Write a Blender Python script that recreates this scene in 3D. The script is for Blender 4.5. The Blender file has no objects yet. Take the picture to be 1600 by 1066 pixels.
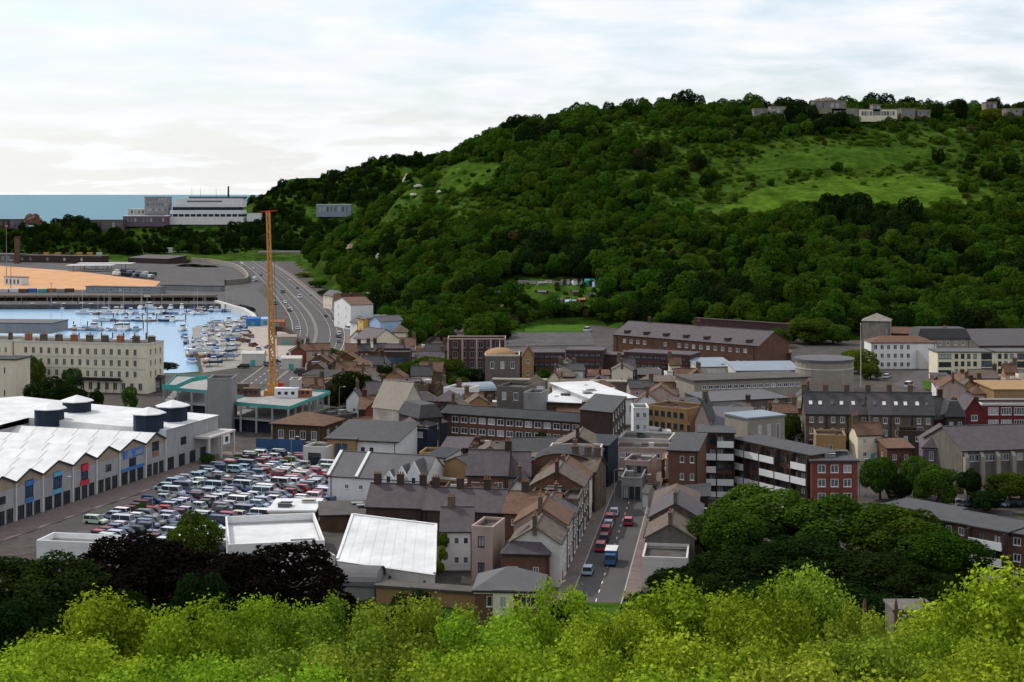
import bpy, math, random
import numpy as np
from mathutils import Vector, Matrix

SC = bpy.context.scene
# ------------------------------------------------------------------ camera
H = 70.0          # eye height above the town's ground (m)
FPX = 2400.0      # focal length in pixels of a 1600 px wide picture
HY = 303.0        # picture row of the horizon
cam_d = bpy.data.cameras.new('camera')
cam = bpy.data.objects.new('camera', cam_d)
SC.collection.objects.link(cam)
cam.location = (0, 0, H)
cam.rotation_euler = (math.radians(90), 0, 0)
cam_d.sensor_width = 36.0
cam_d.lens = 36.0 * FPX / 1600.0
cam_d.shift_y = -(533.0 - HY) / 1600.0
cam_d.clip_start = 0.5
cam_d.clip_end = 200000
SC.camera = cam
# ------------------------------------------------------------------ sky and sun
SUN = Vector((-0.62, 0.42, 0.80)).normalized()      # towards the sun: out over the sea, left and ahead
world = bpy.data.worlds.new('World')
SC.world = world
world.use_nodes = True
wn, wl = world.node_tree.nodes, world.node_tree.links
wn.clear()
w_out = wn.new('ShaderNodeOutputWorld')
w_bg = wn.new('ShaderNodeBackground')
w_bg.inputs['Strength'].default_value = 0.10
sky = wn.new('ShaderNodeTexSky')
sky.sky_type = 'NISHITA'
sky.sun_disc = False
sky.sun_elevation = math.asin(SUN.z)
sky.sun_rotation = math.atan2(SUN.x, SUN.y)
sky.air_density = 1.0
sky.dust_density = 2.0
tc = wn.new('ShaderNodeTexCoord')
sep = wn.new('ShaderNodeSeparateXYZ'); wl.new(tc.outputs['Generated'], sep.inputs[0])
def wmath(op, a, b=None, clamp=False):
    n = wn.new('ShaderNodeMath'); n.operation = op; n.use_clamp = clamp
    for i, v in enumerate((a, b)):
        if v is None: continue
        if isinstance(v, (int, float)): n.inputs[i].default_value = v
        else: wl.new(v, n.inputs[i])
    return n.outputs[0]
zz = wmath('MAXIMUM', sep.outputs[2], 0.0)
den = wmath('ADD', zz, 0.13)
comb = wn.new('ShaderNodeCombineXYZ')
wl.new(wmath('DIVIDE', sep.outputs[0], den), comb.inputs[0])
wl.new(wmath('DIVIDE', sep.outputs[1], den), comb.inputs[1])
n1 = wn.new('ShaderNodeTexNoise'); wl.new(comb.outputs[0], n1.inputs['Vector'])
n1.inputs['Scale'].default_value = 2.1; n1.inputs['Detail'].default_value = 7; n1.inputs['Roughness'].default_value = 0.58
n1.inputs['Distortion'].default_value = 0.25
r1 = wn.new('ShaderNodeValToRGB'); wl.new(n1.outputs['Fac'], r1.inputs[0])
r1.color_ramp.elements[0].position = 0.22; r1.color_ramp.elements[0].color = (0, 0, 0, 1)
r1.color_ramp.elements[1].position = 0.56; r1.color_ramp.elements[1].color = (1, 1, 1, 1)
# haze of thin cloud thickens to the horizon
veil = wmath('SUBTRACT', 1.0, wmath('MULTIPLY', zz, 6.5), True)
cover = wmath('MAXIMUM', r1.outputs[0], wmath('MULTIPLY', veil, 0.86), True)
n2 = wn.new('ShaderNodeTexNoise'); wl.new(comb.outputs[0], n2.inputs['Vector'])
n2.inputs['Scale'].default_value = 3.2; n2.inputs['Detail'].default_value = 5
r2 = wn.new('ShaderNodeValToRGB'); wl.new(n2.outputs['Fac'], r2.inputs[0])
r2.color_ramp.elements[0].position = 0.3; r2.color_ramp.elements[0].color = (14.8, 15.5, 16.8, 1)
r2.color_ramp.elements[1].position = 0.62; r2.color_ramp.elements[1].color = (16.4, 16.8, 17.4, 1)
mx = wn.new('ShaderNodeMix'); mx.data_type = 'RGBA'
wl.new(cover, mx.inputs['Factor'])
boost = wn.new('ShaderNodeMix'); boost.data_type = 'RGBA'; boost.blend_type = 'MULTIPLY'; boost.inputs['Factor'].default_value = 1.0
wl.new(sky.outputs[0], boost.inputs['A']); boost.inputs['B'].default_value = (2.4, 2.6, 2.8, 1)
warm = wn.new('ShaderNodeMix'); warm.data_type = 'RGBA'; warm.inputs['B'].default_value = (16.8, 16.9, 16.9, 1)
wl.new(wmath('SUBTRACT', 1.0, wmath('MULTIPLY', zz, 14.0), True), warm.inputs['Factor']); wl.new(r2.outputs[0], warm.inputs['A'])
wl.new(boost.outputs['Result'], mx.inputs['A']); wl.new(warm.outputs['Result'], mx.inputs['B'])
wl.new(mx.outputs['Result'], w_bg.inputs['Color'])
wl.new(w_bg.outputs[0], w_out.inputs[0])
sun_d = bpy.data.lights.new('sun', 'SUN')
sun_d.energy = 4.6; sun_d.angle = math.radians(1.2); sun_d.color = (1.0, 0.95, 0.86)
sun = bpy.data.objects.new('sun', sun_d); SC.collection.objects.link(sun)
sun.rotation_euler = (-SUN).to_track_quat('-Z', 'Y').to_euler()
sun.location = SUN * 300
SC.view_settings.view_transform = 'Standard'
SC.view_settings.look = 'None'
SC.view_settings.gamma = 1.0
SC.view_settings.use_curve_mapping = False
SC.view_settings.exposure = -0.75
SC.cycles.max_bounces = 5
SC.cycles.diffuse_bounces = 2
SC.cycles.glossy_bounces = 2
SC.cycles.transmission_bounces = 3
SC.cycles.transparent_max_bounces = 4
SC.cycles.use_adaptive_sampling = True
SC.cycles.adaptive_threshold = 0.02

# ------------------------------------------------------------------ helpers
rng = random.Random(7)
def P(px, py, z=0.0):
    """world x, y of the point of height z seen at photo pixel px, py"""
    Y = (H - z) * FPX / (py - HY)
    return ((px - 800) / FPX * Y, Y)
def Q(px, py, Y):
    return ((px - 800) / FPX * Y, Y, H - (py - HY) / FPX * Y)
def pix(x, y, z):
    return (800 + x / y * FPX, HY + (H - z) / y * FPX)

def link(o):
    SC.collection.objects.link(o); return o
def tag(o, label=None, cat=None, group=None, kind=None):
    if label: o['label'] = label
    if cat: o['category'] = cat
    if group: o['group'] = group
    if kind: o['kind'] = kind
    return o
def thing(name, label, cat, loc=(0, 0, 0), rz=0.0, group=None):
    o = bpy.data.objects.new(name, None); link(o)
    o.empty_display_size = 0.5
    o.location = loc; o.rotation_euler = (0, 0, rz)
    return tag(o, label, cat, group)
def add(name, me, parent=None, loc=(0, 0, 0), rz=0.0):
    o = bpy.data.objects.new(name, me); link(o)
    o.location = loc; o.rotation_euler = (0, 0, rz)
    if parent: o.parent = parent
    return o

class MB:
    """collects faces, builds one mesh"""
    def __init__(s): s.v = []; s.f = []; s.m = []
    def face(s, pts, m=0):
        i = len(s.v); s.v.extend([tuple(p) for p in pts]); s.f.append(tuple(range(i, i + len(pts)))); s.m.append(m)
    def box(s, x0, x1, y0, y1, z0, z1, m=0, bottom=True):
        i = len(s.v)
        s.v += [(x0, y0, z0), (x1, y0, z0), (x1, y1, z0), (x0, y1, z0), (x0, y0, z1), (x1, y0, z1), (x1, y1, z1), (x0, y1, z1)]
        fs = [(0, 1, 5, 4), (1, 2, 6, 5), (2, 3, 7, 6), (3, 0, 4, 7), (4, 5, 6, 7)]
        if bottom: fs.append((3, 2, 1, 0))
        for f in fs: s.f.append(tuple(i + k for k in f)); s.m.append(m)
    def bar(s, a, b, w, h=None, m=0):
        """box beam from a to b"""
        a = Vector(a); b = Vector(b); d = (b - a).normalized(); h = h or w
        up = Vector((0, 0, 1)) if abs(d.z) < 0.95 else Vector((0, 1, 0))
        r = d.cross(up).normalized() * w / 2; u = r.normalized().cross(d) * h / 2
        i = len(s.v)
        for p in (a, b):
            for q in (-r - u, r - u, r + u, -r + u): s.v.append(tuple(p + q))
        for f in ((0, 1, 5, 4), (1, 2, 6, 5), (2, 3, 7, 6), (3, 0, 4, 7), (3, 2, 1, 0), (4, 5, 6, 7)):
            s.f.append(tuple(i + k for k in f)); s.m.append(m)
    def cyl(s, x, y, z0, z1, r0, r1=None, n=10, m=0, cap=True):
        r1 = r0 if r1 is None else r1
        i = len(s.v)
        for z, r in ((z0, r0), (z1, r1)):
            for k in range(n):
                a = 2 * math.pi * k / n; s.v.append((x + r * math.cos(a), y + r * math.sin(a), z))
        for k in range(n):
            k2 = (k + 1) % n; s.f.append((i + k, i + k2, i + n + k2, i + n + k)); s.m.append(m)
        if cap: s.f.append(tuple(i + n + k for k in range(n))); s.m.append(m)
    def prism(s, poly, z0, z1, m=0, mtop=None):
        n = len(poly); i = len(s.v)
        for z in (z0, z1):
            for p in poly: s.v.append((p[0], p[1], z))
        for k in range(n):
            k2 = (k + 1) % n; s.f.append((i + k, i + k2, i + n + k2, i + n + k)); s.m.append(m)
        s.f.append(tuple(i + n + k for k in range(n))); s.m.append(m if mtop is None else mtop)
    def mesh(s, name, mats):
        me = bpy.data.meshes.new(name)
        me.from_pydata(s.v, [], s.f)
        if not isinstance(mats, (list, tuple)): mats = [mats]
        for mt in mats: me.materials.append(mt)
        if len(mats) > 1: me.polygons.foreach_set('material_index', s.m)
        me.update()
        return me
    def build(s, name, mats, parent=None, loc=(0, 0, 0), rz=0.0):
        return add(name, s.mesh(name, mats), parent, loc, rz)
def ccw(poly):
    a = sum(poly[i][0] * poly[(i + 1) % len(poly)][1] - poly[(i + 1) % len(poly)][0] * poly[i][1] for i in range(len(poly)))
    return poly if a > 0 else poly[::-1]
def sheet(name, poly, z, mt, kind='structure', thick=None):
    b = MB(); poly = ccw(poly)
    if thick: b.prism(poly, z - thick, z)
    else: b.face([(p[0], p[1], z) for p in poly])
    o = b.build(name, mt)
    if kind: o['kind'] = kind
    return o
def fastmesh(name, V, quads, mat, attr=None):
    me = bpy.data.meshes.new(name)
    n = len(quads)
    me.vertices.add(len(V)); me.vertices.foreach_set('co', np.asarray(V, np.float32).ravel())
    me.loops.add(4 * n); me.loops.foreach_set('vertex_index', np.asarray(quads, np.int32).ravel())
    me.polygons.add(n); me.polygons.foreach_set('loop_start', np.arange(0, 4 * n, 4, dtype=np.int32))
    me.polygons.foreach_set('loop_total', np.full(n, 4, np.int32))
    me.materials.append(mat)
    if attr is not None:
        a = me.attributes.new('tint', 'FLOAT', 'POINT'); a.data.foreach_set('value', np.asarray(attr, np.float32))
    me.update(calc_edges=True)
    return me

# ------------------------------------------------------------------ materials
MATS = {}
def mat(name, col, var=0.22, scale=0.35, rough=0.85, spec=0.25, metal=0.0, streak=0.0, col2=None, bump=0.0, objcol=False, fine=3.0):
    if name in MATS: return MATS[name]
    m = bpy.data.materials.new(name); m.use_nodes = True
    n, l = m.node_tree.nodes, m.node_tree.links
    b = n['Principled BSDF']
    b.inputs['Roughness'].default_value = rough
    b.inputs['Specular IOR Level'].default_value = spec
    b.inputs['Metallic'].default_value = metal
    geo = n.new('ShaderNodeNewGeometry')
    no = n.new('ShaderNodeTexNoise'); no.inputs['Scale'].default_value = scale; no.inputs['Detail'].default_value = 6
    no.inputs['Roughness'].default_value = 0.65
    l.new(geo.outputs['Position'], no.inputs['Vector'])
    mr = n.new('ShaderNodeMapRange')
    mr.inputs['From Min'].default_value = 0.3; mr.inputs['From Max'].default_value = 0.7
    mr.inputs['To Min'].default_value = 1 - var; mr.inputs['To Max'].default_value = 1 + var
    l.new(no.outputs['Fac'], mr.inputs['Value'])
    fac = mr.outputs[0]
    if streak:
        mp = n.new('ShaderNodeMapping'); mp.inputs['Scale'].default_value = (0.7, 0.7, 0.16)
        l.new(geo.outputs['Position'], mp.inputs['Vector'])
        n3 = n.new('ShaderNodeTexNoise'); n3.inputs['Scale'].default_value = 1.0; n3.inputs['Detail'].default_value = 4
        l.new(mp.outputs[0], n3.inputs['Vector'])
        m3 = n.new('ShaderNodeMapRange'); m3.inputs['From Min'].default_value = 0.35; m3.inputs['From Max'].default_value = 0.65
        m3.inputs['To Min'].default_value = 1 - streak * 0.55; m3.inputs['To Max'].default_value = 1 + streak * 0.25
        l.new(n3.outputs['Fac'], m3.inputs['Value'])
        mm = n.new('ShaderNodeMath'); mm.operation = 'MULTIPLY'; l.new(fac, mm.inputs[0]); l.new(m3.outputs[0], mm.inputs[1]); fac = mm.outputs[0]
    base = n.new('ShaderNodeMix'); base.data_type = 'RGBA'; base.blend_type = 'MULTIPLY'; base.inputs['Factor'].default_value = 1.0
    if objcol:
        oi = n.new('ShaderNodeObjectInfo'); l.new(oi.outputs['Color'], base.inputs['A'])
    elif col2:
        n4 = n.new('ShaderNodeTexNoise'); n4.inputs['Scale'].default_value = scale * fine; n4.inputs['Detail'].default_value = 5
        l.new(geo.outputs['Position'], n4.inputs['Vector'])
        rp = n.new('ShaderNodeValToRGB'); l.new(n4.outputs['Fac'], rp.inputs[0])
        rp.color_ramp.elements[0].position = 0.38; rp.color_ramp.elements[0].color = (*col, 1)
        rp.color_ramp.elements[1].position = 0.62; rp.color_ramp.elements[1].color = (*col2, 1)
        l.new(rp.outputs[0], base.inputs['A'])
    else:
        base.inputs['A'].default_value = (*col, 1)
    cc = n.new('ShaderNodeCombineColor')
    for i in range(3): l.new(fac, cc.inputs[i])
    l.new(cc.outputs[0], base.inputs['B'])
    l.new(base.outputs['Result'], b.inputs['Base Color'])
    if bump:
        bp = n.new('ShaderNodeBump'); bp.inputs['Strength'].default_value = bump; bp.inputs['Distance'].default_value = 0.1
        l.new(no.outputs['Fac'], bp.inputs['Height']); l.new(bp.outputs[0], b.inputs['Normal'])
    MATS[name] = m
    return m
def glass(name, col=(0.03, 0.04, 0.05), rough=0.08):
    return mat(name, col, var=0.5, scale=0.9, rough=rough, spec=0.6)
def leafmat(name, c0, c1, trans=0.35, rnd=0.35, hue=None):
    """leaf colours vary from leaf clump to clump and from tree to tree"""
    m = bpy.data.materials.new(name); m.use_nodes = True
    n, l = m.node_tree.nodes, m.node_tree.links
    n.clear()
    out = n.new('ShaderNodeOutputMaterial')
    at = n.new('ShaderNodeAttribute'); at.attribute_name = 'tint'
    oi = n.new('ShaderNodeObjectInfo')
    rp = n.new('ShaderNodeValToRGB'); l.new(at.outputs['Fac'], rp.inputs[0])
    rp.color_ramp.elements[0].color = (*c0, 1); rp.color_ramp.elements[1].color = (*c1, 1)
    mr = n.new('ShaderNodeMapRange'); l.new(oi.outputs['Random'], mr.inputs['Value'])
    mr.inputs['To Min'].default_value = 1 - rnd; mr.inputs['To Max'].default_value = 1 + rnd
    hs = n.new('ShaderNodeHueSaturation'); l.new(rp.outputs[0], hs.inputs['Color'])
    l.new(mr.outputs[0], hs.inputs['Value'])
    ml = n.new('ShaderNodeMath'); ml.operation = 'MULTIPLY'; l.new(oi.outputs['Random'], ml.inputs[0]); ml.inputs[1].default_value = 7.31
    fr = n.new('ShaderNodeMath'); fr.operation = 'FRACT'; l.new(ml.outputs[0], fr.inputs[0])
    mh = n.new('ShaderNodeMapRange'); l.new(fr.outputs[0], mh.inputs['Value'])
    mh.inputs['To Min'].default_value = 0.47; mh.inputs['To Max'].default_value = 0.515
    l.new(mh.outputs[0], hs.inputs['Hue'])
    d = n.new('ShaderNodeBsdfDiffuse'); l.new(hs.outputs[0], d.inputs['Color'])
    t = n.new('ShaderNodeBsdfTranslucent'); l.new(hs.outputs[0], t.inputs['Color'])
    ms = n.new('ShaderNodeMixShader'); ms.inputs[0].default_value = trans
    l.new(d.outputs[0], ms.inputs[1]); l.new(t.outputs[0], ms.inputs[2])
    l.new(ms.outputs[0], out.inputs['Surface'])
    return m
# ================================================================== the lie of the land
CTRL = []
def cz(x, y, z): CTRL.append((x, y, z))
def cp(px, py, Y):
    CTRL.append(Q(px, py, Y))
def cg(px, py, z=0.0):
    x, y = P(px, py, z); CTRL.append((x, y, z))
# castle hill under the camera
for X in (-120, -60, 0, 60, 120):
    for Y, Z in ((-20, 68), (0, 65.5), (30, 50), (60, 38.5), (100, 26), (150, 13), (200, 5), (250, 0.5)):
        cz(X * (1 + Y / 120.0), Y, Z)
# town flats
for Y in (300, 380, 460, 540, 620, 690):
    for px in (-150, 150, 400, 650, 900, 1150, 1400, 1750):
        if Y > 640 and px > 1100: continue
        cz((px - 800) / FPX * Y, Y, 0)
# harbour flats and quay land
for px, py in ((-100, 560), (100, 540), (250, 520), (400, 520), (480, 500), (-100, 500), (60, 480), (200, 470), (330, 455), (440, 450), (-100, 450), (60, 440), (200, 430), (320, 425), (400, 420), (-100, 425), (90, 405), (210, 402), (330, 402)):
    cg(px, py, 1.0)
# foot of the heights
for px, py in ((512, 442), (535, 462), (560, 480), (600, 512), (640, 545), (560, 540), (600, 575), (690, 560), (760, 530), (840, 505), (930, 505), (1000, 512), (1100, 520), (1200, 525), (1300, 530), (1400, 530), (1500, 545), (1600, 545), (1750, 550)):
    cg(px, py, 2.0)
# near slope, column by column: (px, py, distance)
for c in ((1000, 470, 850), (1000, 400, 925), (1000, 300, 1040), (1000, 230, 1120), (1000, 190, 1180),
          (1150, 470, 830), (1150, 400, 905), (1150, 330, 985), (1150, 255, 1080), (1150, 181, 1170),
          (1300, 470, 810), (1300, 400, 885), (1300, 335, 960), (1300, 285, 1030), (1300, 245, 1080), (1300, 188, 1160),
          (1450, 470, 805), (1450, 400, 880), (1450, 330, 960), (1450, 285, 1030), (1450, 245, 1085), (1450, 184, 1160),
          (1600, 480, 800), (1600, 400, 880), (1600, 320, 960), (1600, 250, 1060), (1600, 182, 1160),
          (1750, 480, 800), (1750, 400, 880), (1750, 320, 960), (1750, 250, 1060), (1750, 186, 1160),
          (900, 470, 875), (900, 420, 930), (900, 310, 1050), (900, 240, 1130), (900, 200, 1190),
          (800, 478, 868), (800, 400, 960), (800, 320, 1060), (800, 260, 1140), (800, 214, 1210),
          (700, 500, 830), (700, 460, 900), (700, 400, 985), (700, 330, 1080), (700, 252, 1220),
          (630, 490, 890), (620, 430, 1010), (620, 355, 1110), (625, 302, 1190),
          (580, 470, 990), (565, 440, 1080), (570, 395, 1160), (590, 352, 1200), (540, 430, 1160)):
    cp(*c)
# plateau behind the brow and the hollow between the two hills
for px in (800, 1000, 1200, 1400, 1600, 1800): cp(px, 205, 1400); cz((px - 800) / FPX * 1900, 1900, 120)
for px, z in ((640, 60), (580, 18), (540, 5)): cz((px - 800) / FPX * 1360, 1360, z)
for px, z in ((680, 70), (600, 25), (520, 6), (450, 3), (380, 2), (300, 2)): cz((px - 800) / FPX * 1550, 1550, z)
# far hill
for c in ((300, 392, 1660), (200, 392, 1660), (400, 390, 1660), (470, 392, 1670), (540, 385, 1690),
          (200, 352, 1760), (260, 350, 1760), (320, 349, 1760), (380, 349, 1760), (450, 350, 1780), (540, 340, 1800),
          (400, 315, 1900), (450, 295, 1950), (520, 283, 1980), (600, 257, 2000), (690, 252, 2060),
          (480, 335, 1830), (540, 333, 1830), (600, 300, 1900), (100, 358, 1750), (0, 366, 1740), (-80, 368, 1740), (150, 352, 1760),
          (300, 345, 1850), (230, 345, 1850)):
    cp(*c)
for px in (-80, 0, 60, 120, 200): cz((px - 800) / FPX * 1650, 1650, 3)
for px in (450, 600, 700): cz((px - 800) / FPX * 2300, 2300, 95)
for px in (-100, 0, 100, 200, 300): cz((px - 800) / FPX * 2000, 2000, -15); cz((px - 800) / FPX * 2350, 2350, -20)
CA = np.array(CTRL)
def _phi(r): return r
_D = np.sqrt(((CA[:, None, :2] - CA[None, :, :2]) ** 2).sum(-1))
_n = len(CA)
_A = np.zeros((_n + 3, _n + 3)); _A[:_n, :_n] = _phi(_D) - np.eye(_n) * 4.0
_A[:_n, _n] = 1; _A[:_n, _n + 1:] = CA[:, :2] / 1000.0
_A[_n, :_n] = 1; _A[_n + 1:, :_n] = CA[:, :2].T / 1000.0
_w = np.linalg.solve(_A, np.concatenate([CA[:, 2], np.zeros(3)]))
def inpoly(x, y, poly):
    x = np.asarray(x, float); y = np.asarray(y, float); r = np.zeros(x.shape, bool)
    n = len(poly)
    for i in range(n):
        x0, y0 = poly[i]; x1, y1 = poly[(i + 1) % n]
        if y0 == y1: continue
        c = ((y0 > y) != (y1 > y)) & (x < (x1 - x0) * (y - y0) / (y1 - y0) + x0)
        r ^= c
    return r
HARB = [P(-260, 480, -3), P(60, 479, -3), P(330, 477, -3), P(372, 483, -3), P(392, 492, -3), P(386, 500, -3), P(345, 505, -3), P(300, 510, -3), P(296, 530, -3), P(306, 560, -3), P(310, 582, -3), P(225, 582, -3), P(150, 582, -3), P(-260, 560, -3)]
_hc = np.mean(np.array(HARB), 0)
HARB2 = [tuple(np.array(p) + (np.array(p) - _hc) / np.linalg.norm(np.array(p) - _hc) * 22) for p in HARB]
TOWN = [(-420, 275), (-60, 262), (120, 262), (420, 275), (420, 690), P(1600, 548, 0), P(1400, 532, 0), P(1200, 527, 0), P(1000, 514, 0), P(930, 507, 0), P(840, 507, 0), P(760, 532, 0), P(690, 562, 0), P(640, 546, 0), P(600, 514, 0), P(540, 465, 0), P(515, 445, 0), P(470, 408, 0), P(300, 408, 0), P(150, 408, 0), P(-300, 406, 0), (-1000, 1200), (-1000, 600)]
def zt(x, y):
    """height of the land"""
    x = np.asarray(x, float); y = np.asarray(y, float); sh = x.shape
    q = np.stack([x.ravel(), y.ravel()], -1)
    z = np.empty(len(q))
    for i in range(0, len(q), 8000):
        d = np.sqrt(((q[i:i + 8000, None, :] - CA[None, :, :2]) ** 2).sum(-1))
        z[i:i + 8000] = _phi(d) @ _w[:_n] + _w[_n] + q[i:i + 8000] / 1000.0 @ _w[_n + 1:]
    town = inpoly(q[:, 0], q[:, 1], TOWN)
    z = np.where(town, np.minimum(z, 0.0) * 0 - 0.02, z)
    z = np.where(inpoly(q[:, 0], q[:, 1], HARB2), -7.0, z)
    return z.reshape(sh)
def zt1(x, y): return float(zt(np.array([x]), np.array([y]))[0])

def ray(px, py, y0=600, y1=2300):
    Y = np.arange(y0, y1, 2.0); X = (px - 800) / FPX * Y; Z = H - (py - HY) / FPX * Y
    k = np.nonzero(zt(X, Y) >= Z)[0]; i = k[0] if len(k) else len(Y) - 1
    return (float(X[i]), float(Y[i]), float(Z[i]))
gx = np.arange(-1000, 1001, 10.0); gy = np.concatenate([np.arange(-40, 1300, 8.0), np.arange(1300, 2500, 14.0)])
GX, GY = np.meshgrid(gx, gy)
GZ = zt(GX, GY)
bumpz = (np.sin(GX * 0.11) * np.cos(GY * 0.07) + np.sin(GX * 0.043 + 1) * np.sin(GY * 0.051)) * 0.9
GZ = GZ + np.where(GZ > 6, bumpz, 0)
V = np.stack([GX, GY, GZ], -1).reshape(-1, 3)
nx = len(gx); ii = np.arange(len(gy) - 1)[:, None] * nx + np.arange(nx - 1)[None, :]
quads = np.stack([ii, ii + 1, ii + 1 + nx, ii + nx], -1).reshape(-1, 4)
m_land = mat('grassy_land', (0.022, 0.048, 0.008), var=0.35, scale=0.03, rough=1, spec=0.0, col2=(0.045, 0.082, 0.012), fine=4)
land = add('terrain', fastmesh('terrain', V, quads, m_land)); land['kind'] = 'structure'
for p in land.data.polygons: p.use_smooth = True

# sea: one sheet to the horizon, the harbour basin is part of it
def watermat(name, col, wave, rough):
    m = mat(name, col, var=0.12, scale=0.004, rough=rough, spec=0.5)
    n, l = m.node_tree.nodes, m.node_tree.links
    geo = n.new('ShaderNodeNewGeometry')
    no = n.new('ShaderNodeTexNoise'); no.inputs['Scale'].default_value = wave; no.inputs['Detail'].default_value = 6
    l.new(geo.outputs['Position'], no.inputs['Vector'])
    bp = n.new('ShaderNodeBump'); bp.inputs['Strength'].default_value = 0.25; bp.inputs['Distance'].default_value = 0.25
    l.new(no.outputs['Fac'], bp.inputs['Height']); l.new(bp.outputs[0], n['Principled BSDF'].inputs['Normal'])
    return m
m_sea = watermat('sea_water', (0.085, 0.20, 0.26), 0.25, 0.6)
m_sea.node_tree.nodes['Principled BSDF'].inputs['Specular IOR Level'].default_value = 0.15
sheet('sea', [(-60000, 1500), (60000, 1500), (60000, 120000), (-60000, 120000)], -3.2, m_sea)
m_harb = watermat('harbour_water', (0.19, 0.36, 0.54), 0.5, 0.22)
hp = [(p[0] * 1.0, p[1]) for p in HARB]
sheet('harbour_water', [P(-280, 476, -3), P(400, 476, -3), P(400, 586, -3), P(-280, 586, -3)], -3.0, m_harb)

def drape(name, poly_px, mt, lift=0.45, step=2.5):
    """a field lying on the slope, outlined as the photo shows it"""
    c = [ray(*p) for p in poly_px]; xs = [p[0] for p in c]; ys = [p[1] for p in c]; poly = [(p[0], p[1]) for p in c]
    X, Y = np.meshgrid(np.arange(min(xs), max(xs), step), np.arange(min(ys), max(ys), step)); Z = zt(X, Y) + lift + np.where(zt(X, Y) > 6, (np.sin(X * 0.11) * np.cos(Y * 0.07) + np.sin(X * 0.043 + 1) * np.sin(Y * 0.051)) * 0.9, 0)
    n0, n1 = X.shape; ins = inpoly(X, Y, poly); ii = np.arange(n0 * n1).reshape(n0, n1)
    ok = ins[:-1, :-1] & ins[1:, :-1] & ins[:-1, 1:] & ins[1:, 1:]
    q = np.stack([ii[:-1, :-1], ii[:-1, 1:], ii[1:, 1:], ii[1:, :-1]], -1)[ok]
    o = add(name, fastmesh(name, np.stack([X, Y, Z], -1).reshape(-1, 3), q, mt)); o['kind'] = 'structure'
    o.data.polygons.foreach_set('use_smooth', np.ones(len(o.data.polygons), bool))
m_mead = mat('meadow_grass', (0.040, 0.084, 0.009), var=0.4, scale=0.06, rough=1, spec=0, col2=(0.072, 0.118, 0.013), fine=3)
m_mead2 = mat('meadow_rough', (0.028, 0.060, 0.008), var=0.4, scale=0.06, rough=1, spec=0, col2=(0.048, 0.088, 0.011), fine=3)
drape('meadow', [(1120, 332), (1180, 300), (1285, 279), (1420, 273), (1502, 297), (1516, 320), (1400, 335), (1300, 327), (1210, 334)], m_mead)
drape('meadow', [(1090, 274), (1180, 248), (1300, 233), (1440, 228), (1475, 248), (1400, 266), (1240, 268)], m_mead2)
drape('rough_pasture', [(1000, 302), (1080, 264), (1180, 226), (1320, 206), (1470, 205), (1540, 260), (1560, 315), (1480, 332), (1100, 346)], mat('rough_pasture', (0.026, 0.055, 0.008), var=0.4, scale=0.05, rough=1, spec=0, col2=(0.046, 0.082, 0.011), fine=4), 0.25)
drape('meadow', [(685, 268), (735, 250), (800, 256), (775, 290), (720, 306), (676, 296)], m_mead2)
# ================================================================== trees
def crown_mesh(name, seed, mt, rx=4.0, rz=4.0, zc=8.0, lobes=26, lr=(0.26, 0.42), leaf=0.35, n=7000, dome=0.5, fuzz=0.07, spread=(0.42, 0.36)):
    """leaves over a crown of many rounded boughs: uneven outline, gaps between the boughs"""
    r = np.random.default_rng(seed)
    c = r.normal(size=(lobes, 3)); c /= np.linalg.norm(c, axis=1)[:, None]
    c[:, 2] = np.where(c[:, 2] < -0.55, -c[:, 2] * 0.5, c[:, 2])
    c *= (spread[0] + spread[1] * r.random((lobes, 1)) ** 0.6)
    R = r.uniform(lr[0], lr[1], lobes); tone = r.random(lobes)
    m = int(n * 2.6); k = r.choice(lobes, m, p=R ** 2 / (R ** 2).sum())
    d = r.normal(size=(m, 3)); d /= np.linalg.norm(d, axis=1)[:, None]
    p = c[k] + d * (R[k] * (1 + r.normal(size=m) * fuzz))[:, None]
    dist = np.sqrt(((p[:, None, :] - c[None, :, :]) ** 2).sum(-1)) / R[None, :]; dist[np.arange(m), k] = 9
    keep = (dist.min(1) > 0.86) & (p[:, 2] > -0.75 + 0.3 * dome) ; idx = np.nonzero(keep)[0][:n]
    p, d, k = p[idx], d[idx], k[idx]; m = len(p)
    pc = p * np.array([rx, rx, rz]) + np.array([0, 0, zc])
    nrm = d * 0.8 + r.normal(size=(m, 3)) * 0.5 + np.array([0, 0, 0.2]); nrm /= np.linalg.norm(nrm, axis=1)[:, None]
    t = np.cross(nrm, r.normal(size=(m, 3))); t /= np.linalg.norm(t, axis=1)[:, None]
    b = np.cross(nrm, t)
    s = leaf * (0.6 + 0.8 * r.random((m, 1)))
    V = np.stack([pc - t * s * 0.5, pc - b * s * 0.36, pc + t * s * 0.5, pc + b * s * 0.36], 1).reshape(-1, 3)
    tint = np.clip(tone[k] * 0.5 + r.random(m) * 0.5, 0, 1)
    return fastmesh(name, V, np.arange(4 * m).reshape(-1, 4), mt, np.repeat(tint, 4))
m_bark = mat('bark', (0.07, 0.055, 0.04), var=0.3, scale=2.0)
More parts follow.
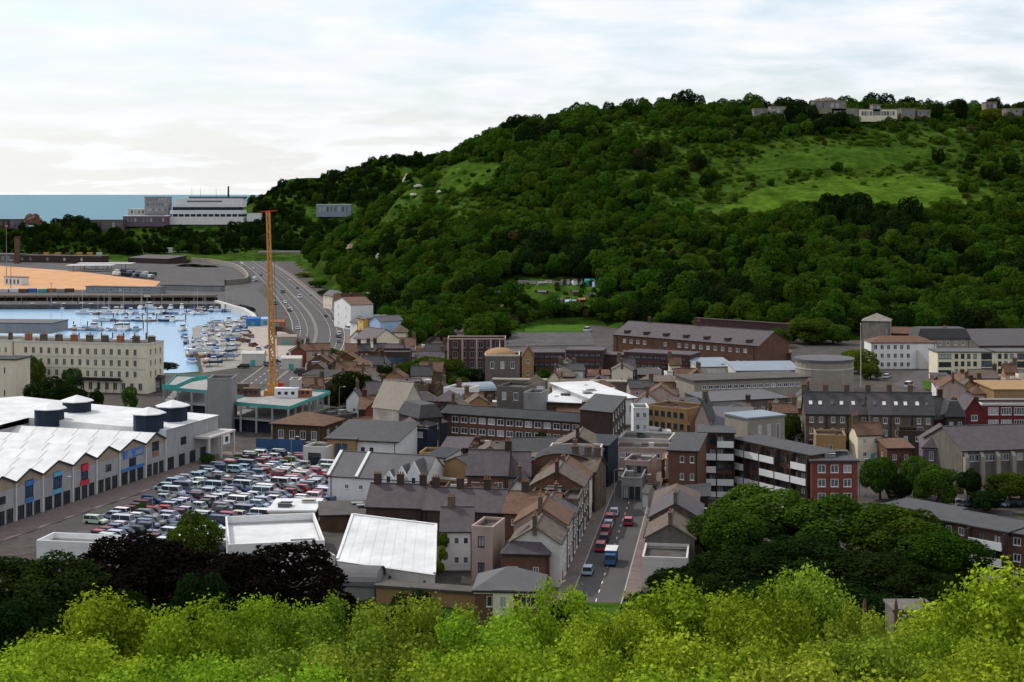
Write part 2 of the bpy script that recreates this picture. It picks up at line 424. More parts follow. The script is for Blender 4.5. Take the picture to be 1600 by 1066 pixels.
def trunk_mesh(name, seed, h, r0, rx, zc):
    rr = random.Random(seed); b = MB()
    def limb(a, d, L, r, depth):
        p = Vector(a); d = Vector(d).normalized(); segs = 3
        for k in range(segs):
            q = p + d * (L / segs)
            ra, rb = r * (1 - 0.2 * k), r * (1 - 0.2 * (k + 1))
            n = 5; i = len(b.v)
            up = Vector((0, 0, 1)) if abs(d.z) < 0.9 else Vector((1, 0, 0))
            e1 = d.cross(up).normalized(); e2 = d.cross(e1)
            for pp, rad in ((p, ra), (q, rb)):
                for j in range(n):
                    an = 2 * math.pi * j / n; b.v.append(tuple(pp + e1 * math.cos(an) * rad + e2 * math.sin(an) * rad))
            for j in range(n):
                b.f.append((i + j, i + (j + 1) % n, i + n + (j + 1) % n, i + n + j)); b.m.append(0)
            p = q; d = (d + Vector((rr.uniform(-.22, .22), rr.uniform(-.22, .22), 0.05))).normalized()
        if depth:
            for _ in range(4):
                a2 = rr.uniform(0, 6.28)
                limb(p, (math.cos(a2), math.sin(a2), rr.uniform(0.5, 1.2)), L * 0.62, r * 0.4, depth - 1)
    limb((0, 0, -0.6), (0, 0, 1), h * 0.45, r0, 2)
    return b.mesh(name, m_bark)

lm_bright = leafmat('leaf_spring_green', (0.030, 0.080, 0.005), (0.37, 0.54, 0.035), trans=0.30, rnd=0.16)
lm_olive = leafmat('leaf_olive', (0.05, 0.09, 0.008), (0.33, 0.42, 0.04), trans=0.28, rnd=0.18)
lm_mid = leafmat('leaf_mid_green', (0.022, 0.052, 0.007), (0.066, 0.125, 0.014), trans=0.3, rnd=0.3)
lm_dark = leafmat('leaf_dark_green_shaded', (0.008, 0.018, 0.005), (0.019, 0.038, 0.008), trans=0.22, rnd=0.25)  # dark foliage, with cloud shade on the middle trees put into its colour
lm_copper = leafmat('leaf_copper', (0.006, 0.005, 0.004), (0.013, 0.009, 0.007), trans=0.12, rnd=0.2)
lm_lime = leafmat('leaf_lime', (0.06, 0.10, 0.008), (0.13, 0.18, 0.018), trans=0.4, rnd=0.2)
lm_wood = leafmat('leaf_woodland', (0.020, 0.050, 0.006), (0.062, 0.128, 0.012), trans=0.3, rnd=0.38)
lm_scrub = leafmat('leaf_scrub', (0.040, 0.080, 0.008), (0.085, 0.155, 0.014), trans=0.3, rnd=0.3)
lm_brown = leafmat('leaf_reddish', (0.045, 0.04, 0.016), (0.085, 0.07, 0.025), trans=0.2, rnd=0.3)

PROTO = {}
def proto(kind, k):
    """crown and trunk meshes shared by alike trees; a unit tree is 12 m tall"""
    key = (kind, k)
    if key in PROTO: return PROTO[key]
    sd = hash(kind) % 1000 if False else sum(map(ord, kind)) * 7 + k * 131
    if kind in ('bright', 'olive'):
        lm = lm_bright if kind == 'bright' else lm_olive
        cr = crown_mesh('crown_' + kind, sd, lm, rx=5.6, rz=5.8, zc=6.0, lobes=95, lr=(0.08, 0.20), leaf=0.24, n=25000, dome=0.0, fuzz=0.30, spread=(0.35, 0.62))
    else:
        lm = {'mid': lm_mid, 'dark': lm_dark, 'copper': lm_copper, 'lime': lm_lime}[kind]
        cr = crown_mesh('crown_' + kind, sd, lm, rx=5.3, rz=6.2, zc=5.2, lobes=46, lr=(0.18, 0.34), leaf=0.39, n=13000, dome=-.2, fuzz=0.1)
    tr = trunk_mesh('trunk', sd + 1, 12, 0.38, 4.5, 7)
    PROTO[key] = (cr, tr)
    return PROTO[key]
_tk = [0]
def tree(px, top, Y, wpx, kind, label, name='tree', group=None, zg=None, cat='tree'):
    """a tree whose crown tops out at pixel (px, top), wpx wide, standing Y metres off"""
    x, y, ztop = Q(px, top, Y)
    if zg is None: zg = max(zt1(x, Y), 0.0) if Y < 285 or Y > 690 else 0.0
    hgt = max(ztop - zg, 2.0); wid = wpx / FPX * Y * (1.45 if kind in ('bright', 'olive') else 1.0)
    _tk[0] += 1
    cr, tr = proto(kind, _tk[0] % 4)
    t = thing(name, label, cat, (x, y, zg), _tk[0] * 2.4, group)
    sx = wid / 11.0; sz = hgt / (12.1 if kind in ('bright', 'olive') else 11.8)
    a = add('crown', cr, t); b = add('trunk', tr, t)
    for o in (a, b): o.scale = (sx, sx, sz)
    return t

# ---- woodland on the heights: too many to count, one mass per hillside
PC = bpy.data.collections.new('woodland_kinds')
def wood_proto(name, seed, mt, **kw):
    o = bpy.data.objects.new(name, crown_mesh(name, seed, mt, **kw)); PC.objects.link(o); return o
kinds = []
for k in range(4): wood_proto('a%d_wood' % k, 40 + k, lm_wood, rx=4.8, rz=4.8, zc=4.6, lobes=26, lr=(0.24, 0.40), leaf=0.62, n=2600, dome=0.6)
for k in range(2): wood_proto('b%d_scrub' % k, 60 + k, lm_scrub, rx=4.8, rz=3.2, zc=2.2, lobes=22, lr=(0.24, 0.40), leaf=0.55, n=2200, dome=0.8)
wood_proto('c0_red', 70, lm_brown, rx=4.8, rz=4.4, zc=4.2, lobes=24, lr=(0.24, 0.40), leaf=0.62, n=2400, dome=0.6)
wood_proto('d0_dark', 71, lm_dark, rx=4.6, rz=5.0, zc=4.8, lobes=26, lr=(0.24, 0.40), leaf=0.62, n=2600, dome=0.6)
def gn_scatter():
    g = bpy.data.node_groups.new('scatter_woodland', 'GeometryNodeTree')
    g.interface.new_socket('Geometry', in_out='INPUT', socket_type='NodeSocketGeometry')
    g.interface.new_socket('Geometry', in_out='OUTPUT', socket_type='NodeSocketGeometry')
    n, l = g.nodes, g.links
    i = n.new('NodeGroupInput'); o = n.new('NodeGroupOutput')
    ci = n.new('GeometryNodeCollectionInfo'); ci.inputs['Collection'].default_value = PC
    ci.inputs['Separate Children'].default_value = True; ci.inputs['Reset Children'].default_value = True
    ip = n.new('GeometryNodeInstanceOnPoints'); ip.inputs['Pick Instance'].default_value = True
    def attr(nm, ty):
        a = n.new('GeometryNodeInputNamedAttribute'); a.data_type = ty; a.inputs['Name'].default_value = nm; return a.outputs['Attribute']
    l.new(i.outputs[0], ip.inputs['Points']); l.new(ci.outputs[0], ip.inputs['Instance'])
    l.new(attr('kind', 'INT'), ip.inputs['Instance Index'])
    l.new(attr('scl', 'FLOAT_VECTOR'), ip.inputs['Scale'])
    cx = n.new('ShaderNodeCombineXYZ'); l.new(attr('rot', 'FLOAT'), cx.inputs[2]); l.new(cx.outputs[0], ip.inputs['Rotation'])
    l.new(ip.outputs[0], o.inputs[0])
    return g
GN = gn_scatter()
def scatter(name, label, pts, scl, kind):
    me = bpy.data.meshes.new(name)
    me.vertices.add(len(pts)); me.vertices.foreach_set('co', np.asarray(pts, np.float32).ravel())
    a = me.attributes.new('scl', 'FLOAT_VECTOR', 'POINT'); a.data.foreach_set('vector', np.asarray(scl, np.float32).ravel())
    a = me.attributes.new('rot', 'FLOAT', 'POINT'); a.data.foreach_set('value', np.random.default_rng(5).random(len(pts)).astype(np.float32) * 6.28)
    a = me.attributes.new('kind', 'INT', 'POINT'); a.data.foreach_set('value', np.asarray(kind, np.int32))
    o = add(name, me); md = o.modifiers.new('scatter', 'NODES'); md.node_group = GN
    tag(o, label, 'woodland', kind='stuff')
    return o
MEADOW = [[(1130, 328), (1180, 302), (1285, 281), (1420, 275), (1500, 298), (1512, 318), (1400, 333), (1300, 325), (1210, 332)],
          [(1100, 272), (1180, 250), (1300, 235), (1440, 230), (1470, 248), (1400, 264), (1240, 266)], [(688, 268), (735, 252), (795, 258), (772, 288), (720, 302), (680, 294)]]
PALE = [[(640, 265), (700, 262), (760, 250), (800, 270), (760, 330), (690, 380), (640, 400), (600, 400), (610, 340)],
        [(1050, 230), (1500, 205), (1600, 215), (1600, 300), (1500, 330), (1100, 340), (1000, 300)],
        [(930, 480), (960, 455), (1010, 462), (1040, 490), (930, 497)]]
BARE = [[(630, 262), (646, 264), (632, 296), (610, 350), (592, 362), (586, 348)],
        [(765, 470), (772, 442), (800, 434), (935, 440), (943, 458), (930, 488), (850, 492), (800, 480)],
        [(1480, 165), (1600, 170), (1600, 176), (1480, 172)]]
BARE.append([(636, 562), (704, 552), (760, 512), (800, 480), (772, 470), (700, 510), (660, 540)])
CHALK = [(591, 405, 2.4, 4.5), (726, 356, 2.4, 4.5), (551, 387, 5, 3.5), (655, 291, 4, 2), (647, 304, 3, 1.6), (596, 376, 1.4, 3), (688, 300, 3, 1.5)]
for _c in CHALK: BARE.append([(_c[0] - 7, _c[1] - 8), (_c[0] + 7, _c[1] - 8), (_c[0] + 8, _c[1] + 17), (_c[0] - 8, _c[1] + 17)])
def woodland(name, label, y0, y1, step, ymaxfall, cond):
    r = np.random.default_rng(11)
    xs = np.arange(-760, 660, step); ys = np.arange(y0, y1, step)
    X, Y = np.meshgrid(xs, ys); X = X + r.uniform(-.45, .45, X.shape) * step; Y = Y + r.uniform(-.45, .45, Y.shape) * step
    X = X.ravel(); Y = Y.ravel(); Z = zt(X, Y)
    px = 800 + X / Y * FPX; py = HY + (H - Z) / Y * FPX
    k = (px > -70) & (px < 1680) & (Z > -1.5) & ~inpoly(X, Y, TOWN) & cond(px, py, X, Y, Z)
    for m in MEADOW + BARE: k &= ~inpoly(px, py, m) | (inpoly(px, py, BARE[1]) & (r.random(px.shape) < 0.5)) | (r.random(px.shape) < 0.10 + 0.16 * (np.sin(X * .09) * np.sin(Y * .13 + 1) > .25))
    k &= ~(inpoly(px, py, [(1000, 302), (1080, 264), (1180, 226), (1320, 206), (1470, 205), (1540, 260), (1560, 315), (1480, 332), (1100, 346)]) & (r.random(px.shape) < 0.5))
    X, Y, Z, px, py = (a[k] for a in (X, Y, Z, px, py))
    # leave out what the brow hides
    o = np.argsort(Y); X, Y, Z, px, py = (a[o] for a in (X, Y, Z, px, py))
    keep = np.ones(len(X), bool); best = {}
    for i in range(len(X)):
        b = int(px[i] // 10); e = (Z[i] + 16 - H) / Y[i]
        if e < best.get(b, -9): keep[i] = False
        best[b] = max(best.get(b, -9), (Z[i] - 3 - H) / Y[i])
    X, Y, Z, px, py = (a[keep] for a in (X, Y, Z, px, py))
    n = len(X)
    fld = np.sin(X * .031 + 1.3) * np.cos(Y * .027) + .6 * np.sin(X * .071 + Y * .053) + .4 * np.sin(X * .13 - Y * .11 + 2)
    pale = np.zeros(n, bool)
    for m in PALE: pale |= inpoly(px, py, m)
    kind = r.integers(0, 4, n)
    u = r.random(n)
    kind = np.where(pale & (u < 0.88), 4 + r.integers(0, 2, n), kind)
    kind = np.where(~pale & (u < 0.15), 4 + r.integers(0, 2, n), kind)
    kind = np.where(u > 0.99, 6, kind)
    up = (py < 345) & (px > 930)
    kind = np.where(up & (u < 0.55), 4 + r.integers(0, 2, n), kind)
    low = (py > 380) & (u > 0.6) & (u < 0.9); kind = np.where(low, 7, kind)
    s = np.where(kind >= 4, r.uniform(0.55, 0.95, n), r.uniform(0.75, 1.25, n))
    s = np.where((kind == 4) | (kind == 5), s * 0.85, s)
    s = s * np.clip(1.0 + .28 * fld, .6, 1.5) * np.where(r.random(n) < .25, r.uniform(.6, .85, n), 1.0)
    kind = np.where((fld > .9) & (kind < 4), 7, kind); kind = np.where((fld < -.9) & (kind < 4), 4, kind)
    s = np.where(up, s * r.uniform(0.6, 0.95, n), s) * np.where(r.random(n) < 0.12, 1.3, 1.0)
    s = np.where(inpoly(px, py, BARE[1]), 0.35, s)
    for m in MEADOW: s = np.where(inpoly(px, py, m), r.uniform(.22, .5, n), s)
    if name.startswith('dist'): kind = np.where(u < 0.7, 7, kind)
    sz = s * r.uniform(0.75, 1.25, n)
    print(name, n)
    return scatter(name, label, np.stack([X, Y, Z - 0.5], -1), np.stack([s, s, sz], -1), kind)
woodland('hillside_woodland', 'dense green woodland and scrub covering the near hillside', 690, 1600, 5.0, 0, lambda px, py, X, Y, Z: (Y < 1300) | ((px > 478) & (px < 620)))
woodland('distant_woodland', 'dark green woodland on the farther hill by the sea', 1655, 2120, 9.0, 0,
         lambda px, py, X, Y, Z: (Z > 2) & ~((px > 130) & (px < 400) & (Y > 1735) & (Y < 1900)) & ~((px < 190) & (Y > 1800)) & ~((px > 478) & (px < 560) & (Y > 1780) & (Y < 1860)))
# ================================================================== made ground, roads, quays
m_tar = mat('asphalt', (0.055, 0.05, 0.052), var=0.3, scale=0.08, rough=0.9, col2=(0.085, 0.078, 0.078), fine=6)
m_yard = mat('town_ground', (0.038, 0.031, 0.027), var=0.4, scale=0.06, col2=(0.072, 0.059, 0.05), fine=5)
m_road = mat('road_asphalt', (0.075, 0.067, 0.067), var=0.15, scale=0.1, rough=0.9, streak=0)
m_pave = mat('paving_pink', (0.135, 0.098, 0.09), var=0.18, scale=0.3, col2=(0.165, 0.125, 0.115))
m_pale = mat('paving_pale', (0.34, 0.29, 0.25), var=0.12, scale=0.1)
m_kerb = mat('kerb_stone', (0.33, 0.31, 0.29), var=0.15)
m_line = mat('road_paint', (0.62, 0.60, 0.55), var=0.2, scale=1.0)
m_conc = mat('concrete', (0.30, 0.29, 0.28), var=0.18, scale=0.25, streak=0.25)
m_quay = mat('quay_stone', (0.20, 0.18, 0.16), var=0.3, scale=0.3, streak=0.3)
m_sand = mat('orange_sand', (0.50, 0.26, 0.125), var=0.10, scale=0.03, rough=1, col2=(0.55, 0.30, 0.15))
m_lawn = mat('lawn', (0.05, 0.11, 0.015), var=0.25, scale=0.2, rough=1, spec=0)
HR = [P(400, 478), P(398, 494), P(352, 504), P(306, 510), P(299, 530), P(309, 560), P(314, 584)]
sheet('town_ground', [(-122, 258), (430, 258), (430, 690), P(1600, 549), P(1400, 533), P(1200, 528), P(1000, 515), P(930, 508), P(840, 508), P(760, 533), P(690, 563), P(640, 548), P(600, 516), P(545, 470), P(518, 447), P(475, 410), P(440, 407), P(400, 462)] + HR, 0.03, m_yard, thick=6)
sheet('seafront_ground', [(-450, 262), (-122, 258), P(314, 584), P(225, 584), P(100, 582), P(-280, 578), (-450, 600)], 0.03, m_yard, thick=6)
sheet('quay_ground', [P(-300, 476), P(60, 476), P(330, 475), P(400, 478), P(400, 462), P(440, 407), P(300, 407), P(-300, 405)], 0.03, m_tar, thick=6)
sheet('sand_yard', [P(-60, 453, .1), P(135, 453, .1), P(240, 450, .1), P(251, 440, .1), P(120, 424, .1), P(0, 415.5, .1), P(-60, 412, .1)], 0.10, m_sand)
sheet('boatyard_ground', [P(300, 512), P(392, 496), P(462, 520), P(470, 545), P(440, 565), P(318, 583), P(312, 560), P(302, 532)], 0.12, mat('boatyard_concrete', (0.24, 0.22, 0.20), var=0.25, scale=0.15))
sheet('quay_apron', [P(375, 530), P(388, 512), P(428, 510), P(462, 528), P(466, 546), P(440, 558), P(376, 562)], 0.17, m_pale)

def ribbon(name, pts, w, z, mt, thick=None, kind='structure', off=0.0):
    """a strip along world points"""
    b = MB(); n = len(pts); Lp, Rp = [], []
    for i, p in enumerate(pts):
        a = Vector(pts[max(i - 1, 0)]); c = Vector(pts[min(i + 1, n - 1)])
        d = (c - a).normalized(); nn = Vector((-d.y, d.x)); ww = w[i] if isinstance(w, (list, tuple)) else w
        q = Vector(p) + nn * off
        Lp.append(q + nn * ww / 2); Rp.append(q - nn * ww / 2)
    for i in range(n - 1):
        b.face([(*Rp[i], z), (*Rp[i + 1], z), (*Lp[i + 1], z), (*Lp[i], z)])
        if thick:
            b.face([(*Rp[i], z - thick), (*Rp[i + 1], z - thick), (*Rp[i + 1], z), (*Rp[i], z)])
            b.face([(*Lp[i + 1], z - thick), (*Lp[i], z - thick), (*Lp[i], z), (*Lp[i + 1], z)])
    o = b.build(name, mt)
    if kind: o['kind'] = kind
    return o
def smooth(pts, k=6):
    out = []
    for i in range(len(pts) - 1):
        p0 = Vector(pts[max(i - 1, 0)]); p1 = Vector(pts[i]); p2 = Vector(pts[i + 1]); p3 = Vector(pts[min(i + 2, len(pts) - 1)])
        for j in range(k):
            t = j / k
            out.append(tuple(0.5 * ((2 * p1) + (p2 - p0) * t + (2 * p0 - 5 * p1 + 4 * p2 - p3) * t * t + (3 * p1 - p0 - 3 * p2 + p3) * t ** 3)))
    out.append(tuple(pts[-1])); return out
def dashes(name, path, off, dash, gap, w, z):
    b = MB(); acc = 0.0
    for i in range(len(path) - 1):
        a = Vector(path[i]); c = Vector(path[i + 1]); L = (c - a).length; d = (c - a) / L; nn = Vector((-d.y, d.x)); s = 0.0
        while s < L:
            e = min(s + 0.5, L)
            if (acc % (dash + gap)) < dash:
                p = a + d * s + nn * off; q = a + d * e + nn * off
                b.face([(*(p - nn * w / 2), z), (*(q - nn * w / 2), z), (*(q + nn * w / 2), z), (*(p + nn * w / 2), z)])
            acc += e - s; s = e
    if b.f:
        o = b.build(name, m_line); o['kind'] = 'structure'; return o
# the shopping street running away from the camera
ST0, ST1 = Vector(P(936, 925)), Vector(P(1010, 702))
ST = [tuple(ST0 + (ST1 - ST0) * (k / 12.0)) for k in range(-1, 9)]
ribbon('street', ST, 9.0, 0.05, m_road)
ribbon('pavement', ST, 2.6, 0.17, m_pave, thick=0.16, off=5.8)
ribbon('pavement', ST, 2.8, 0.17, m_pave, thick=0.16, off=-5.9)
ribbon('kerb', ST, 0.2, 0.18, m_kerb, thick=0.17, off=4.42)
ribbon('kerb', ST, 0.2, 0.18, m_kerb, thick=0.17, off=-4.42)
dashes('lane_marking', ST, 0.0, 2.0, 4.0, 0.18, 0.056)
ribbon('cross_street', [P(560, 690), P(800, 700), P(1000, 692), P(1110, 690)], 9.0, 0.045, m_road)
# the dual carriageway along the sea front
A20 = smooth([P(430, 600), P(470, 566), P(492, 540), P(497, 515), P(487, 492), P(468, 470), P(446, 448), P(424, 428), P(404, 414), P(388, 407), P(345, 406)])
WA = [24] * len(A20)
ribbon('coast_road', A20, 26, 0.055, m_road)
for off in (-13.0, 13.0): ribbon('kerb', A20, 0.4, 0.19, m_kerb, thick=0.17, off=off)
ribbon('central_reservation', A20, 1.6, 0.22, mat('reservation', (0.16, 0.15, 0.13), var=0.2), thick=0.2, off=1.0)
for off in (-9.5, -6.0, 5.5, 9.0): dashes('lane_marking', A20, off, 4.0, 6.0, 0.25, 0.062)
ribbon('pavement', A20, 3.0, 0.2, m_pave, thick=0.18, off=-15.0)
# car park in front of the shops
RX0 = Vector(P(335, 711.7)); RX1 = Vector(P(0, 823.4)); RU = (RX1 - RX0).normalized()      # facade line, far to near
RN = Vector((-RU.y, RU.x))
if RN.x < 0: RN = -RN                                                                          # out of the facade, towards the cars
def rp(t, s): p = RX0 + RU * t + RN * s; return (p.x, p.y)
sheet('shop_forecourt', [rp(-6, 0.0), rp(105, 0.0), rp(105, 9), rp(-6, 9)], 0.16, m_pave, thick=0.12)
sheet('car_park', [rp(-24, 9.2), rp(100, 9.2), rp(100, 56), rp(-24, 56)], 0.05, mat('car_park_asphalt', (0.06, 0.05, 0.05), var=0.25, scale=0.1))
for nm, poly, mt, z in (('lawn', [P(1440, 596), P(1556, 600), P(1556, 612), P(1445, 610)], m_lawn, 0.3),
                        ('lawn', [P(800, 497, 2), P(830, 490, 2), P(920, 497, 2), P(915, 513, 2), P(800, 514, 2)], m_lawn, 0.4),
                        ('yard', [P(800, 516), P(920, 512), P(930, 540), P(790, 542)], m_tar, 0.25),
                        ('access_road', [P(1396, 600), P(1463, 563), P(1466, 604), P(1420, 612)], m_road, 0.1),
                        ('park_path', [P(1345, 762), P(1420, 758), P(1440, 790), P(1350, 776)], m_yard, 0.1)):
    sheet(nm, poly, z, mt)

sheet('stone_bank', [P(343, 458), P(372, 450), P(398, 452), P(416, 466), P(426, 484), P(426, 500), P(404, 494), P(398, 482), P(372, 474)], 0.14, mat('bank_cobbles', (0.075, 0.072, 0.07), var=0.4, scale=0.4, bump=0.5))
ribbon('bank_wall', smooth([P(300, 409), P(335, 412), P(368, 420), P(384, 432), P(384, 442), P(352, 446)]), 1.5, 4.2, W0 if False else mat('wall_stone', (0.24, 0.21, 0.18), var=0.25, scale=0.3), thick=4.4, kind=None)
tag(bpy.data.objects['bank_wall'], 'curved pale stone wall beside the coast road at the port', 'wall')
# ================================================================== buildings
W_ = {}
for nm, c, kw in (
    ('brick_brown', (0.215, 0.105, 0.068), dict(var=0.2, scale=0.5, streak=0.15)), ('brick_red', (0.30, 0.09, 0.065), dict(var=0.2, scale=0.5, streak=0.15)),
    ('brick_dark', (0.095, 0.062, 0.052), dict(var=0.25, scale=0.5, streak=0.2)), ('brick_crimson', (0.22, 0.035, 0.037), dict(var=0.2, scale=0.5, streak=0.15)),
    ('brick_plum', (0.115, 0.062, 0.06), dict(var=0.22, scale=0.4, streak=0.2)),
    ('stock_brick', (0.19, 0.145, 0.10), dict(var=0.35, scale=0.6, streak=0.35)), ('cream', (0.68, 0.60, 0.455), dict(var=0.08, scale=0.3, streak=0.12)),
    ('white', (0.66, 0.655, 0.65), dict(var=0.06, scale=0.3, streak=0.10)), ('offwhite', (0.52, 0.49, 0.455), dict(var=0.08, scale=0.3, streak=0.14)),
    ('pink', (0.66, 0.49, 0.42), dict(var=0.1, streak=0.2)), ('gable_tan', (0.52, 0.40, 0.30), dict(var=0.12, streak=0.2)), ('tan', (0.52, 0.32, 0.15), dict(var=0.12, streak=0.12)),
    ('ochre', (0.60, 0.38, 0.10), dict(var=0.1, streak=0.1)), ('paleblue', (0.36, 0.48, 0.66), dict(var=0.1, streak=0.1)),
    ('grey', (0.40, 0.395, 0.40), dict(var=0.1, streak=0.15)), ('greybrown', (0.22, 0.19, 0.165), dict(var=0.18, streak=0.25)),
    ('beige', (0.46, 0.40, 0.33), dict(var=0.1, streak=0.15)), ('navy', (0.028, 0.042, 0.075), dict(var=0.2, streak=0.1)),
    ('blue', (0.06, 0.15, 0.34), dict(var=0.15)), ('timber', (0.16, 0.095, 0.055), dict(var=0.3, streak=0.3)),
    ('stone', (0.36, 0.31, 0.26), dict(var=0.4, scale=0.8, bump=0.4)), ('chalk', (0.48, 0.43, 0.36), dict(var=0.25, scale=0.2)),
    ('slate', (0.084, 0.080, 0.086), dict(var=0.25, scale=0.7, rough=0.6)), ('slate_mauve', (0.125, 0.10, 0.11), dict(var=0.25, scale=0.7, rough=0.65)),
    ('tile_brown', (0.21, 0.115, 0.075), dict(var=0.3, scale=0.8)), ('tile_mixed', (0.22, 0.14, 0.09), dict(var=0.4, scale=0.8, col2=(0.10, 0.09, 0.085))),
    ('roof_grey', (0.165, 0.16, 0.17), dict(var=0.15, scale=0.3, rough=0.7)), ('roof_dark', (0.06, 0.062, 0.07), dict(var=0.25, scale=0.3)),
    ('roof_white', (0.56, 0.56, 0.565), dict(var=0.16, scale=0.10, rough=0.6, streak=0.0, col2=(0.63, 0.63, 0.63))), ('roof_blue', (0.36, 0.42, 0.50), dict(var=0.1, scale=0.2, rough=0.5)),
    ('felt', (0.13, 0.115, 0.105), dict(var=0.3, scale=0.25)), ('teal', (0.06, 0.33, 0.30), dict(var=0.15)), ('iron', (0.03, 0.03, 0.032), dict(var=0.3)),
    ('orange', (0.50, 0.235, 0.07), dict(var=0.12)), ('red', (0.45, 0.03, 0.03), dict(var=0.12)), ('purple', (0.22, 0.15, 0.2), dict(var=0.15)),
    ('frame_white', (0.68, 0.68, 0.68), dict(var=0.05)), ('frame_dark', (0.05, 0.05, 0.055), dict(var=0.1)), ('sign_blue', (0.05, 0.16, 0.45), dict(var=0.08)),
    ('sign_cyan', (0.10, 0.34, 0.50), dict(var=0.08)), ('sign_red', (0.55, 0.03, 0.06), dict(var=0.08)), ('terracotta', (0.5, 0.2, 0.1), dict(var=0.2))):
    if nm not in ('white', 'offwhite', 'roof_white', 'frame_white', 'cream', 'orange', 'red', 'sign_blue', 'sign_cyan', 'sign_red', 'teal', 'chalk', 'paleblue', 'ochre'): c = tuple(v * 0.58 for v in c)
    W_[nm] = mat(nm, c, **kw)
G_dark = glass('glass_dark'); G_mid = glass('glass_grey', (0.10, 0.12, 0.14)); G_net = mat('net_curtain', (0.36, 0.37, 0.38), var=0.25, scale=1.5, rough=0.25, spec=0.5)
G_blue = glass('glass_blue', (0.05, 0.09, 0.16))
_mc = {}
def win_meshes(w, h, fr, gl):
    k = (round(w, 2), round(h, 2), fr)
    if k not in _mc:
        b = MB(); t = min(0.11, w * 0.09); y0, y1 = -0.03, 0.14
        b.box(-w / 2, -w / 2 + t, y0, y1, 0, h); b.box(w / 2 - t, w / 2, y0, y1, 0, h)
        b.box(-w / 2 + t, w / 2 - t, y0, y1, 0, t); b.box(-w / 2 + t, w / 2 - t, y0, y1, h - t, h)
        if w > 0.9: b.box(-t * .4, t * .4, y0 + .02, y1, t, h - t)
        if w > 2.4:
            for q in (-.25, .25): b.box(w * q - t * .4, w * q + t * .4, y0 + .02, y1, t, h - t)
        b.box(-w / 2 - .08, w / 2 + .08, -0.12, 0.02, -0.1, -0.004)
        _mc[k] = b.mesh('window', W_[fr])
    g = k + (gl.name,)
    if g not in _mc:
        b = MB(); b.face([(-w / 2 + .02, 0.1, .02), (w / 2 - .02, 0.1, .02), (w / 2 - .02, 0.1, h - .02), (-w / 2 + .02, 0.1, h - .02)])
        _mc[g] = b.mesh('pane', gl)
    return _mc[k], _mc[g]
def wallface(b, O, u, n, L, z0, z1, holes, dep=0.16, m=0):
    ss = sorted({0.0, L} | {round(v, 4) for hh in holes for v in hh[:2]}); zs = sorted({z0, z1} | {round(v, 4) for hh in holes for v in hh[2:]})
    def pt(s, z, k=0.0): return (O[0] + u[0] * s + n[0] * k, O[1] + u[1] * s + n[1] * k, z)
    for i in range(len(ss) - 1):
        for j in range(len(zs) - 1):
            sm = (ss[i] + ss[i + 1]) / 2; zm = (zs[j] + zs[j + 1]) / 2
            if any(a < sm < c and e < zm < f for a, c, e, f in holes): continue
            b.face([pt(ss[i], zs[j]), pt(ss[i + 1], zs[j]), pt(ss[i + 1], zs[j + 1]), pt(ss[i], zs[j + 1])], m)
    for a, c, e, f in holes:
        b.face([pt(a, e), pt(a, e, dep), pt(a, f, dep), pt(a, f)], m); b.face([pt(c, e, dep), pt(c, e), pt(c, f), pt(c, f, dep)], m)
        b.face([pt(a, f), pt(a, f, dep), pt(c, f, dep), pt(c, f)], m); b.face([pt(a, e, dep), pt(a, e), pt(c, e), pt(c, e, dep)], m)
FACES = lambda W, d: {'F': ((-W / 2, 0), (1, 0), (0, 1), W, 0.0), 'R': ((W / 2, 0), (0, 1), (-1, 0), d, math.pi / 2),
                      'B': ((W / 2, d), (-1, 0), (0, -1), W, math.pi), 'L': ((-W / 2, d), (0, -1), (1, 0), d, -math.pi / 2)}
brng = random.Random(21)
def put_windows(t, W, d, wins, h, fr='frame_white', glassy=None):
    """windows as things' parts; gives back the holes per face"""
    fc = FACES(W, d); holes = {k: [] for k in fc}
    for sp in wins:
        face, rows, cols, w, hh = sp[:5]
        o = dict(sill=None, z0=0.0, z1=h, m=0.06, skip=0.0, fr=fr, gl=None, name='window')
        if len(sp) > 5: o.update(sp[5])
        O, u, n, L, th = fc[face]
        fl = (o['z1'] - o['z0']) / rows; sill = o['sill'] if o['sill'] is not None else max((fl - hh) * 0.55, 0.12)
        a0, a1 = (L * o['m'], L * (1 - o['m'])) if not isinstance(o['m'], tuple) else (L * o['m'][0], L * o['m'][1])
        w = min(w, (a1 - a0) / cols * 0.86); hh = min(hh, fl - sill - 0.1)
        for r in range(rows):
            for c in range(cols):
                if brng.random() < o['skip']: continue
                s = a0 + (a1 - a0) * (c + 0.5) / cols; z = o['z0'] + fl * r + sill
                holes[face].append((s - w / 2, s + w / 2, z, z + hh))
                gl = o['gl'] or glassy or brng.choice((G_dark, G_dark, G_mid, G_mid, G_net))
                fm, pm = win_meshes(w, hh, o['fr'], gl)
                wo = add(o['name'], fm, t, (O[0] + u[0] * s, O[1] + u[1] * s, z), th)
                add('pane', pm, wo)
    return holes
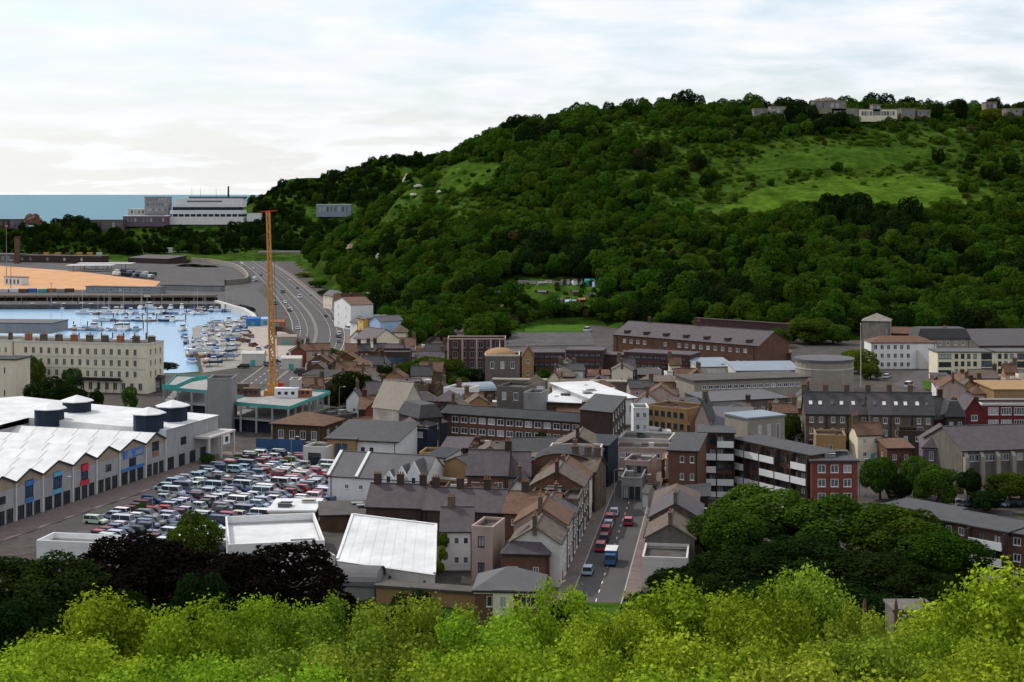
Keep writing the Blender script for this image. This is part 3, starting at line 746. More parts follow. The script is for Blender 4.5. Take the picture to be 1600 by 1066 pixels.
def roof_mesh(kind, W, d, h, rise, over, mats):
    b = MB(); x0, x1, y0, y1 = -W / 2 - over, W / 2 + over, -over, d + over; th = 0.18
    def slab(pts):
        p = [Vector(q) for q in pts]; nn = (p[1] - p[0]).cross(p[2] - p[0]).normalized() * th
        b.face(p); lo = [q - nn for q in p]; b.face(lo[::-1])
        for i in range(len(p)): j = (i + 1) % len(p); b.face([lo[i], lo[j], p[j], p[i]])
    e = h + th
    k = over * rise / (d / 2 + 1e-6) if kind == 'gx' else over * rise / (W / 2)
    if kind == 'gx':
        ym = d / 2
        slab([(x0, y0, e - k), (x1, y0, e - k), (x1, ym, e + rise), (x0, ym, e + rise)]); slab([(x1, y1, e - k), (x0, y1, e - k), (x0, ym, e + rise), (x1, ym, e + rise)])
        b.box(x0, x1, ym - .18, ym + .18, e + rise - .12, e + rise + .1)
    elif kind == 'gy':
        slab([(x0, y1, e - k), (x0, y0, e - k), (0, y0, e + rise), (0, y1, e + rise)]); slab([(x1, y0, e - k), (x1, y1, e - k), (0, y1, e + rise), (0, y0, e + rise)])
        b.box(-.18, .18, y0, y1, e + rise - .12, e + rise + .1)
    elif kind == 'hip':
        r = min(W, d) / 2 + over; f = 0.98
        if W >= d: a, c = (x0 + r * f, d / 2), (x1 - r * f, d / 2)
        else: a, c = (0, y0 + r * f), (0, y1 - r * f)
        A = (*a, e + rise); C = (*c, e + rise); p = [(x0, y0, e), (x1, y0, e), (x1, y1, e), (x0, y1, e)]
        if W >= d: slab([p[0], p[1], C, A]); slab([p[1], p[2], C]); slab([p[2], p[3], A, C]); slab([p[3], p[0], A])
        else: slab([p[0], p[1], A]); slab([p[1], p[2], C, A]); slab([p[2], p[3], C]); slab([p[3], p[0], A, C])
    elif kind == 'mansard':
        i = rise * 0.45; p = [(x0, y0), (x1, y0), (x1, y1), (x0, y1)]; q = [(x0 + i, y0 + i), (x1 - i, y0 + i), (x1 - i, y1 - i), (x0 + i, y1 - i)]
        for k2 in range(4):
            j = (k2 + 1) % 4; slab([(*p[k2], e), (*p[j], e), (*q[j], e + rise), (*q[k2], e + rise)])
        b.face([(*v, e + rise) for v in q])
    elif kind == 'mono':
        slab([(x0, y0, e), (x1, y0, e), (x1, y1, e + rise), (x0, y1, e + rise)])
    elif kind == 'flat':
        b.box(-W / 2 + .25, W / 2 - .25, .25, d - .25, h - 0.55, h - 0.4)
    elif kind == 'slab':
        b.box(x0, x1, y0, y1, h, h + 0.4)
    elif kind == 'barrel':
        n = 10
        for i in range(n):
            a0, a1 = math.pi * i / n, math.pi * (i + 1) / n; R = d / 2 + over
            slab([(x0, d / 2 - R * math.cos(a0), e + rise * math.sin(a0)), (x1, d / 2 - R * math.cos(a0), e + rise * math.sin(a0)),
                  (x1, d / 2 - R * math.cos(a1), e + rise * math.sin(a1)), (x0, d / 2 - R * math.cos(a1), e + rise * math.sin(a1))])
    return b.mesh('roof', mats)
def chimney(t, x, y, z, h=1.9, w=0.9, n=3, m='stock_brick'):
    b = MB(); b.box(-w * .8, w * .8, -w * .4, w * .4, -1.4, h); b.box(-w * .9, w * .9, -w * .5, w * .5, h, h + .18)
    c = b.build('chimney', W_[m], t, (x, y, z))
    for k in range(n):
        p = MB(); p.cyl(0, 0, 0, .55, .16, .12, 7); p.build('chimney_pot', W_['terracotta'], c, (-w * .55 + k * w * 1.1 / max(n - 1, 1), 0, h + .18))
FOOT = []
def building(name, label, L, R, h, d, roof='flat', rise=3.0, wall='brick_brown', rm='slate', wins=(), base=0.0, chim=(), fr='frame_white',
             cat='building', group=None, over=0.35, par=0.55, vents=0, sky=0, trim=None, gl=None, plinth=None, world=False):
    """L, R: where the two front top corners stand in the photo; h wall height; d depth away from the viewer"""
    A = Vector(L) if world else Vector(P(L[0], L[1], base + h)); B = Vector(R) if world else Vector(P(R[0], R[1], base + h))
    W = (B - A).length; th = math.atan2(B.y - A.y, B.x - A.x); M = (A + B) / 2
    t = thing(name, label, cat, (M.x, M.y, base), th, group)
    nv = Vector((-(B - A).y, (B - A).x)).normalized() * d; FOOT.append([tuple(A), tuple(B), tuple(B + nv), tuple(A + nv)])
    holes = put_windows(t, W, d, wins, h, fr, gl)
    b = MB(); fc = FACES(W, d)
    for k, (O, u, n, Ln, _) in fc.items(): wallface(b, O, u, n, Ln, -3.0 if base > 0.5 else -0.05, h + (0.05 if roof == 'flat' else 0), holes[k])
    if roof == 'gx':
        for x in (-W / 2, W / 2): b.face([(x, 0, h), (x, d, h), (x, d / 2, h + rise)] if x > 0 else [(x, d, h), (x, 0, h), (x, d / 2, h + rise)])
    if roof == 'gy':
        for y in (0, d): b.face([(-W / 2, y, h), (W / 2, y, h), (0, y, h + rise)] if y == 0 else [(W / 2, y, h), (-W / 2, y, h), (0, y, h + rise)])
    if roof == 'mono':
        b.face([(W / 2, 0, h), (W / 2, d, h), (W / 2, d, h + rise)]); b.face([(-W / 2, d, h), (-W / 2, 0, h), (-W / 2, d, h + rise)]); b.face([(W / 2, d, h), (-W / 2, d, h), (-W / 2, d, h + rise), (W / 2, d, h + rise)])
    if roof == 'barrel':
        for x in (-W / 2, W / 2):
            pts = [(x, d / 2 - d / 2 * math.cos(math.pi * i / 10), h + rise * math.sin(math.pi * i / 10)) for i in range(11)]
            b.face(pts if x < 0 else pts[::-1])
    b.build('wall', W_[wall], t)
    ro = add('roof', roof_mesh(roof, W, d, h, rise, over, W_[rm]), t)
    if roof == 'flat' and par:
        p = MB(); w = .3
        for (a0, a1, c0, c1) in ((-W / 2 - .04, W / 2 + .04, -.04, w), (-W / 2 - .04, W / 2 + .04, d - w, d + .04), (-W / 2 - .04, -W / 2 + w, w, d - w), (W / 2 - w, W / 2 + .04, w, d - w)):
            p.box(a0, a1, c0, c1, h + .05, h + par)
        p.build('parapet', W_[trim or wall], t)
    elif trim:
        p = MB(); p.box(-W / 2 - .22, W / 2 + .22, -.22, -.02, h - .45, h - .05); p.build('cornice', W_[trim], t)
    if plinth:
        p = MB(); p.box(-W / 2 - .06, W / 2 + .06, -.06, .0, 0, plinth[1]); p.build('plinth', W_[plinth[0]], t)
    for c in chim:
        cx = (c - .5) * W
        if roof == 'gx': zc = h + rise; cy = d / 2
        elif roof == 'gy': zc = h + rise * (1 - abs(cx) / (W / 2)); cy = d * .5
        else: zc = h + (rise * .6 if roof in ('hip', 'mansard') else 0.3); cy = d * .5
        chimney(t, cx, cy, zc, m='brick_dark' if wall.startswith('brick') else 'stock_brick')
    if roof in ('gx', 'hip', 'mono', 'mansard') and h < 30 and W > 4:
        p = MB(); p.box(-W / 2 - over, W / 2 + over, -over - .14, -over + .0, h - .12, h + .06); g = p.build('gutter', W_['iron'], t)
        p = MB(); p.box(-.07, .07, -.16, -.02, 0.1, h - .1); dp = p.mesh('drainpipe', W_['iron'])
        for sx in ((-.47, .47) if W > 14 else (.46,)): add('drainpipe', dp, t, (sx * W, 0, 0))
    if cat == 'house':
        p = MB(); p.box(-.5, .5, -.07, -.015, 0.05, 2.1); add('door', p.mesh('door', W_[brng.choice(('navy', 'red', 'timber', 'frame_white', 'teal'))]), t, (W * brng.uniform(-.3, .3), 0, 0))
    for k in range(vents):
        s = brng.uniform(.5, 1.4); p = MB(); p.box(-s, s, -s * .7, s * .7, -.6, brng.uniform(.5, 1.2)); p.box(-s * 1.1, s * 1.1, -s * .8, s * .8, 1.0, 1.1) if s > 1 else None
        p.build('roof_vent', W_[brng.choice(('grey', 'offwhite', 'roof_grey'))], t, (brng.uniform(-.4, .4) * W, brng.uniform(.2, .8) * d, h + .1))
    for k in range(sky):
        p = MB(); f = (k + .5) / sky; yy = d * .24; zz_ = h + rise * .48 + .22
        p.box(-.45, .45, -.6, .6, -.08, .12); q = p.build('skylight', W_[brng.choice(('frame_white', 'roof_grey'))], t, ((f - .5) * W * .9, yy, zz_)); q.rotation_euler = (math.atan2(rise, d / 2), 0, 0)
    return t, W, d
def local_part(t, name, mb, m, loc=(0, 0, 0), rz=0.0): return mb.build(name, W_[m] if isinstance(m, str) else m, t, loc, rz)
# ------------------------------------------------------------------ the row of shops with saw-tooth gables
def shops():
    ang = math.atan2(-RU.y, -RU.x)                       # local +x runs from the near end to the far end
    t = thing('shopping_centre', 'long white-roofed shopping centre with a saw-tooth row of gables beside the car park', 'building', (RX1.x, RX1.y, 0), ang)
    LEN = (RX1 - RX0).length
    def tx(px):                                           # where a photo column meets the facade foot
        a = Vector(P(px, 736 + (262 - px) * 0.333)); return (RX1 - a).dot(RU)
    DEP = 40.0; HV, HP = 8.5, 10.5
    val = [-22.0] + [tx(p) for p in (-22, 24, 66, 113, 150, 186, 227, 258)]
    tan, gr = W_['gable_tan'], mat('shop_wall', (0.31, 0.305, 0.315), var=0.08, streak=0.2)
    wl = MB(); gb = MB()
    kinds_ = ['plain', 'plain', 'blue', 'cyan', 'red', 'plain', 'bigblue', 'red2']
    for k in range(len(val) - 1):
        a, b = val[k], val[k + 1]; m = (a + b) / 2; w = b - a
        holes = []
        def win(x, z, ww, hh, nm='window', fr='frame_dark', gl=G_dark):
            holes.append((x - ww / 2, x + ww / 2, z, z + hh)); f, p = win_meshes(ww, hh, fr, gl)
            o = add(nm, f, t, (x, 0, z)); add('pane', p, o)
        for f in (.2, .5, .8): win(a + w * f, 0.25, w * .23, 2.9, 'shop_window')
        kd = kinds_[k]
        if kd in ('blue', 'cyan', 'red'): win(m, 4.4, w * .30, 3.7, 'tall_window', gl=G_blue)
        elif kd == 'bigblue': win(m, 4.0, w * .26, 2.0)
        elif kd == 'red2': win(m, 6.2, w * .34, 2.2)
        else: win(m + 0.3, 4.7, w * .24, 1.5)
        lo_h = []
        for h in holes:
            lo_h.append((h[0] - a, h[1] - a, h[2], min(h[3], HV - 1.2)))
        wallface(wl, (a, 0), (1, 0), (0, 1), w, 0, HV - 1.2, [h for h in lo_h if h[3] > h[2] + .1])
        # tan upper wall with the gable point, frame of the high windows cut out by hand
        hi = [h for h in holes if h[3] >= HV - 1.2]
        lo = HV - 1.2
        if hi:
            s0, s1, z0, z1 = hi[0]
            gb.face([(a, 0, lo), (s0 - a + a, 0, lo), (s0, 0, z1), (a, 0, HV)]); gb.face([(s1, 0, lo), (b, 0, lo), (b, 0, HV), (s1, 0, z1)])
            gb.face([(a, 0, HV), (s0, 0, z1), (s1, 0, z1), (b, 0, HV), (m, 0, HP)])
            if z0 > lo: gb.face([(s0, 0, lo), (s1, 0, lo), (s1, 0, z0), (s0, 0, z0)])
        else:
            gb.face([(a, 0, lo), (b, 0, lo), (b, 0, HV), (m, 0, HP), (a, 0, HV)])
        # signs and awnings on the front
        def panel(nm, x0, x1, z0, z1, mt, y=-0.18):
            p = MB(); p.box(x0, x1, y, -0.02, z0, z1); return p.build(nm, W_[mt], t)
        if kd == 'blue': panel('sign_panel', m - w * .16, m + w * .16, 3.35, 4.2, 'sign_blue'); panel('sign_panel', m - w * .15, m + w * .15, 6.9, 7.9, 'sign_blue', -.3)
        if kd == 'cyan': panel('sign_panel', m - w * .17, m + w * .17, 3.3, 4.2, 'sign_cyan'); panel('sign_panel', m - w * .15, m + w * .15, 7.1, 8.0, 'sign_cyan', -.3)
        if kd == 'red': panel('sign_panel', m - w * .19, m + w * .19, 3.3, 4.3, 'sign_red'); panel('sign_panel', m - w * .13, m + w * .13, 6.4, 7.9, 'sign_red', -.3)
        if kd == 'bigblue':
            panel('sign_panel', a + w * .06, b - w * .06, 3.3, 4.0, 'sign_blue')
            s = panel('shop_sign', m - w * .36, m + w * .40, 6.3, 8.2, 'sign_blue', -.25)
            q = MB(); q.face([(m - w * .28, -.27, 6.45), (m - w * .02, -.27, 6.45), (m - w * .1, -.27, 8.05), (m - w * .2, -.27, 8.05)]); q.face([(m + w * .06, -.27, 6.6), (m + w * .34, -.27, 6.7), (m + w * .36, -.27, 7.9), (m + w * .1, -.27, 7.6)])
            q.build('sign_lettering', W_['roof_blue'], s)
        if kd == 'red2': panel('sign_panel', m - w * .15, m + w * .15, 4.7, 5.9, 'terracotta')
        p = MB(); p.box(b - .22, b + .22, -.25, -.02, 0, HV - .1); p.build('pilaster', W_['offwhite'], t)
    wl.build('wall', gr, t); gb.build('gable_wall', tan, t)
    # roof: each bay a pair of slopes running back from the front
    for k in range(len(val) - 1):
        a, b = val[k], val[k + 1]; m = (a + b) / 2; r = MB()
        r.face([(a, -.35, HV), (m, -.35, HP + .05), (m, DEP, HP + .05), (a, DEP, HV)]); r.face([(m, -.35, HP + .05), (b, -.35, HV), (b, DEP, HV), (m, DEP, HP + .05)])
        ro = r.build('roof', W_['roof_white'], t)
        s = MB()
        for y in range(4, 40, 6):
            for (xa, za, xb, zb) in ((a, HV, m, HP + .05), (m, HP + .05, b, HV)):
                s.bar((xa, y, za + .03), (xb, y, zb + .03), .16, .08)
        s.build('roof_seam', W_['offwhite'], ro)
        c = MB(); c.bar((a, -.3, HV - .1), (m, -.3, HP - .05), .2, .35); c.bar((m, -.3, HP - .05), (b, -.3, HV - .1), .2, .35); c.build('bargeboard', W_['frame_dark'], t)
    x0, x1 = val[-1], LEN + 2.0
    # far hall with a plain front, the entrance canopy and the back hall
    e = MB(); hol = []
    def win2(x, z, ww, hh, nm='window'):
        hol.append((x - ww / 2 - x0, x + ww / 2 - x0, z, z + hh)); f, p = win_meshes(ww, hh, 'frame_dark', G_dark); o = add(nm, f, t, (x, 0, z)); add('pane', p, o)
    n = 4
    for k in range(n): win2(x0 + (x1 - x0) * (k + .5) / n * .8, .25, 3.0, 3.0, 'shop_window')
    win2(x0 + (x1 - x0) * .33, 5.6, 2.8, 1.9)
    wallface(e, (x0, 0), (1, 0), (0, 1), x1 - x0, 0, HP, hol); e.face([(x1, 0, 0), (x1, 86, 0), (x1, 86, HP), (x1, 0, HP)])
    e.face([(-22, 86, 0), (-22, DEP, 0), (-22, DEP, HP), (-22, 86, HP)]); e.face([(x1, 86, 0), (-22, 86, 0), (-22, 86, HP), (x1, 86, HP)])
    e.face([(x0, DEP, HV - .5), (-22, DEP, HV - .5), (-22, DEP, HP), (x0, DEP, HP)][::-1]); e.build('hall_wall', gr, t)
    r = MB(); ridge = 62; zr = HP + 2.6
    r.face([(x0, -.3, HP), (x1 + .3, -.3, HP), (x1 + .3, DEP, HP + 1.4), (x0, DEP, HP + 1.4)]); r.face([(x0, -.3, HP), (x0, DEP, HP + 1.4), (x0, DEP, HV), (x0, -.3, HV)])
    r.face([(-22, DEP, HP), (x0, DEP, HP + 1.4), (x0, ridge, zr), (-22, ridge, zr)]); r.face([(x0, DEP, HP + 1.4), (x1 + .3, DEP, HP + 1.4), (x1 + .3, ridge, zr), (x0, ridge, zr)])
    r.face([(x1 + .3, 86, HP), (-22, 86, HP), (-22, ridge, zr), (x1 + .3, ridge, zr)]); r.build('hall_roof', W_['roof_white'], t)
    p = MB(); p.box(x0 - 26, x0 - 8, DEP + 2, DEP + 9, HP + .1, HP + 1.15); p.build('roof_terrace', W_['timber'], t)
    c = MB(); c.box(x1 - 13, x1 + 1.5, -4.5, -.1, 6.2, 6.7)
    c.build('entrance_canopy', W_['offwhite'], t)
    for x in (x1 - 12.5, x1 - 6, x1 + 1): q = MB(); q.box(x - .25, x + .25, -4.4, -3.9, 0, 6.2); q.build('canopy_post', W_['offwhite'], t)
    q = MB(); q.box(x1 - 5.6, x1 - 2, -4.6, -4.5, 3.6, 6.1); s = q.build('entrance_sign', W_['frame_white'], t)
    q = MB(); q.box(x1 - 4.6, x1 - 3.0, -4.66, -4.61, 4.2, 5.6); q.build('sign_symbol', W_['navy'], s)
    for px, py in ((77, 643), (120, 631), (232, 651), (270, 639)):
        wx, wy = P(px, py + 8, HP + 1.8); dv = Vector((wx, wy)) - RX1; lx = -dv.dot(RU); ly = -dv.dot(RN)
        c = MB(); c.cyl(0, 0, -2.0, 2.2, 3.8, 3.8, 8); co = c.build('roof_lantern', W_['navy'], t, (lx, ly, HP + 1.6), .39)
        h = MB(); h.cyl(0, 0, 2.3, 2.5, 4.5, 4.5, 8); h.cyl(0, 0, 2.5, 3.9, 4.5, .3, 8); h.build('lantern_cap', W_['roof_white'], co)
shops()

BD = building
fr4 = dict
# ------------------------------------------------------------------ sea front, left
t, W, d = BD('hotel', 'long cream seafront terrace of four storeys with rows of dark sash windows and chimneys', (22, 536), (230, 541), 16.7, 13, 'flat', wall='cream', rm='felt', trim='offwhite', par=.9,
   wins=[('F', 3, 15, 1.25, 2.2, dict(z0=4.6, z1=16.2)), ('F', 1, 11, 1.5, 2.6, dict(z0=0, z1=4.4, m=(.3, .98))), ('R', 3, 3, 1.2, 2.1, dict(z0=4.6, z1=16.2))], gl=G_dark, fr='offwhite')
for k in range(9): chimney(t, W * (-.47 + .117 * k), d * .55, 16.6, 2.6, 1.5, 4, 'stock_brick' if k % 3 else 'terracotta')
b = MB(); b.box(-W * .12, W * .32, -1.6, -.1, 4.3, 4.5)
for k in range(9): b.box(-W * .12 + k * W * .055, -W * .12 + k * W * .055 + .12, -1.6, -1.48, 0, 4.3)
b.box(-W * .12, W * .32, -1.6, -1.52, 4.5, 5.4); local_part(t, 'veranda', b, 'iron')
for z in (8.4, 12.3):
    b = MB(); b.box(-W / 2, W / 2, -.14, -.01, z, z + .25); local_part(t, 'string_course', b, 'offwhite')
BD('hotel', 'end block of the cream seafront terrace behind the blank cream house', (-50, 531), (18, 534), 17.2, 13, 'flat', wall='cream', rm='felt', wins=[('F', 3, 6, 1.2, 2.0, dict(z0=4.5, z1=16))], chim=(.3, .7), gl=G_dark, trim='offwhite')
BD('apartment_block', 'tall blank cream block with dark flat top at the left edge', (-30, 562), (25, 563), 15, 10, 'slab', wall='cream', rm='roof_dark', wins=[('F', 2, 1, .6, 2.2, dict(m=(.55, .8)))])
BD('shelter', 'low dark timber shed with mauve roof before the seafront terrace', (33, 582), (112, 584), 5.5, 7, 'mono', .9, wall='timber', rm='purple')
BD('house', 'small pinkish garden house beside the timber shed', (113, 581), (135, 580), 6.0, 8, 'flat', wall='pink', rm='felt', wins=[('F', 1, 1, 1, 1.4)])
BD('quay_shed', 'long grey flat-roofed quay shed left of the marina', (-40, 505), (80, 506), 5, 22, 'slab', wall='grey', rm='roof_grey')
BD('gatehouse', 'small stone gatehouse on the road behind the seafront terrace', (232, 592), (252, 592), 4.5, 6, 'hip', 1.5, wall='greybrown', rm='roof_dark', wins=[('F', 1, 2, 1, 1.5)])
# ------------------------------------------------------------------ unfinished concrete deck with the crane
def deck(name, label, poly, z1, z2, ncol, cols_at):
    t = thing(name, label, 'building', (poly[0][0], poly[0][1], 0)); o = Vector(poly[0]); lp = [tuple(Vector(p) - o) for p in poly]; lp = ccw(lp)
    for k, z in enumerate((z1, z2)):
        b = MB(); b.prism(lp, z - .45, z); local_part(t, 'floor_slab', b, m_conc)
        b = MB(); n = len(lp)
        for i in range(n): a, c = lp[i], lp[(i + 1) % n]; b.bar((*a, z + .15), (*c, z + .15), .12, .9)
        if k == 1: local_part(t, 'edge_barrier', b, 'teal')
    n = len(lp)
    for i in range(n):
        a = Vector(lp[i]); c = Vector(lp[(i + 1) % n]); m = max(int((c - a).length / 5.5), 1)
        for j in range(m):
            p = a + (c - a) * (j / m); p = p * .985
            b = MB(); b.box(-.28, .28, -.28, .28, 0, z2 - .46); local_part(t, 'column', b, m_conc, (p.x, p.y, 0))
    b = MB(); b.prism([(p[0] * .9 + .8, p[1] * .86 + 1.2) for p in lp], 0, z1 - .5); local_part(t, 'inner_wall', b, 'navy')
    return t
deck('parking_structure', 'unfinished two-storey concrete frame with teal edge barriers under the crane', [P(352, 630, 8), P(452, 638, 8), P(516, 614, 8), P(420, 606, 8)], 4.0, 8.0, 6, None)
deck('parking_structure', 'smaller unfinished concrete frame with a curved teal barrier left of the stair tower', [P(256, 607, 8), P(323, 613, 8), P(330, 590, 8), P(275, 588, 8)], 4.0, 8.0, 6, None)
BD('stair_tower', 'plain pale concrete stair tower between the two unfinished decks', (324, 594), (362, 594), 15.5, 9, 'flat', wall='grey', rm='roof_grey', cat='tower')
b = MB(); pts = [P(253, 604, 9.5), P(275, 603, 9.8), P(300, 594, 11), P(328, 590, 11.6)]
for i in range(3):
    (xa, ya), (xb, yb) = pts[i], pts[i + 1]; za = (9.0, 9.0, 10.6, 11.4); b.face([(xa, ya, za[i] - .2), (xb, yb, za[i + 1] - .2), (xb, yb, za[i + 1] + 1.1), (xa, ya, za[i] + 1.1)]); b.face([(xa, ya + .3, za[i] + 1.1), (xb, yb + .3, za[i + 1] + 1.1), (xb, yb + .3, za[i + 1] - .2), (xa, ya + .3, za[i] - .2)]); b.face([(xa, ya, za[i] + 1.1), (xb, yb, za[i + 1] + 1.1), (xb, yb + .3, za[i + 1] + 1.1), (xa, ya + .3, za[i] + 1.1)])
tag(b.build('ramp_barrier', W_['teal']), 'curving green barrier climbing a ramp behind the shops', 'barrier')
def crane():
    bx, by = P(427, 617, 8); t = thing('crane', 'tall orange crane mast rising from the unfinished concrete deck', 'crane', (bx, by, 8.0))
    tx, ty, tz = Q(419, 335, by); top = Vector((tx - bx, 0, tz - 8)); n = 3
    b = MB(); b.box(-2.6, 2.6, -2.2, 2.2, 0, 1.6); b.box(-1.6, 1.6, -1.6, 1.6, 1.6, 3.4); local_part(t, 'base', b, 'orange')
    b = MB(); b.box(1.7, 3.0, -1.0, 1.0, 1.7, 3.7); local_part(t, 'cab', b, 'red')
    z = [0.04, .36, .70, 1.0]; w = [1.6, 1.25, 0.95]
    for k in range(3):
        b = MB(); a = top * z[k]; c = top * (z[k + 1] + .015); s = w[k] / 2; N = 9 - 1 * k
        for sx in (-1, 1):
            for sy in (-1, 1): b.bar(a + Vector((sx * s, sy * s, 0)), c + Vector((sx * s * .93, sy * s * .93, 0)), .36)
        for i in range(N):
            p = a + (c - a) * (i / N); q = a + (c - a) * ((i + 1) / N); sg = 1 if i % 2 else -1
            for f in (-1, 1):
                b.bar(p + Vector((-s * sg, f * s, 0)), q + Vector((s * sg, f * s, 0)), .26); b.bar(p + Vector((f * s, -s * sg, 0)), q + Vector((f * s, s * sg, 0)), .26)
                b.bar(p + Vector((-s, f * s, 0)), p + Vector((s, f * s, 0)), .24)
        local_part(t, 'mast_section', b, 'orange')
    b = MB(); b.box(-.5, .6, -.5, .5, 0, 1.2); b.bar((-2.2, 0, .8), (2.8, 0, 1.2), .3); local_part(t, 'mast_head', b, 'red', tuple(top))
    b = MB(); b.bar((1.6, 0, 2), tuple(top + Vector((1.4, 0, 0))), .09); local_part(t, 'cable', b, 'iron')
crane()
for k, (px, py, w, h, c, lb) in enumerate(((447, 622, 7, 2.8, 'frame_white', 'white site cabin on the unfinished deck right of the crane'), (392, 620, 5, 2.4, 'tile_brown', 'rusty stack of formwork on the deck left of the crane'), (372, 617, 6, 3.2, 'tile_mixed', 'brown brick core rising on the deck near the stair tower'), (473, 621, 5, 2.0, 'terracotta', 'reddish pallets of brick on the right of the deck'))):
    x, y = P(px, py, 8); t = thing('site_cabin' if k == 0 else 'material_stack', lb, 'cabin' if k == 0 else 'materials', (x, y, 8.0))
    b = MB(); b.box(-w / 2, w / 2, 0, 3, .05, h); b.box(-w / 2 - .1, w / 2 + .1, -.1, 3.1, h, h + .15); local_part(t, 'body', b, c)
    for q in range(3):
        b = MB(); b.box(-.5, .5, -.06, -.01, 1, 1.9); local_part(t, 'panel', b, 'frame_dark', ((q - 1) * w / 3.4, 0, 0))
# ------------------------------------------------------------------ middle of town
BD('pavilion', 'brown pavilion with shallow hipped roof before the unfinished deck', (426, 662), (504, 666), 5.2, 13, 'hip', 2.6, wall='timber', rm='tile_brown', over=.9, wins=[('F', 1, 4, 1.7, 2.4, dict(sill=1.2)), ('R', 1, 2, 1.4, 2.2)])
t = thing('hoarding', 'dark blue site hoarding along the far edge of the car park', 'hoarding', (*P(400, 704), 0))
b0 = Vector(P(400, 704)); b1 = Vector(P(473, 708)); nn = 9
for k in range(nn):
    b = MB(); a = (b1 - b0) * (k / nn); c = (b1 - b0) * ((k + .96) / nn); b.bar((a.x, a.y, 1.7 + .05 * (k % 2)), (c.x, c.y, 1.7 + .05 * (k % 2)), .1, 3.3); local_part(t, 'panel', b, 'blue')
BD('kiosk', 'small white box building with a large dark opening by the car park', (474, 700), (509, 702), 4.4, 7, 'flat', wall='offwhite', rm='roof_grey', wins=[('F', 1, 1, 3.6, 3.2, dict(sill=.1))], fr='frame_dark', gl=G_dark)
BD('community_hall', 'slate-roofed hall with tan end bay, tall blue windows and white wall', (512, 686), (620, 691), 6.0, 16, 'mono', 2.6, wall='white', rm='slate', wins=[('F', 1, 2, 1.1, 2.2, dict(m=(.45, .7))), ], over=.8, fr='frame_dark', gl=G_dark)
t, W, d = BD('community_hall', 'tan end bay with paired tall dark blue windows joined to the slate-roofed hall', (511, 687), (556, 688.5), 6.1, 5, 'slab', wall='tan', rm='slate', wins=[('F', 1, 2, 2.3, 4.6, dict(sill=.6, m=.28))], gl=G_blue, fr='frame_dark')
t, W, d = BD('chapel', 'white walled hall with wide grey roof and three pointed white gables', (513, 744), (662, 753), 5.6, 15, 'gx', 4.4, wall='white', rm='roof_grey', wins=[('F', 1, 2, 1.0, 1.0, dict(m=(.12, .42), sill=3))], over=.2)
for x, w, hh in ((.14, 3.2, 3.4), (.27, 4.2, 4.6), (.40, 5.0, 5.8)):
    b = MB(); xx = x * W; 
    b.face([(xx - w / 2, -.3, 3.6), (xx + w / 2, -.3, 3.6), (xx + w / 2, -.3, 5.4), (xx, -.3, 4.2 + hh), (xx - w / 2, -.3, 5.4)]); b.face([(xx + w / 2, .4, 3.6), (xx - w / 2, .4, 3.6), (xx - w / 2, .4, 5.4), (xx, .4, 4.2 + hh), (xx + w / 2, .4, 5.4)])
    b.face([(xx - w / 2, -.3, 5.4), (xx, -.3, 4.2 + hh), (xx, .4, 4.2 + hh), (xx - w / 2, .4, 5.4)]); b.face([(xx, -.3, 4.2 + hh), (xx + w / 2, -.3, 5.4), (xx + w / 2, .4, 5.4), (xx, .4, 4.2 + hh)])
    local_part(t, 'gable_front', b, 'white')
    b = MB(); b.box(xx - .4, xx + .4, -.36, -.31, 5.0, 6.4); local_part(t, 'gable_window', b, G_dark)
    b = MB(); b.face([(xx - w / 2, .4, 5.6), (xx, .4, 4.2 + hh), (xx, 6.5, 4.2 + hh)]); b.face([(xx, .4, 4.2 + hh), (xx + w / 2, .4, 5.6), (xx, 6.5, 4.2 + hh)]); local_part(t, 'gable_roof', b, 'roof_grey')
for x in (-.5, -.2):
    b = MB(); b.bar((x * W, -.2, 5.8), (x * W, d / 2, 10.2), .7, .5); local_part(t, 'coping', b, 'white')
BD('workshop', 'tan rendered box with white coping beside the three-gabled hall', (664, 757), (717, 762), 4.8, 7, 'flat', wall='tan', rm='felt', trim='offwhite')
BD('workshop', 'taller tan gabled end wall behind the white hall', (694, 722), (731, 727), 8.0, 9, 'gy', 1.4, wall='tan', rm='felt')
BD('shop', 'white shop back with dark flat roof beside the tan gable', (664, 714), (696, 716), 7.2, 10, 'mono', .6, wall='offwhite', rm='roof_dark')
BD('terraced_house', 'wide brown brick house with mauve slate roof and six windows', (730, 743), (792, 744), 9.0, 11, 'gx', 4.6, wall='brick_brown', rm='slate_mauve', wins=[('F', 2, 3, 1.7, 1.6, dict(z0=1, z1=8.6, skip=.0))], chim=(.98,))
BD('terraced_house', 'narrow white-fronted house with mauve roof beside the brown brick house', (792, 746), (828, 746), 8.2, 11, 'gx', 4.6, wall='offwhite', rm='slate_mauve', wins=[('F', 1, 1, 2.6, 1.7, dict(z0=4.4, z1=8)), ('F', 1, 3, .9, 1.2, dict(z0=0, z1=3))], fr='frame_dark')
BD('flats', 'long brick apartment building with two rows of pale windows and slate roof', (690, 645), (938, 662), 9.4, 10, 'gx', 1.5, wall='brick_brown', rm='roof_dark', wins=[('F', 2, 15, 2.0, 1.6, dict(z0=3.2, z1=9.2, sill=.9)), ('F', 1, 10, 2.2, 2.2, dict(z0=0, z1=3.2, skip=.3))], over=.6, gl=None, cat='building')
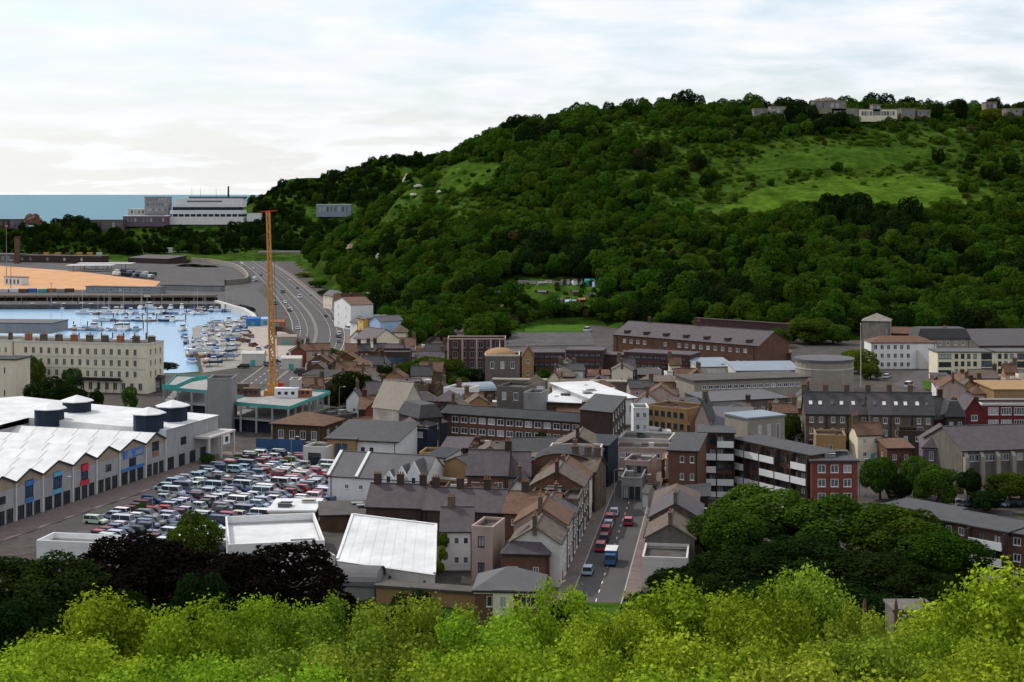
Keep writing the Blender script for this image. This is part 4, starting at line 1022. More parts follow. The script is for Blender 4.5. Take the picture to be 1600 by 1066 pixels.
for k in range(5):
    x, y = P(705 + k * 52, 690 + k * 3, 0)
    BD('rear_extension', ['brown lean-to yard building behind the long brick apartments, leftmost', 'second yard building from the left behind the long brick apartments', 'middle yard building behind the long brick apartments', 'fourth yard building from the left behind the long brick apartments', 'yard building at the right end behind the long brick apartments'][k], (690 + k * 44, 700 + k * 1.5), (730 + k * 44, 701 + k * 1.5), 3.6 + (k % 3) * .7, 9, ('mono', 'flat', 'gx')[k % 3], 1.4, wall=('brick_dark', 'brick_brown', 'greybrown')[k % 3], rm=('felt', 'slate_mauve', 'roof_dark')[(k + 1) % 3], wins=[('F', 1, 2, 1.3, 1.4, dict(skip=.2))], chim=(.2,) if k % 2 else (), vents=k % 2)
BD('corner_block', 'dark slate mansard block at the left end of the brick apartments', (655, 655), (690, 652), 9.5, 12, 'mansard', 3.4, wall='brick_dark', rm='slate', wins=[('F', 2, 2, 1.6, 1.5), ('R', 2, 2, 1.2, 1.4)])
BD('corner_block', 'dark navy corner shop with white band below the slate mansard block', (622, 664), (668, 668), 7.5, 10, 'hip', 3.6, wall='navy', rm='slate_mauve', wins=[('F', 1, 2, 2.2, 1.5, dict(z0=3.6, z1=7))], trim='offwhite')
BD('ruined_church', 'pale stone building with tall pointed gable and ochre scaffolding', (628, 640), (664, 634), 9.5, 11, 'gy', 7.0, wall='chalk', rm='beige', wins=[('F', 1, 1, 1.4, 3)], cat='church')
BD('scaffolded_house', 'ochre sheeted scaffold front against the pale pointed gable', (640, 640), (664, 640), 7.0, 3, 'gy', 4.0, wall='ochre', rm='beige', wins=[('F', 2, 1, 1.5, 1.8)], fr='timber', cat='house')
BD('pub', 'old brown pub with low tiled roof left of the pale pointed gable', (560, 640), (625, 640), 6, 12, 'gx', 3, wall='brick_dark', rm='tile_brown', wins=[('F', 1, 4, 1.3, 1.4)], chim=(.1, .85))
BD('house', 'dark brick house with white bay window behind the old pub', (578, 617), (632, 615), 7, 12, 'gx', 3.2, wall='brick_red', rm='slate', wins=[('F', 2, 3, 1.4, 1.4)], chim=(.5,))
BD('shed', 'low weathered yard wall building right of the crane deck', (500, 655), (558, 648), 3.6, 10, 'flat', wall='greybrown', rm='felt', vents=2)
BD('house', 'row of low red-roofed yard buildings behind the slate-roofed hall', (560, 668), (618, 664), 4, 8, 'gx', 2, wall='terracotta', rm='tile_brown', wins=[('F', 1, 3, 1, 1.2)])
BD('workshop', 'long dark shed with rusty front beside the tree behind the crane', (468, 588), (512, 590), 6, 12, 'mono', 1, wall='greybrown', rm='roof_dark', wins=[('F', 1, 2, 1.4, 1.2)])
BD('offices', 'pale narrow tower house with one dark window beside the crane', (452, 596), (467, 596), 9.5, 7, 'flat', wall='offwhite', rm='roof_grey', wins=[('F', 2, 1, 1.6, 1.8)])
# navy hall and the street corner
BD('dance_hall', 'big windowless navy hall with black gable beside the street', (887, 694), (950, 697), 10.0, 11, 'mono', .8, wall='navy', rm='roof_dark')
BD('hall', 'low slate-roofed hall left of the navy hall', (806, 708), (886, 706), 6.0, 13, 'gx', 2.6, wall='brick_brown', rm='slate', wins=[('F', 1, 3, 1.2, 1.3)])
BD('corner_house', 'tall brick corner building with parapet facing the street', P(955, 731), P(977, 700), 14.0, 8, 'mono', .6, wall='brick_dark', rm='slate', wins=[('F', 3, 5, 1.2, 1.7, dict(z0=3))], world=True)
BD('shop', 'long low shop with pink and white front across the end of the street', (962, 702), (1046, 704), 5.2, 9, 'flat', wall='pink', rm='roof_grey', wins=[('F', 1, 8, 1.4, 1.3, dict(z0=2.4, z1=5))], vents=2)
BD('shop', 'grey flat-roofed store behind the pink shop at the end of the street', (965, 687), (1046, 690), 5.8, 12, 'flat', wall='offwhite', rm='felt', vents=3, wins=[('F', 1, 3, 2, 1.8)])
BD('house', 'tall white gabled house with rows of small windows behind the white warehouse', (990, 640), (1014, 640), 10, 9, 'flat', wall='white', rm='roof_grey', wins=[('F', 3, 2, 1, 1.4)])
# the street, left side (near to far) and right side
def street_row(side, s0, widths, specs):
    D = (ST1 - ST0).normalized(); N = Vector((-D.y, D.x)); s = s0
    for w, sp in zip(widths, specs):
        off = 7.15 if side > 0 else -7.35
        a = ST0 + D * s + N * off; c = ST0 + D * (s + w - .05) + N * off
        if side < 0: a, c = c, a
        lb, h, d_, roof, rise, wl, rm, wn_, ch = sp
        BD('terraced_house', lb, tuple(a), tuple(c), h, d_, roof, rise, wall=wl, rm=rm, wins=wn_, chim=ch, world=True, cat='house', group='houses lining the street', trim='offwhite' if roof == 'gx' else None)
        s += w
w2 = lambda n, r=2: [('F', r, n, 1.1, 1.6, dict(z0=3.2)), ('F', 1, max(n - 1, 1), 2.2, 2.3, dict(z0=0, z1=3.1, sill=.3))]
row = [('near left street house with white parapet edge and stone front', 7.8, 9, 'gx', 2.8, 'offwhite', 'tile_mixed', w2(3), (.02,)),
       ('second street house on the left, pale front and brown roof', 8.6, 10, 'gx', 3, 'pink', 'tile_brown', w2(3), (.02,)),
       ('third street house on the left, grey front', 7.6, 10, 'gx', 2.6, 'greybrown', 'slate_mauve', w2(3), (.05,)),
       ('fourth street house on the left with flat felt roof', 8.8, 10, 'flat', 2, 'stock_brick', 'felt', w2(3), (.5,)),
       ('fifth street house on the left, tall brown front', 9.6, 11, 'gx', 3, 'brick_brown', 'tile_mixed', w2(3), (.02,)),
       ('sixth street house on the left with pale front', 9.0, 11, 'gx', 2.8, 'cream', 'tile_brown', w2(3), (.02,)),
       ('seventh street house on the left with dark arched rear roof', 9.2, 14, 'barrel', 3.0, 'brick_brown', 'roof_dark', w2(3), ()),
       ('eighth street house on the left with white rim', 10.2, 12, 'flat', 2, 'offwhite', 'roof_grey', w2(3), (.5,)),
       ('ninth street house on the left before the navy hall', 9.4, 12, 'gx', 3, 'brick_dark', 'tile_mixed', w2(3), (.02,))]
street_row(1, 2, [12, 11, 10, 11, 12, 12, 12, 12, 13], row)
row = [('nearest street house on the right with low pale front', 5.0, 8, 'flat', 1, 'offwhite', 'felt', w2(2, 1), ()),
       ('right street house with rusty tiled roof near the trees', 6.5, 9, 'gx', 2.6, 'greybrown', 'tile_mixed', w2(3), (.95,)),
       ('right street house with ridged stone roof and thick gable', 7.5, 10, 'gx', 2.8, 'stock_brick', 'slate_mauve', w2(3), (.95,)),
       ('right street house with mossy curved roof', 7.2, 9, 'hip', 2.6, 'greybrown', 'tile_mixed', w2(3), ()),
       ('low dark-roofed right street house before the balcony flats', 5.4, 11, 'mono', 1.2, 'brick_dark', 'roof_dark', w2(3, 1), ()),
       ('small right street house with cluttered yard by the flats', 4.6, 9, 'flat', 1, 'timber', 'felt', w2(2, 1), ())]
street_row(-1, 4, [11, 13, 14, 13, 14, 13], row)
BD('garage', 'tiny bright white gatepost house beyond the street houses', (1004, 770), (1012, 771), 3.2, 4, 'gx', 1.5, wall='white', rm='slate')
BD('shop', 'low grey shop island with dark terrace roof closing the far end of the street', (971, 749), (1003, 750), 4.7, 24, 'flat', wall='grey', rm='roof_dark', wins=[('F', 1, 3, 2.2, 2.8, dict(sill=.3))], fr='frame_dark', vents=1)
BD('shop', 'pinkish two-storey front with three dark windows above the shop island', (975, 722), (1014, 724), 6.6, 9, 'flat', wall='pink', rm='roof_grey', wins=[('F', 2, 4, 1.5, 1.6)], fr='frame_dark', vents=2)
sheet('paved_square', [P(1003, 779), P(1034, 779), P(1043, 718), P(1008, 718)], 0.2, m_pave)
# between the white shed and the street
def white_shed():
    fl, fr_, br_, bl = P(527, 876, 4), P(679, 898, 4), P(681, 822, 6.6), P(551, 806, 6.6); o = Vector(fl)
    t = thing('warehouse', 'large white shed with plain sloping pale roof near the foreground trees', 'building', (*fl, 0)); q = [tuple(Vector(p) - o) for p in (fl, fr_, br_, bl)]; FOOT.append([fl, fr_, br_, bl])
    zz_ = (4, 4, 6.6, 6.6); b = MB()
    for i in range(4): j = (i + 1) % 4; b.face([(*q[i], 0), (*q[j], 0), (*q[j], zz_[j]), (*q[i], zz_[i])])
    local_part(t, 'wall', b, 'offwhite')
    b = MB(); n = 9; th = .2; A_, B_, C_, D_ = [Vector((*q[i], zz_[i] + th)) for i in range(4)]
    b.face([A_, B_, C_, D_]); b.face([A_ - Vector((0, .3, th)), B_ - Vector((0, .3, th)), B_, A_]); ro = local_part(t, 'roof', b, 'roof_white')
    for k in range(n + 1):
        f = k / n; p = A_ + (B_ - A_) * f; r = D_ + (C_ - D_) * f; e = MB(); e.bar(p + Vector((0, 0, .01)), r + Vector((0, 0, .01)), .1, .06); e.build('roof_seam', W_['roof_white'], ro)
    for p, r in ((A_, D_), (B_, C_), (D_, C_)): e = MB(); e.bar(p, r, .5, .5); local_part(t, 'verge', e, 'white')
    for f in (.55, .9): e = MB(); p = A_ + (B_ - A_) * f; e.box(-.2, .2, -.1, .02, 0, .5); local_part(t, 'wall_vent', e, 'iron', (p.x, p.y - .1, 2.2))
white_shed()
t, W, d = BD('warehouse', 'white flat-roofed building with raised parapets left of the large white shed', (357, 862), (507, 855), 4.4, 25, 'flat', wall='white', rm='roof_white', par=1.3, trim='white')
b = MB(); b.box(W * .16, W * .42, .6, 4.2, 3.9, 5.2); local_part(t, 'roof_box', b, 'roof_grey')
BD('warehouse', 'low white building with broken parapet at the near corner of the car park', (57, 853), (172, 858), 2.4, 7, 'flat', wall='white', rm='roof_white', par=1.1, trim='white')
BD('store', 'small white flat-roofed store with two roof vents between car park and sheds', (420, 800), (492, 800), 3.4, 12, 'slab', wall='offwhite', rm='roof_white', vents=3)
BD('store', 'narrow white lean-to between the two white sheds', (488, 876), (524, 872), 2.8, 14, 'flat', wall='offwhite', rm='roof_grey', vents=3)
BD('store', 'grey garage with rounded roof below the large white shed', (520, 916), (585, 918), 2.6, 8, 'barrel', 2.4, wall='grey', rm='roof_grey', cat='garage')
BD('garden_wall', 'long tan wall below the large white shed', (588, 917), (742, 928), 3.0, 3, 'slab', wall='tan', rm='felt', cat='wall')
BD('house', 'cream and brown house with grey hipped roof nearest the foreground trees', (742, 923), (846, 925), 6.5, 10, 'hip', 2.6, wall='brick_brown', rm='roof_grey', over=.5, wins=[('F', 1, 1, .9, 1.7, dict(z0=3, m=(.12, .32))), ('F', 1, 2, .9, 1.7, dict(z0=3, m=(.66, .95)))], trim='cream')
BD('house', 'projecting cream bay of the hipped house nearest the foreground trees', (770, 925.5), (802, 926), 6.4, 2, 'slab', wall='cream', rm='roof_grey', wins=[('F', 2, 1, 1.1, 1.8)], over=.15)
BD('house', 'brown house with mauve-grey pyramid roof behind the cream-bay house', (784, 866), (858, 868), 6.0, 9, 'hip', 4.2, wall='brick_brown', rm='slate_mauve', wins=[('F', 1, 2, 1, 1.3)])
BD('house', 'tall pinkish plastered house end with two dark windows', (737, 826), (770, 828), 9.5, 8, 'flat', wall='pink', rm='felt', wins=[('F', 2, 1, 1.2, 1.9, dict(m=(.25, .65)))], fr='frame_dark')
BD('house', 'white-backed house with small dark windows right of the climbing plant', (689, 831), (738, 831), 7.2, 11, 'gx', 3.4, wall='white', rm='slate_mauve', wins=[('F', 2, 3, .9, 1.2, dict(skip=.2))], chim=(.3,))
BD('terraced_house', 'long dark slate terrace roof behind the large white shed, left half', (572, 792), (662, 795), 6.4, 10, 'gx', 3.8, wall='brick_dark', rm='slate_mauve', wins=[('F', 1, 4, 1, 1.3)], chim=(.1, .5, .9))
BD('terraced_house', 'long dark slate terrace roof behind the large white shed, right half', (662, 797), (784, 802), 6.8, 10, 'gx', 3.6, wall='brick_dark', rm='slate_mauve', wins=[('F', 1, 5, 1, 1.3)], chim=(.08, .4, .75))
BD('terraced_house', 'brown tiled rear wing between the dark terrace and the street', (786, 802), (868, 806), 7, 12, 'gx', 3.2, wall='brick_brown', rm='tile_brown', wins=[('F', 2, 3, 1, 1.2)], chim=(.3,))
BD('terraced_house', 'brown rear wing with white strips below the arched dark roof', (838, 775), (882, 777), 8.5, 10, 'flat', wall='brick_brown', rm='felt', wins=[('F', 3, 2, 1.6, .8)], vents=2)
BD('house', 'tumbledown tile-roofed house left of the arched dark roof', (842, 742), (888, 742), 8, 10, 'hip', 3, wall='tan', rm='tile_mixed', chim=(.3, .8), wins=[('F', 1, 2, 1, 1.3)])
BD('house', 'low stone house with clutter roof behind the tumbledown house', (880, 735), (930, 738), 9, 9, 'gx', 2.6, wall='stock_brick', rm='tile_mixed', chim=(.2, .6, .9), wins=[('F', 1, 2, 1, 1.3)])
BD('workshop', 'dark timber yard sheds behind the pair of white sheds', (500, 806), (575, 804), 3.2, 9, 'mono', 1.0, wall='timber', rm='felt', vents=2)
# ------------------------------------------------------------------ balcony flats
def balcony_flats(name, label, L, R, h, d, nb, floors, wl='brick_brown', z0=0.0, panels='offwhite', world=False):
    t, W, dd = BD(name, label, L, R, h, d, 'mono', .25, wall=wl, rm='slate', over=.5, wins=[('F', floors, nb * 2, 1.5, 1.8, dict(z0=z0, sill=.4))], world=world, fr='frame_dark')
    fl = (h - z0) / floors
    for f in range(floors):
        for k in range(nb):
            if (f + k * 2) % 5 == 4: continue
            x0 = -W / 2 + W * (k + .04) / nb; x1 = -W / 2 + W * (k + .96) / nb; z = z0 + f * fl
            b = MB(); b.box(x0, x1, -1.5, -.02, z - .15, z + .02); s = local_part(t, 'balcony_slab', b, m_conc)
            b = MB(); b.box(x0, x1, -1.6, -1.5, z - .25, z + 1.25); b.box(x0, x0 + .1, -1.5, -.02, z + .02, z + 1.0); b.build('balcony_panel', W_[panels], s)
    for k in range(nb + 1):
        x = -W / 2 + W * k / nb; b = MB(); b.box(x - .14, x + .14, -1.5, -.02, 0, h - .2); local_part(t, 'fin_wall', b, 'brick_dark')
    return t
BD('flats', 'brick end tower of the balcony flats with slate roof', (1044, 704), (1090, 706), 13.0, 14, 'mono', 1.8, wall='brick_brown', rm='slate', wins=[('F', 3, 2, .9, 1.4, dict(z0=1.5, m=(.3, .98), skip=.35))], cat='flats')
balcony_flats('flats', 'stack of white balconies beside the brick end tower', (1092, 676), (1147, 677), 14.6, 8, 2, 5, panels='frame_white')
balcony_flats('flats', 'long slanting wing of the flats with rows of white balconies', (1147, 686), (1268, 712), 12.6, 7.5, 5, 4, panels='frame_white')
BD('flats', 'red brick end block of the balcony flats with nine white windows', (1268, 722), (1340, 722), 11.6, 12, 'slab', wall='brick_red', rm='slate', wins=[('F', 3, 3, 1.7, 1.7, dict(z0=2.4, m=.08)), ('R', 3, 2, 1, 1.5, dict(z0=2.4))], cat='flats', vents=2)
BD('flats', 'plain brick left end of the low flats behind the dark trees', (1430, 806), (1517, 821), 9.0, 9, 'mono', .3, wall='brick_brown', rm='slate', over=.5, wins=[('F', 3, 4, 1.2, 1.4)], cat='flats')
balcony_flats('flats', 'low brick flats with two white balconies at the lower right', (1518, 822), (1574, 832), 9.0, 9, 1, 3, panels='frame_white')
BD('flats', 'brick end of the low flats at the right picture edge', (1575, 832), (1660, 845), 8.8, 9, 'mono', .3, wall='brick_brown', rm='slate', wins=[('F', 3, 4, 1.4, 1.4)], over=.5, cat='flats')
BD('parking_deck', 'long flat grey garage roof behind the low flats, left part', (1380, 790), (1470, 806), 5.0, 9, 'slab', wall='brick_brown', rm='slate', cat='garage')
# ------------------------------------------------------------------ right of town
cols7 = ['slate', 'slate', 'slate_mauve', 'slate_mauve', 'slate', 'slate']
for k in range(6):
    x0 = 1259 + k * 33.5; h = 9.4 + (.5 if k > 2 else 0)
    BD('terraced_house', ['leftmost stock-brick terraced house with slate roof right of the grey hall', 'second house of the stock-brick terrace from the left', 'third house of the stock-brick terrace, mauve roof', 'fourth house of the stock-brick terrace, with white skylights', 'fifth house of the stock-brick terrace, with roof windows', 'sixth house of the stock-brick terrace, wide slate roof'][k], (x0, 647 + k * .4), (x0 + 33, 647.4 + k * .4), h, 10, 'gx', 5.4, wall='stock_brick', rm=cols7[k], wins=[('F', 3, 2, 1.1, 1.6, dict(skip=.15))], chim=(.02,), sky=2, cat='house', group='stock-brick terrace')
BD('house', 'tall grey-rendered rear wing projecting from the stock-brick terrace', (1414, 640), (1440, 640), 11, 7, 'mono', 1, wall='greybrown', rm='slate', wins=[('F', 3, 1, 1.1, 1.6)])
BD('terraced_house', 'narrow dark slate house with crimson base right of the stock-brick terrace', (1461, 655), (1478, 655), 8, 10, 'gx', 5.5, wall='brick_crimson', rm='slate', wins=[('F', 2, 1, 1, 1.4)], chim=(.9,))
BD('terraced_house', 'dark slate house with tall chimney between terrace and crimson building', (1478, 652), (1508, 652), 9, 10, 'mansard', 4, wall='brick_dark', rm='slate', wins=[('F', 2, 2, 1, 1.6)], chim=(.7,))
BD('terraced_house', 'crimson brick house with mauve gable left of the long crimson building', (1509, 640), (1536, 640), 10, 10, 'gy', 3.4, wall='brick_crimson', rm='slate_mauve', wins=[('F', 2, 1, 1.8, 1.6)], chim=(.9,))
BD('school', 'long crimson brick building with two rows of white windows at the right edge', (1535, 634), (1650, 634), 8.2, 12, 'flat', wall='brick_crimson', rm='roof_grey', wins=[('F', 2, 5, 3.0, 2.2, dict(z0=1, sill=.9))], trim='offwhite')
BD('hall', 'tan flat-roofed hall behind the crimson building', (1553, 610), (1650, 610), 6, 24, 'slab', wall='tan', rm='tan')
t, W, d = BD('church_hall', 'large dark grey-roofed hall with strip windows and stone buttresses at the right edge', (1504, 705), (1650, 700), 9.5, 20, 'gx', 4.2, wall='greybrown', rm='slate_mauve', wins=[('F', 1, 12, 1.5, 1.6, dict(z0=6.2, z1=9.2))], fr='offwhite')
for k in range(6): b = MB(); b.box(-.5, .5, -1.3, -.02, 0, 8.2); b.face([(-.5, -1.3, 8.2), (.5, -1.3, 8.2), (.5, -.02, 9.3), (-.5, -.02, 9.3)]); local_part(t, 'buttress', b, 'beige', (-W / 2 + .6 + W * k / 6, 0, 0))
BD('church_hall', 'lower pale-cornered wing with grey roof left of the large dark hall', (1442, 700), (1505, 702), 8, 16, 'hip', 4.4, wall='purple', rm='slate_mauve', wins=[('F', 2, 3, 1, 2.2)], trim='beige')
BD('flats', 'cream three-storey flats with dark stair glazing and balconies at the right', (1465, 551), (1553, 551), 11.0, 12, 'slab', wall='cream', rm='roof_grey', wins=[('F', 3, 4, 1.3, 1.7, dict(z0=2.6, m=(.28, .72))), ('F', 3, 1, 6, 1.8, dict(z0=2.0, m=(.0, .26))), ('F', 4, 1, 4, 2.2, dict(m=(.76, .98)))], plinth=('greybrown', 2.4), fr='frame_dark', cat='flats')
BD('flats', 'right half of the cream three-storey flats with wide dark balconies', (1553, 551), (1640, 551), 11.0, 12, 'slab', wall='cream', rm='roof_grey', wins=[('F', 3, 3, 1.3, 1.7, dict(z0=2.6, m=(.05, .38))), ('F', 3, 2, 5, 2.2, dict(z0=2.2, m=(.4, .9)))], plinth=('greybrown', 2.2), fr='frame_dark', cat='flats')
t, W, d = BD('house', 'bright white three-storey house with outside staircase below the hill', (1361, 536), (1463, 536), 10.4, 12, 'hip', 2.2, wall='white', rm='tile_brown', wins=[('F', 3, 6, 1.4, 1.9, dict(m=(.02, .62)))], gl=G_dark, fr='frame_white')
b = MB()
for k in range(12): b.box(W * .2 + k * .5, W * .2 + k * .5 + .5, -1.6, -.03, 0.2, 7.5 - k * .6)
local_part(t, 'outside_stair', b, 'offwhite')
BD('house', 'white-dormered mansard house up the slope behind the white three-storey house', (1434, 530), (1516, 530), 7, 13, 'mansard', 4, wall='beige', rm='slate', wins=[('F', 2, 6, 1.2, 1.5)], chim=(.6,), base=4)
BD('ruin', 'weathered stone block with broken top behind the yellow tree', (1347, 502), (1391, 503), 9, 12, 'hip', 3, wall='stone', rm='stone', base=6)
BD('house', 'long low brown-roofed wing behind the white three-storey house', (1352, 520), (1430, 522), 5, 10, 'gx', 2.4, wall='brick_dark', rm='tile_brown', base=4)
BD('warehouse', 'dark-roofed store at the foot of the hill by the right edge', (1530, 541), (1660, 540), 5, 22, 'mono', 5, wall='greybrown', rm='slate_mauve', base=2)
def drum():
    x, y = P(1297, 566, 11.5); y += 10; t = thing('theatre', 'round beige drum building with flat rim', 'building', (x, y, 0))
    b = MB(); b.cyl(0, 0, 0, 11.2, 10.2, 10.2, 28); local_part(t, 'wall', b, 'beige')
    b = MB(); b.cyl(0, 0, 11.2, 12.0, 10.6, 10.6, 28); local_part(t, 'roof', b, 'roof_grey')
    b = MB(); b.cyl(0, 0, 8.6, 8.9, 10.3, 10.3, 28); local_part(t, 'band', b, 'offwhite')
    x, y = P(1345, 606); t = thing('flagpole', 'tall thin pale pole standing beside the round beige building', 'pole', (x, y, 0))
    b = MB(); b.cyl(0, 0, 0, 23, .2, .1, 8); local_part(t, 'shaft', b, 'offwhite'); b = MB(); b.cyl(0, 0, 0, .5, .5, .4, 8); local_part(t, 'base', b, m_conc); b = MB(); b.cyl(0, 0, 23, 23.4, .22, .05, 8); local_part(t, 'finial', b, 'frame_white')
drum()
BD('civic_hall', 'long grey curved hall with strip windows right of the white warehouse', (1085, 596), (1262, 590), 9.5, 16, 'slab', wall='beige', rm='felt', wins=[('F', 1, 16, 1.6, 1.2, dict(z0=5.6, z1=9))], over=.8, plinth=('greybrown', 3))
BD('civic_hall', 'lower grey front range of the curved hall with blue-grey roof', (1110, 628), (1232, 622), 6.5, 18, 'mono', .5, wall='greybrown', rm='roof_grey', wins=[('F', 1, 8, 1.4, 1.4)])
for k, (a, b_, y, lb) in enumerate(((1092, 1148, 568, 'pale blue-grey metal roof hall behind the curved hall, left one'), (1150, 1252, 574, 'long pale blue-grey metal roof hall behind the curved hall'))):
    BD('warehouse', lb, (a, y + 6), (b_, y + 5), 6.5, 16, 'mono', 1.6, wall='offwhite', rm='roof_blue', vents=3)
BD('chapel', 'narrow pale pilastered end building with blue cornice and red side', (1168, 655), (1226, 650), 11.0, 10, 'slab', wall='beige', rm='roof_blue', wins=[('F', 1, 3, 1, 5, dict(z0=2, m=(.2, .95)))], cat='church')
BD('hall', 'grey metal-roofed hall with red lower wall left of the pilastered building', (1108, 667), (1180, 668), 6.4, 13, 'mono', 3.6, wall='brick_red', rm='roof_grey', wins=[('F', 1, 4, 1.3, 1.2)])
BD('house', 'pale pink gable house with tall stack left of the grey metal-roofed hall', (1086, 655), (1108, 656), 8.6, 9, 'gy', 5, wall='pink', rm='slate', wins=[('F', 2, 1, 1, 1.4)], chim=(.5,))
BD('offices', 'tan brick office block with two rows of paired dark windows', (1008, 635), (1074, 642), 9.5, 12, 'flat', wall='tan', rm='roof_dark', wins=[('F', 3, 6, 1.3, 1.5)], gl=G_dark, fr='frame_dark')
BD('offices', 'lower brick return of the tan office block', (1074, 642), (1094, 640), 9.0, 10, 'flat', wall='brick_brown', rm='roof_dark', wins=[('F', 3, 2, 1, 1.4)])
BD('kiosk', 'small white cabin with dark doorway in the yard below the tan offices', (1008, 672), (1026, 673), 3.6, 5, 'slab', wall='white', rm='roof_white', wins=[('F', 1, 1, 2.6, 2.6, dict(sill=.1))])
BD('kiosk', 'little pale blue and white cabin right of the white cabin', (1038, 676), (1047, 676), 3.4, 4, 'slab', wall='paleblue', rm='roof_white', wins=[('F', 1, 1, 1, 1.4)])
t, W, d = BD('warehouse', 'white-roofed warehouse with bright white end wall and small windows', (928, 625), (992, 622), 8.0, 36, 'mono', .8, wall='white', rm='roof_white', over=.8, wins=[('F', 1, 5, 1.1, 2.2, dict(z0=1, m=(.2, .98)))], vents=3)
BD('warehouse', 'grey and brown sided left part of the white-roofed warehouse', (845, 628), (927, 631), 6.2, 30, 'mono', 1.0, wall='timber', rm='roof_white', over=.6, vents=3)
BD('store', 'pale blue-grey blank block left of the white-roofed warehouse', (818, 616), (844, 617), 9.4, 9, 'flat', wall='grey', rm='roof_grey')
BD('store', 'brown concrete block with shadowed bays left of the blue-grey block', (776, 606), (818, 608), 10, 12, 'flat', wall='greybrown', rm='felt', wins=[('F', 2, 2, 1.4, 2.4)])
BD('villa', 'cream villa with white bays and mauve curved roof below the brick terraces', (693, 608), (731, 610), 8.6, 9, 'flat', wall='white', rm='terracotta', wins=[('F', 2, 4, 1.2, 1.9)], trim='frame_white', chim=(.4,), cat='house')
BD('villa', 'brown hall with pale curved roof beside the cream villa', (731, 613), (774, 611), 6.5, 10, 'barrel', 2.2, wall='brick_dark', rm='roof_blue', cat='hall')
BD('terrace_wall', 'low cream yard wall before the brown curved-roof hall', (728, 627), (776, 630), 4.4, 3, 'slab', wall='cream', rm='offwhite', cat='wall')
BD('retaining_wall', 'long grey stone retaining wall above the white-roofed warehouse', (770, 594), (1090, 600), 5.5, 4, 'slab', wall='greybrown', rm='beige', cat='wall')
# brick blocks under the hill
def banded(label, L, R, h, d, n, base=0, cols=8):
    t, W, dd = BD('brick_block', label, L, R, h, d, 'slab', wall='brick_plum', rm='slate_mauve', wins=[('F', n, cols, W_guess(L, R, h, base) / cols * .8, 1.2, dict(sill=1.1))], over=.3, base=base, fr='frame_dark', gl=G_mid)
    for k in range(n):
        b = MB(); b.box(-W / 2, W / 2, -.16, -.02, h / n * (k + .92), h / n * (k + 1) - .02); local_part(t, 'brick_band', b, 'brick_red')
def W_guess(L, R, h, base): A = Vector(P(*L, base + h)); B = Vector(P(*R, base + h)); return (B - A).length
banded('plum brick block with banded windows, left of the row under the hill', (800, 552), (883, 552), 9, 12, 3)
banded('plum brick block with banded windows, middle of the row under the hill', (884, 548), (942, 549), 10, 12, 3, 0, 6)
banded('long plum brick block with dark banded windows, right of the row', (975, 551), (1078, 556), 9.5, 12, 3, 0, 9)
BD('brick_block', 'low plain brick link between the banded blocks', (942, 555), (975, 556), 8, 10, 'slab', wall='brick_plum', rm='slate_mauve')
t, W, d = BD('school', 'long brick school with wide mauve slate roof and dormers at the foot of the hill', (958, 523), (1185, 541), 9.5, 22, 'gx', 5.0, wall='brick_brown', rm='slate_mauve', wins=[('F', 2, 18, 1.5, 1.5, dict(skip=.12))], base=1, chim=(.15, .5))
for k in range(7):
    b = MB(); b.box(-.9, .9, -1.0, 2.0, 0, 1.5); b.box(-1.05, 1.05, -1.15, 2.1, 1.5, 1.65); local_part(t, 'dormer', b, 'brick_dark', (W * (-.42 + k * .14), 2.2, 9.9))
BD('school', 'low brick outbuilding right of the long brick school', (1185, 552), (1236, 553), 5, 12, 'slab', wall='brick_dark', rm='tile_brown', base=1)
BD('retaining_wall', 'long brown wall along the foot of the wooded hill', (1085, 498), (1240, 508), 4, 3, 'slab', wall='brick_plum', rm='brick_dark', base=4, cat='wall')
t, W, d = BD('brick_shell', 'roofless-looking plum brick mill with pale pilasters and tall windows', (699, 531), (790, 531), 12, 12, 'flat', wall='brick_plum', rm='felt', wins=[('F', 3, 6, 1.9, 2.6)], fr='pink', trim='pink', gl=G_dark)
for k in range(5): b = MB(); b.box(-.35, .35, -.25, -.02, 0, 12); local_part(t, 'pilaster', b, 'pink', (-W / 2 + W * k / 4 * .98 + .3, 0, 0))
def dome():
    t, W, d = BD('domed_house', 'square dark tower house topped by a low golden-brown dome', (758, 557), (812, 557), 13, 12, 'flat', wall='greybrown', rm='felt', wins=[('F', 2, 3, 1.3, 2.4)], trim='offwhite', cat='tower')
    b = MB(); n = 14
    for i in range(5):
        a0, a1 = math.pi / 2 * i / 5, math.pi / 2 * (i + 1) / 5; b.cyl(0, 0, 2.5 * math.sin(a0), 2.5 * math.sin(a1), 5.6 * math.cos(a0), max(5.6 * math.cos(a1), .1), n, cap=False)
    local_part(t, 'dome', b, 'tan', (-W * .08, d / 2, 13.0)); b = MB(); b.cyl(0, 0, 0, 3.2, .25, .05, 6); local_part(t, 'finial', b, 'offwhite', (-W * .08, d / 2, 15.4))
dome()
BD('house', 'small tan gabled house beside the domed tower', (816, 556), (834, 556), 9, 8, 'gy', 3.4, wall='tan', rm='tile_brown', wins=[('F', 2, 1, 1, 1.4)])
BD('bunker', 'dark brick box building with a wide strip window by the coast road', (583, 552), (640, 552), 8.0, 14, 'flat', wall='brick_dark', rm='felt', wins=[('F', 1, 1, 10, 2.6, dict(z0=3.4, sill=.6))], gl=G_blue, fr='frame_dark')
BD('bunker', 'low brick wing with flat roof left of the dark brick box', (547, 549), (583, 551), 4.6, 12, 'flat', wall='brick_brown', rm='felt', vents=2)
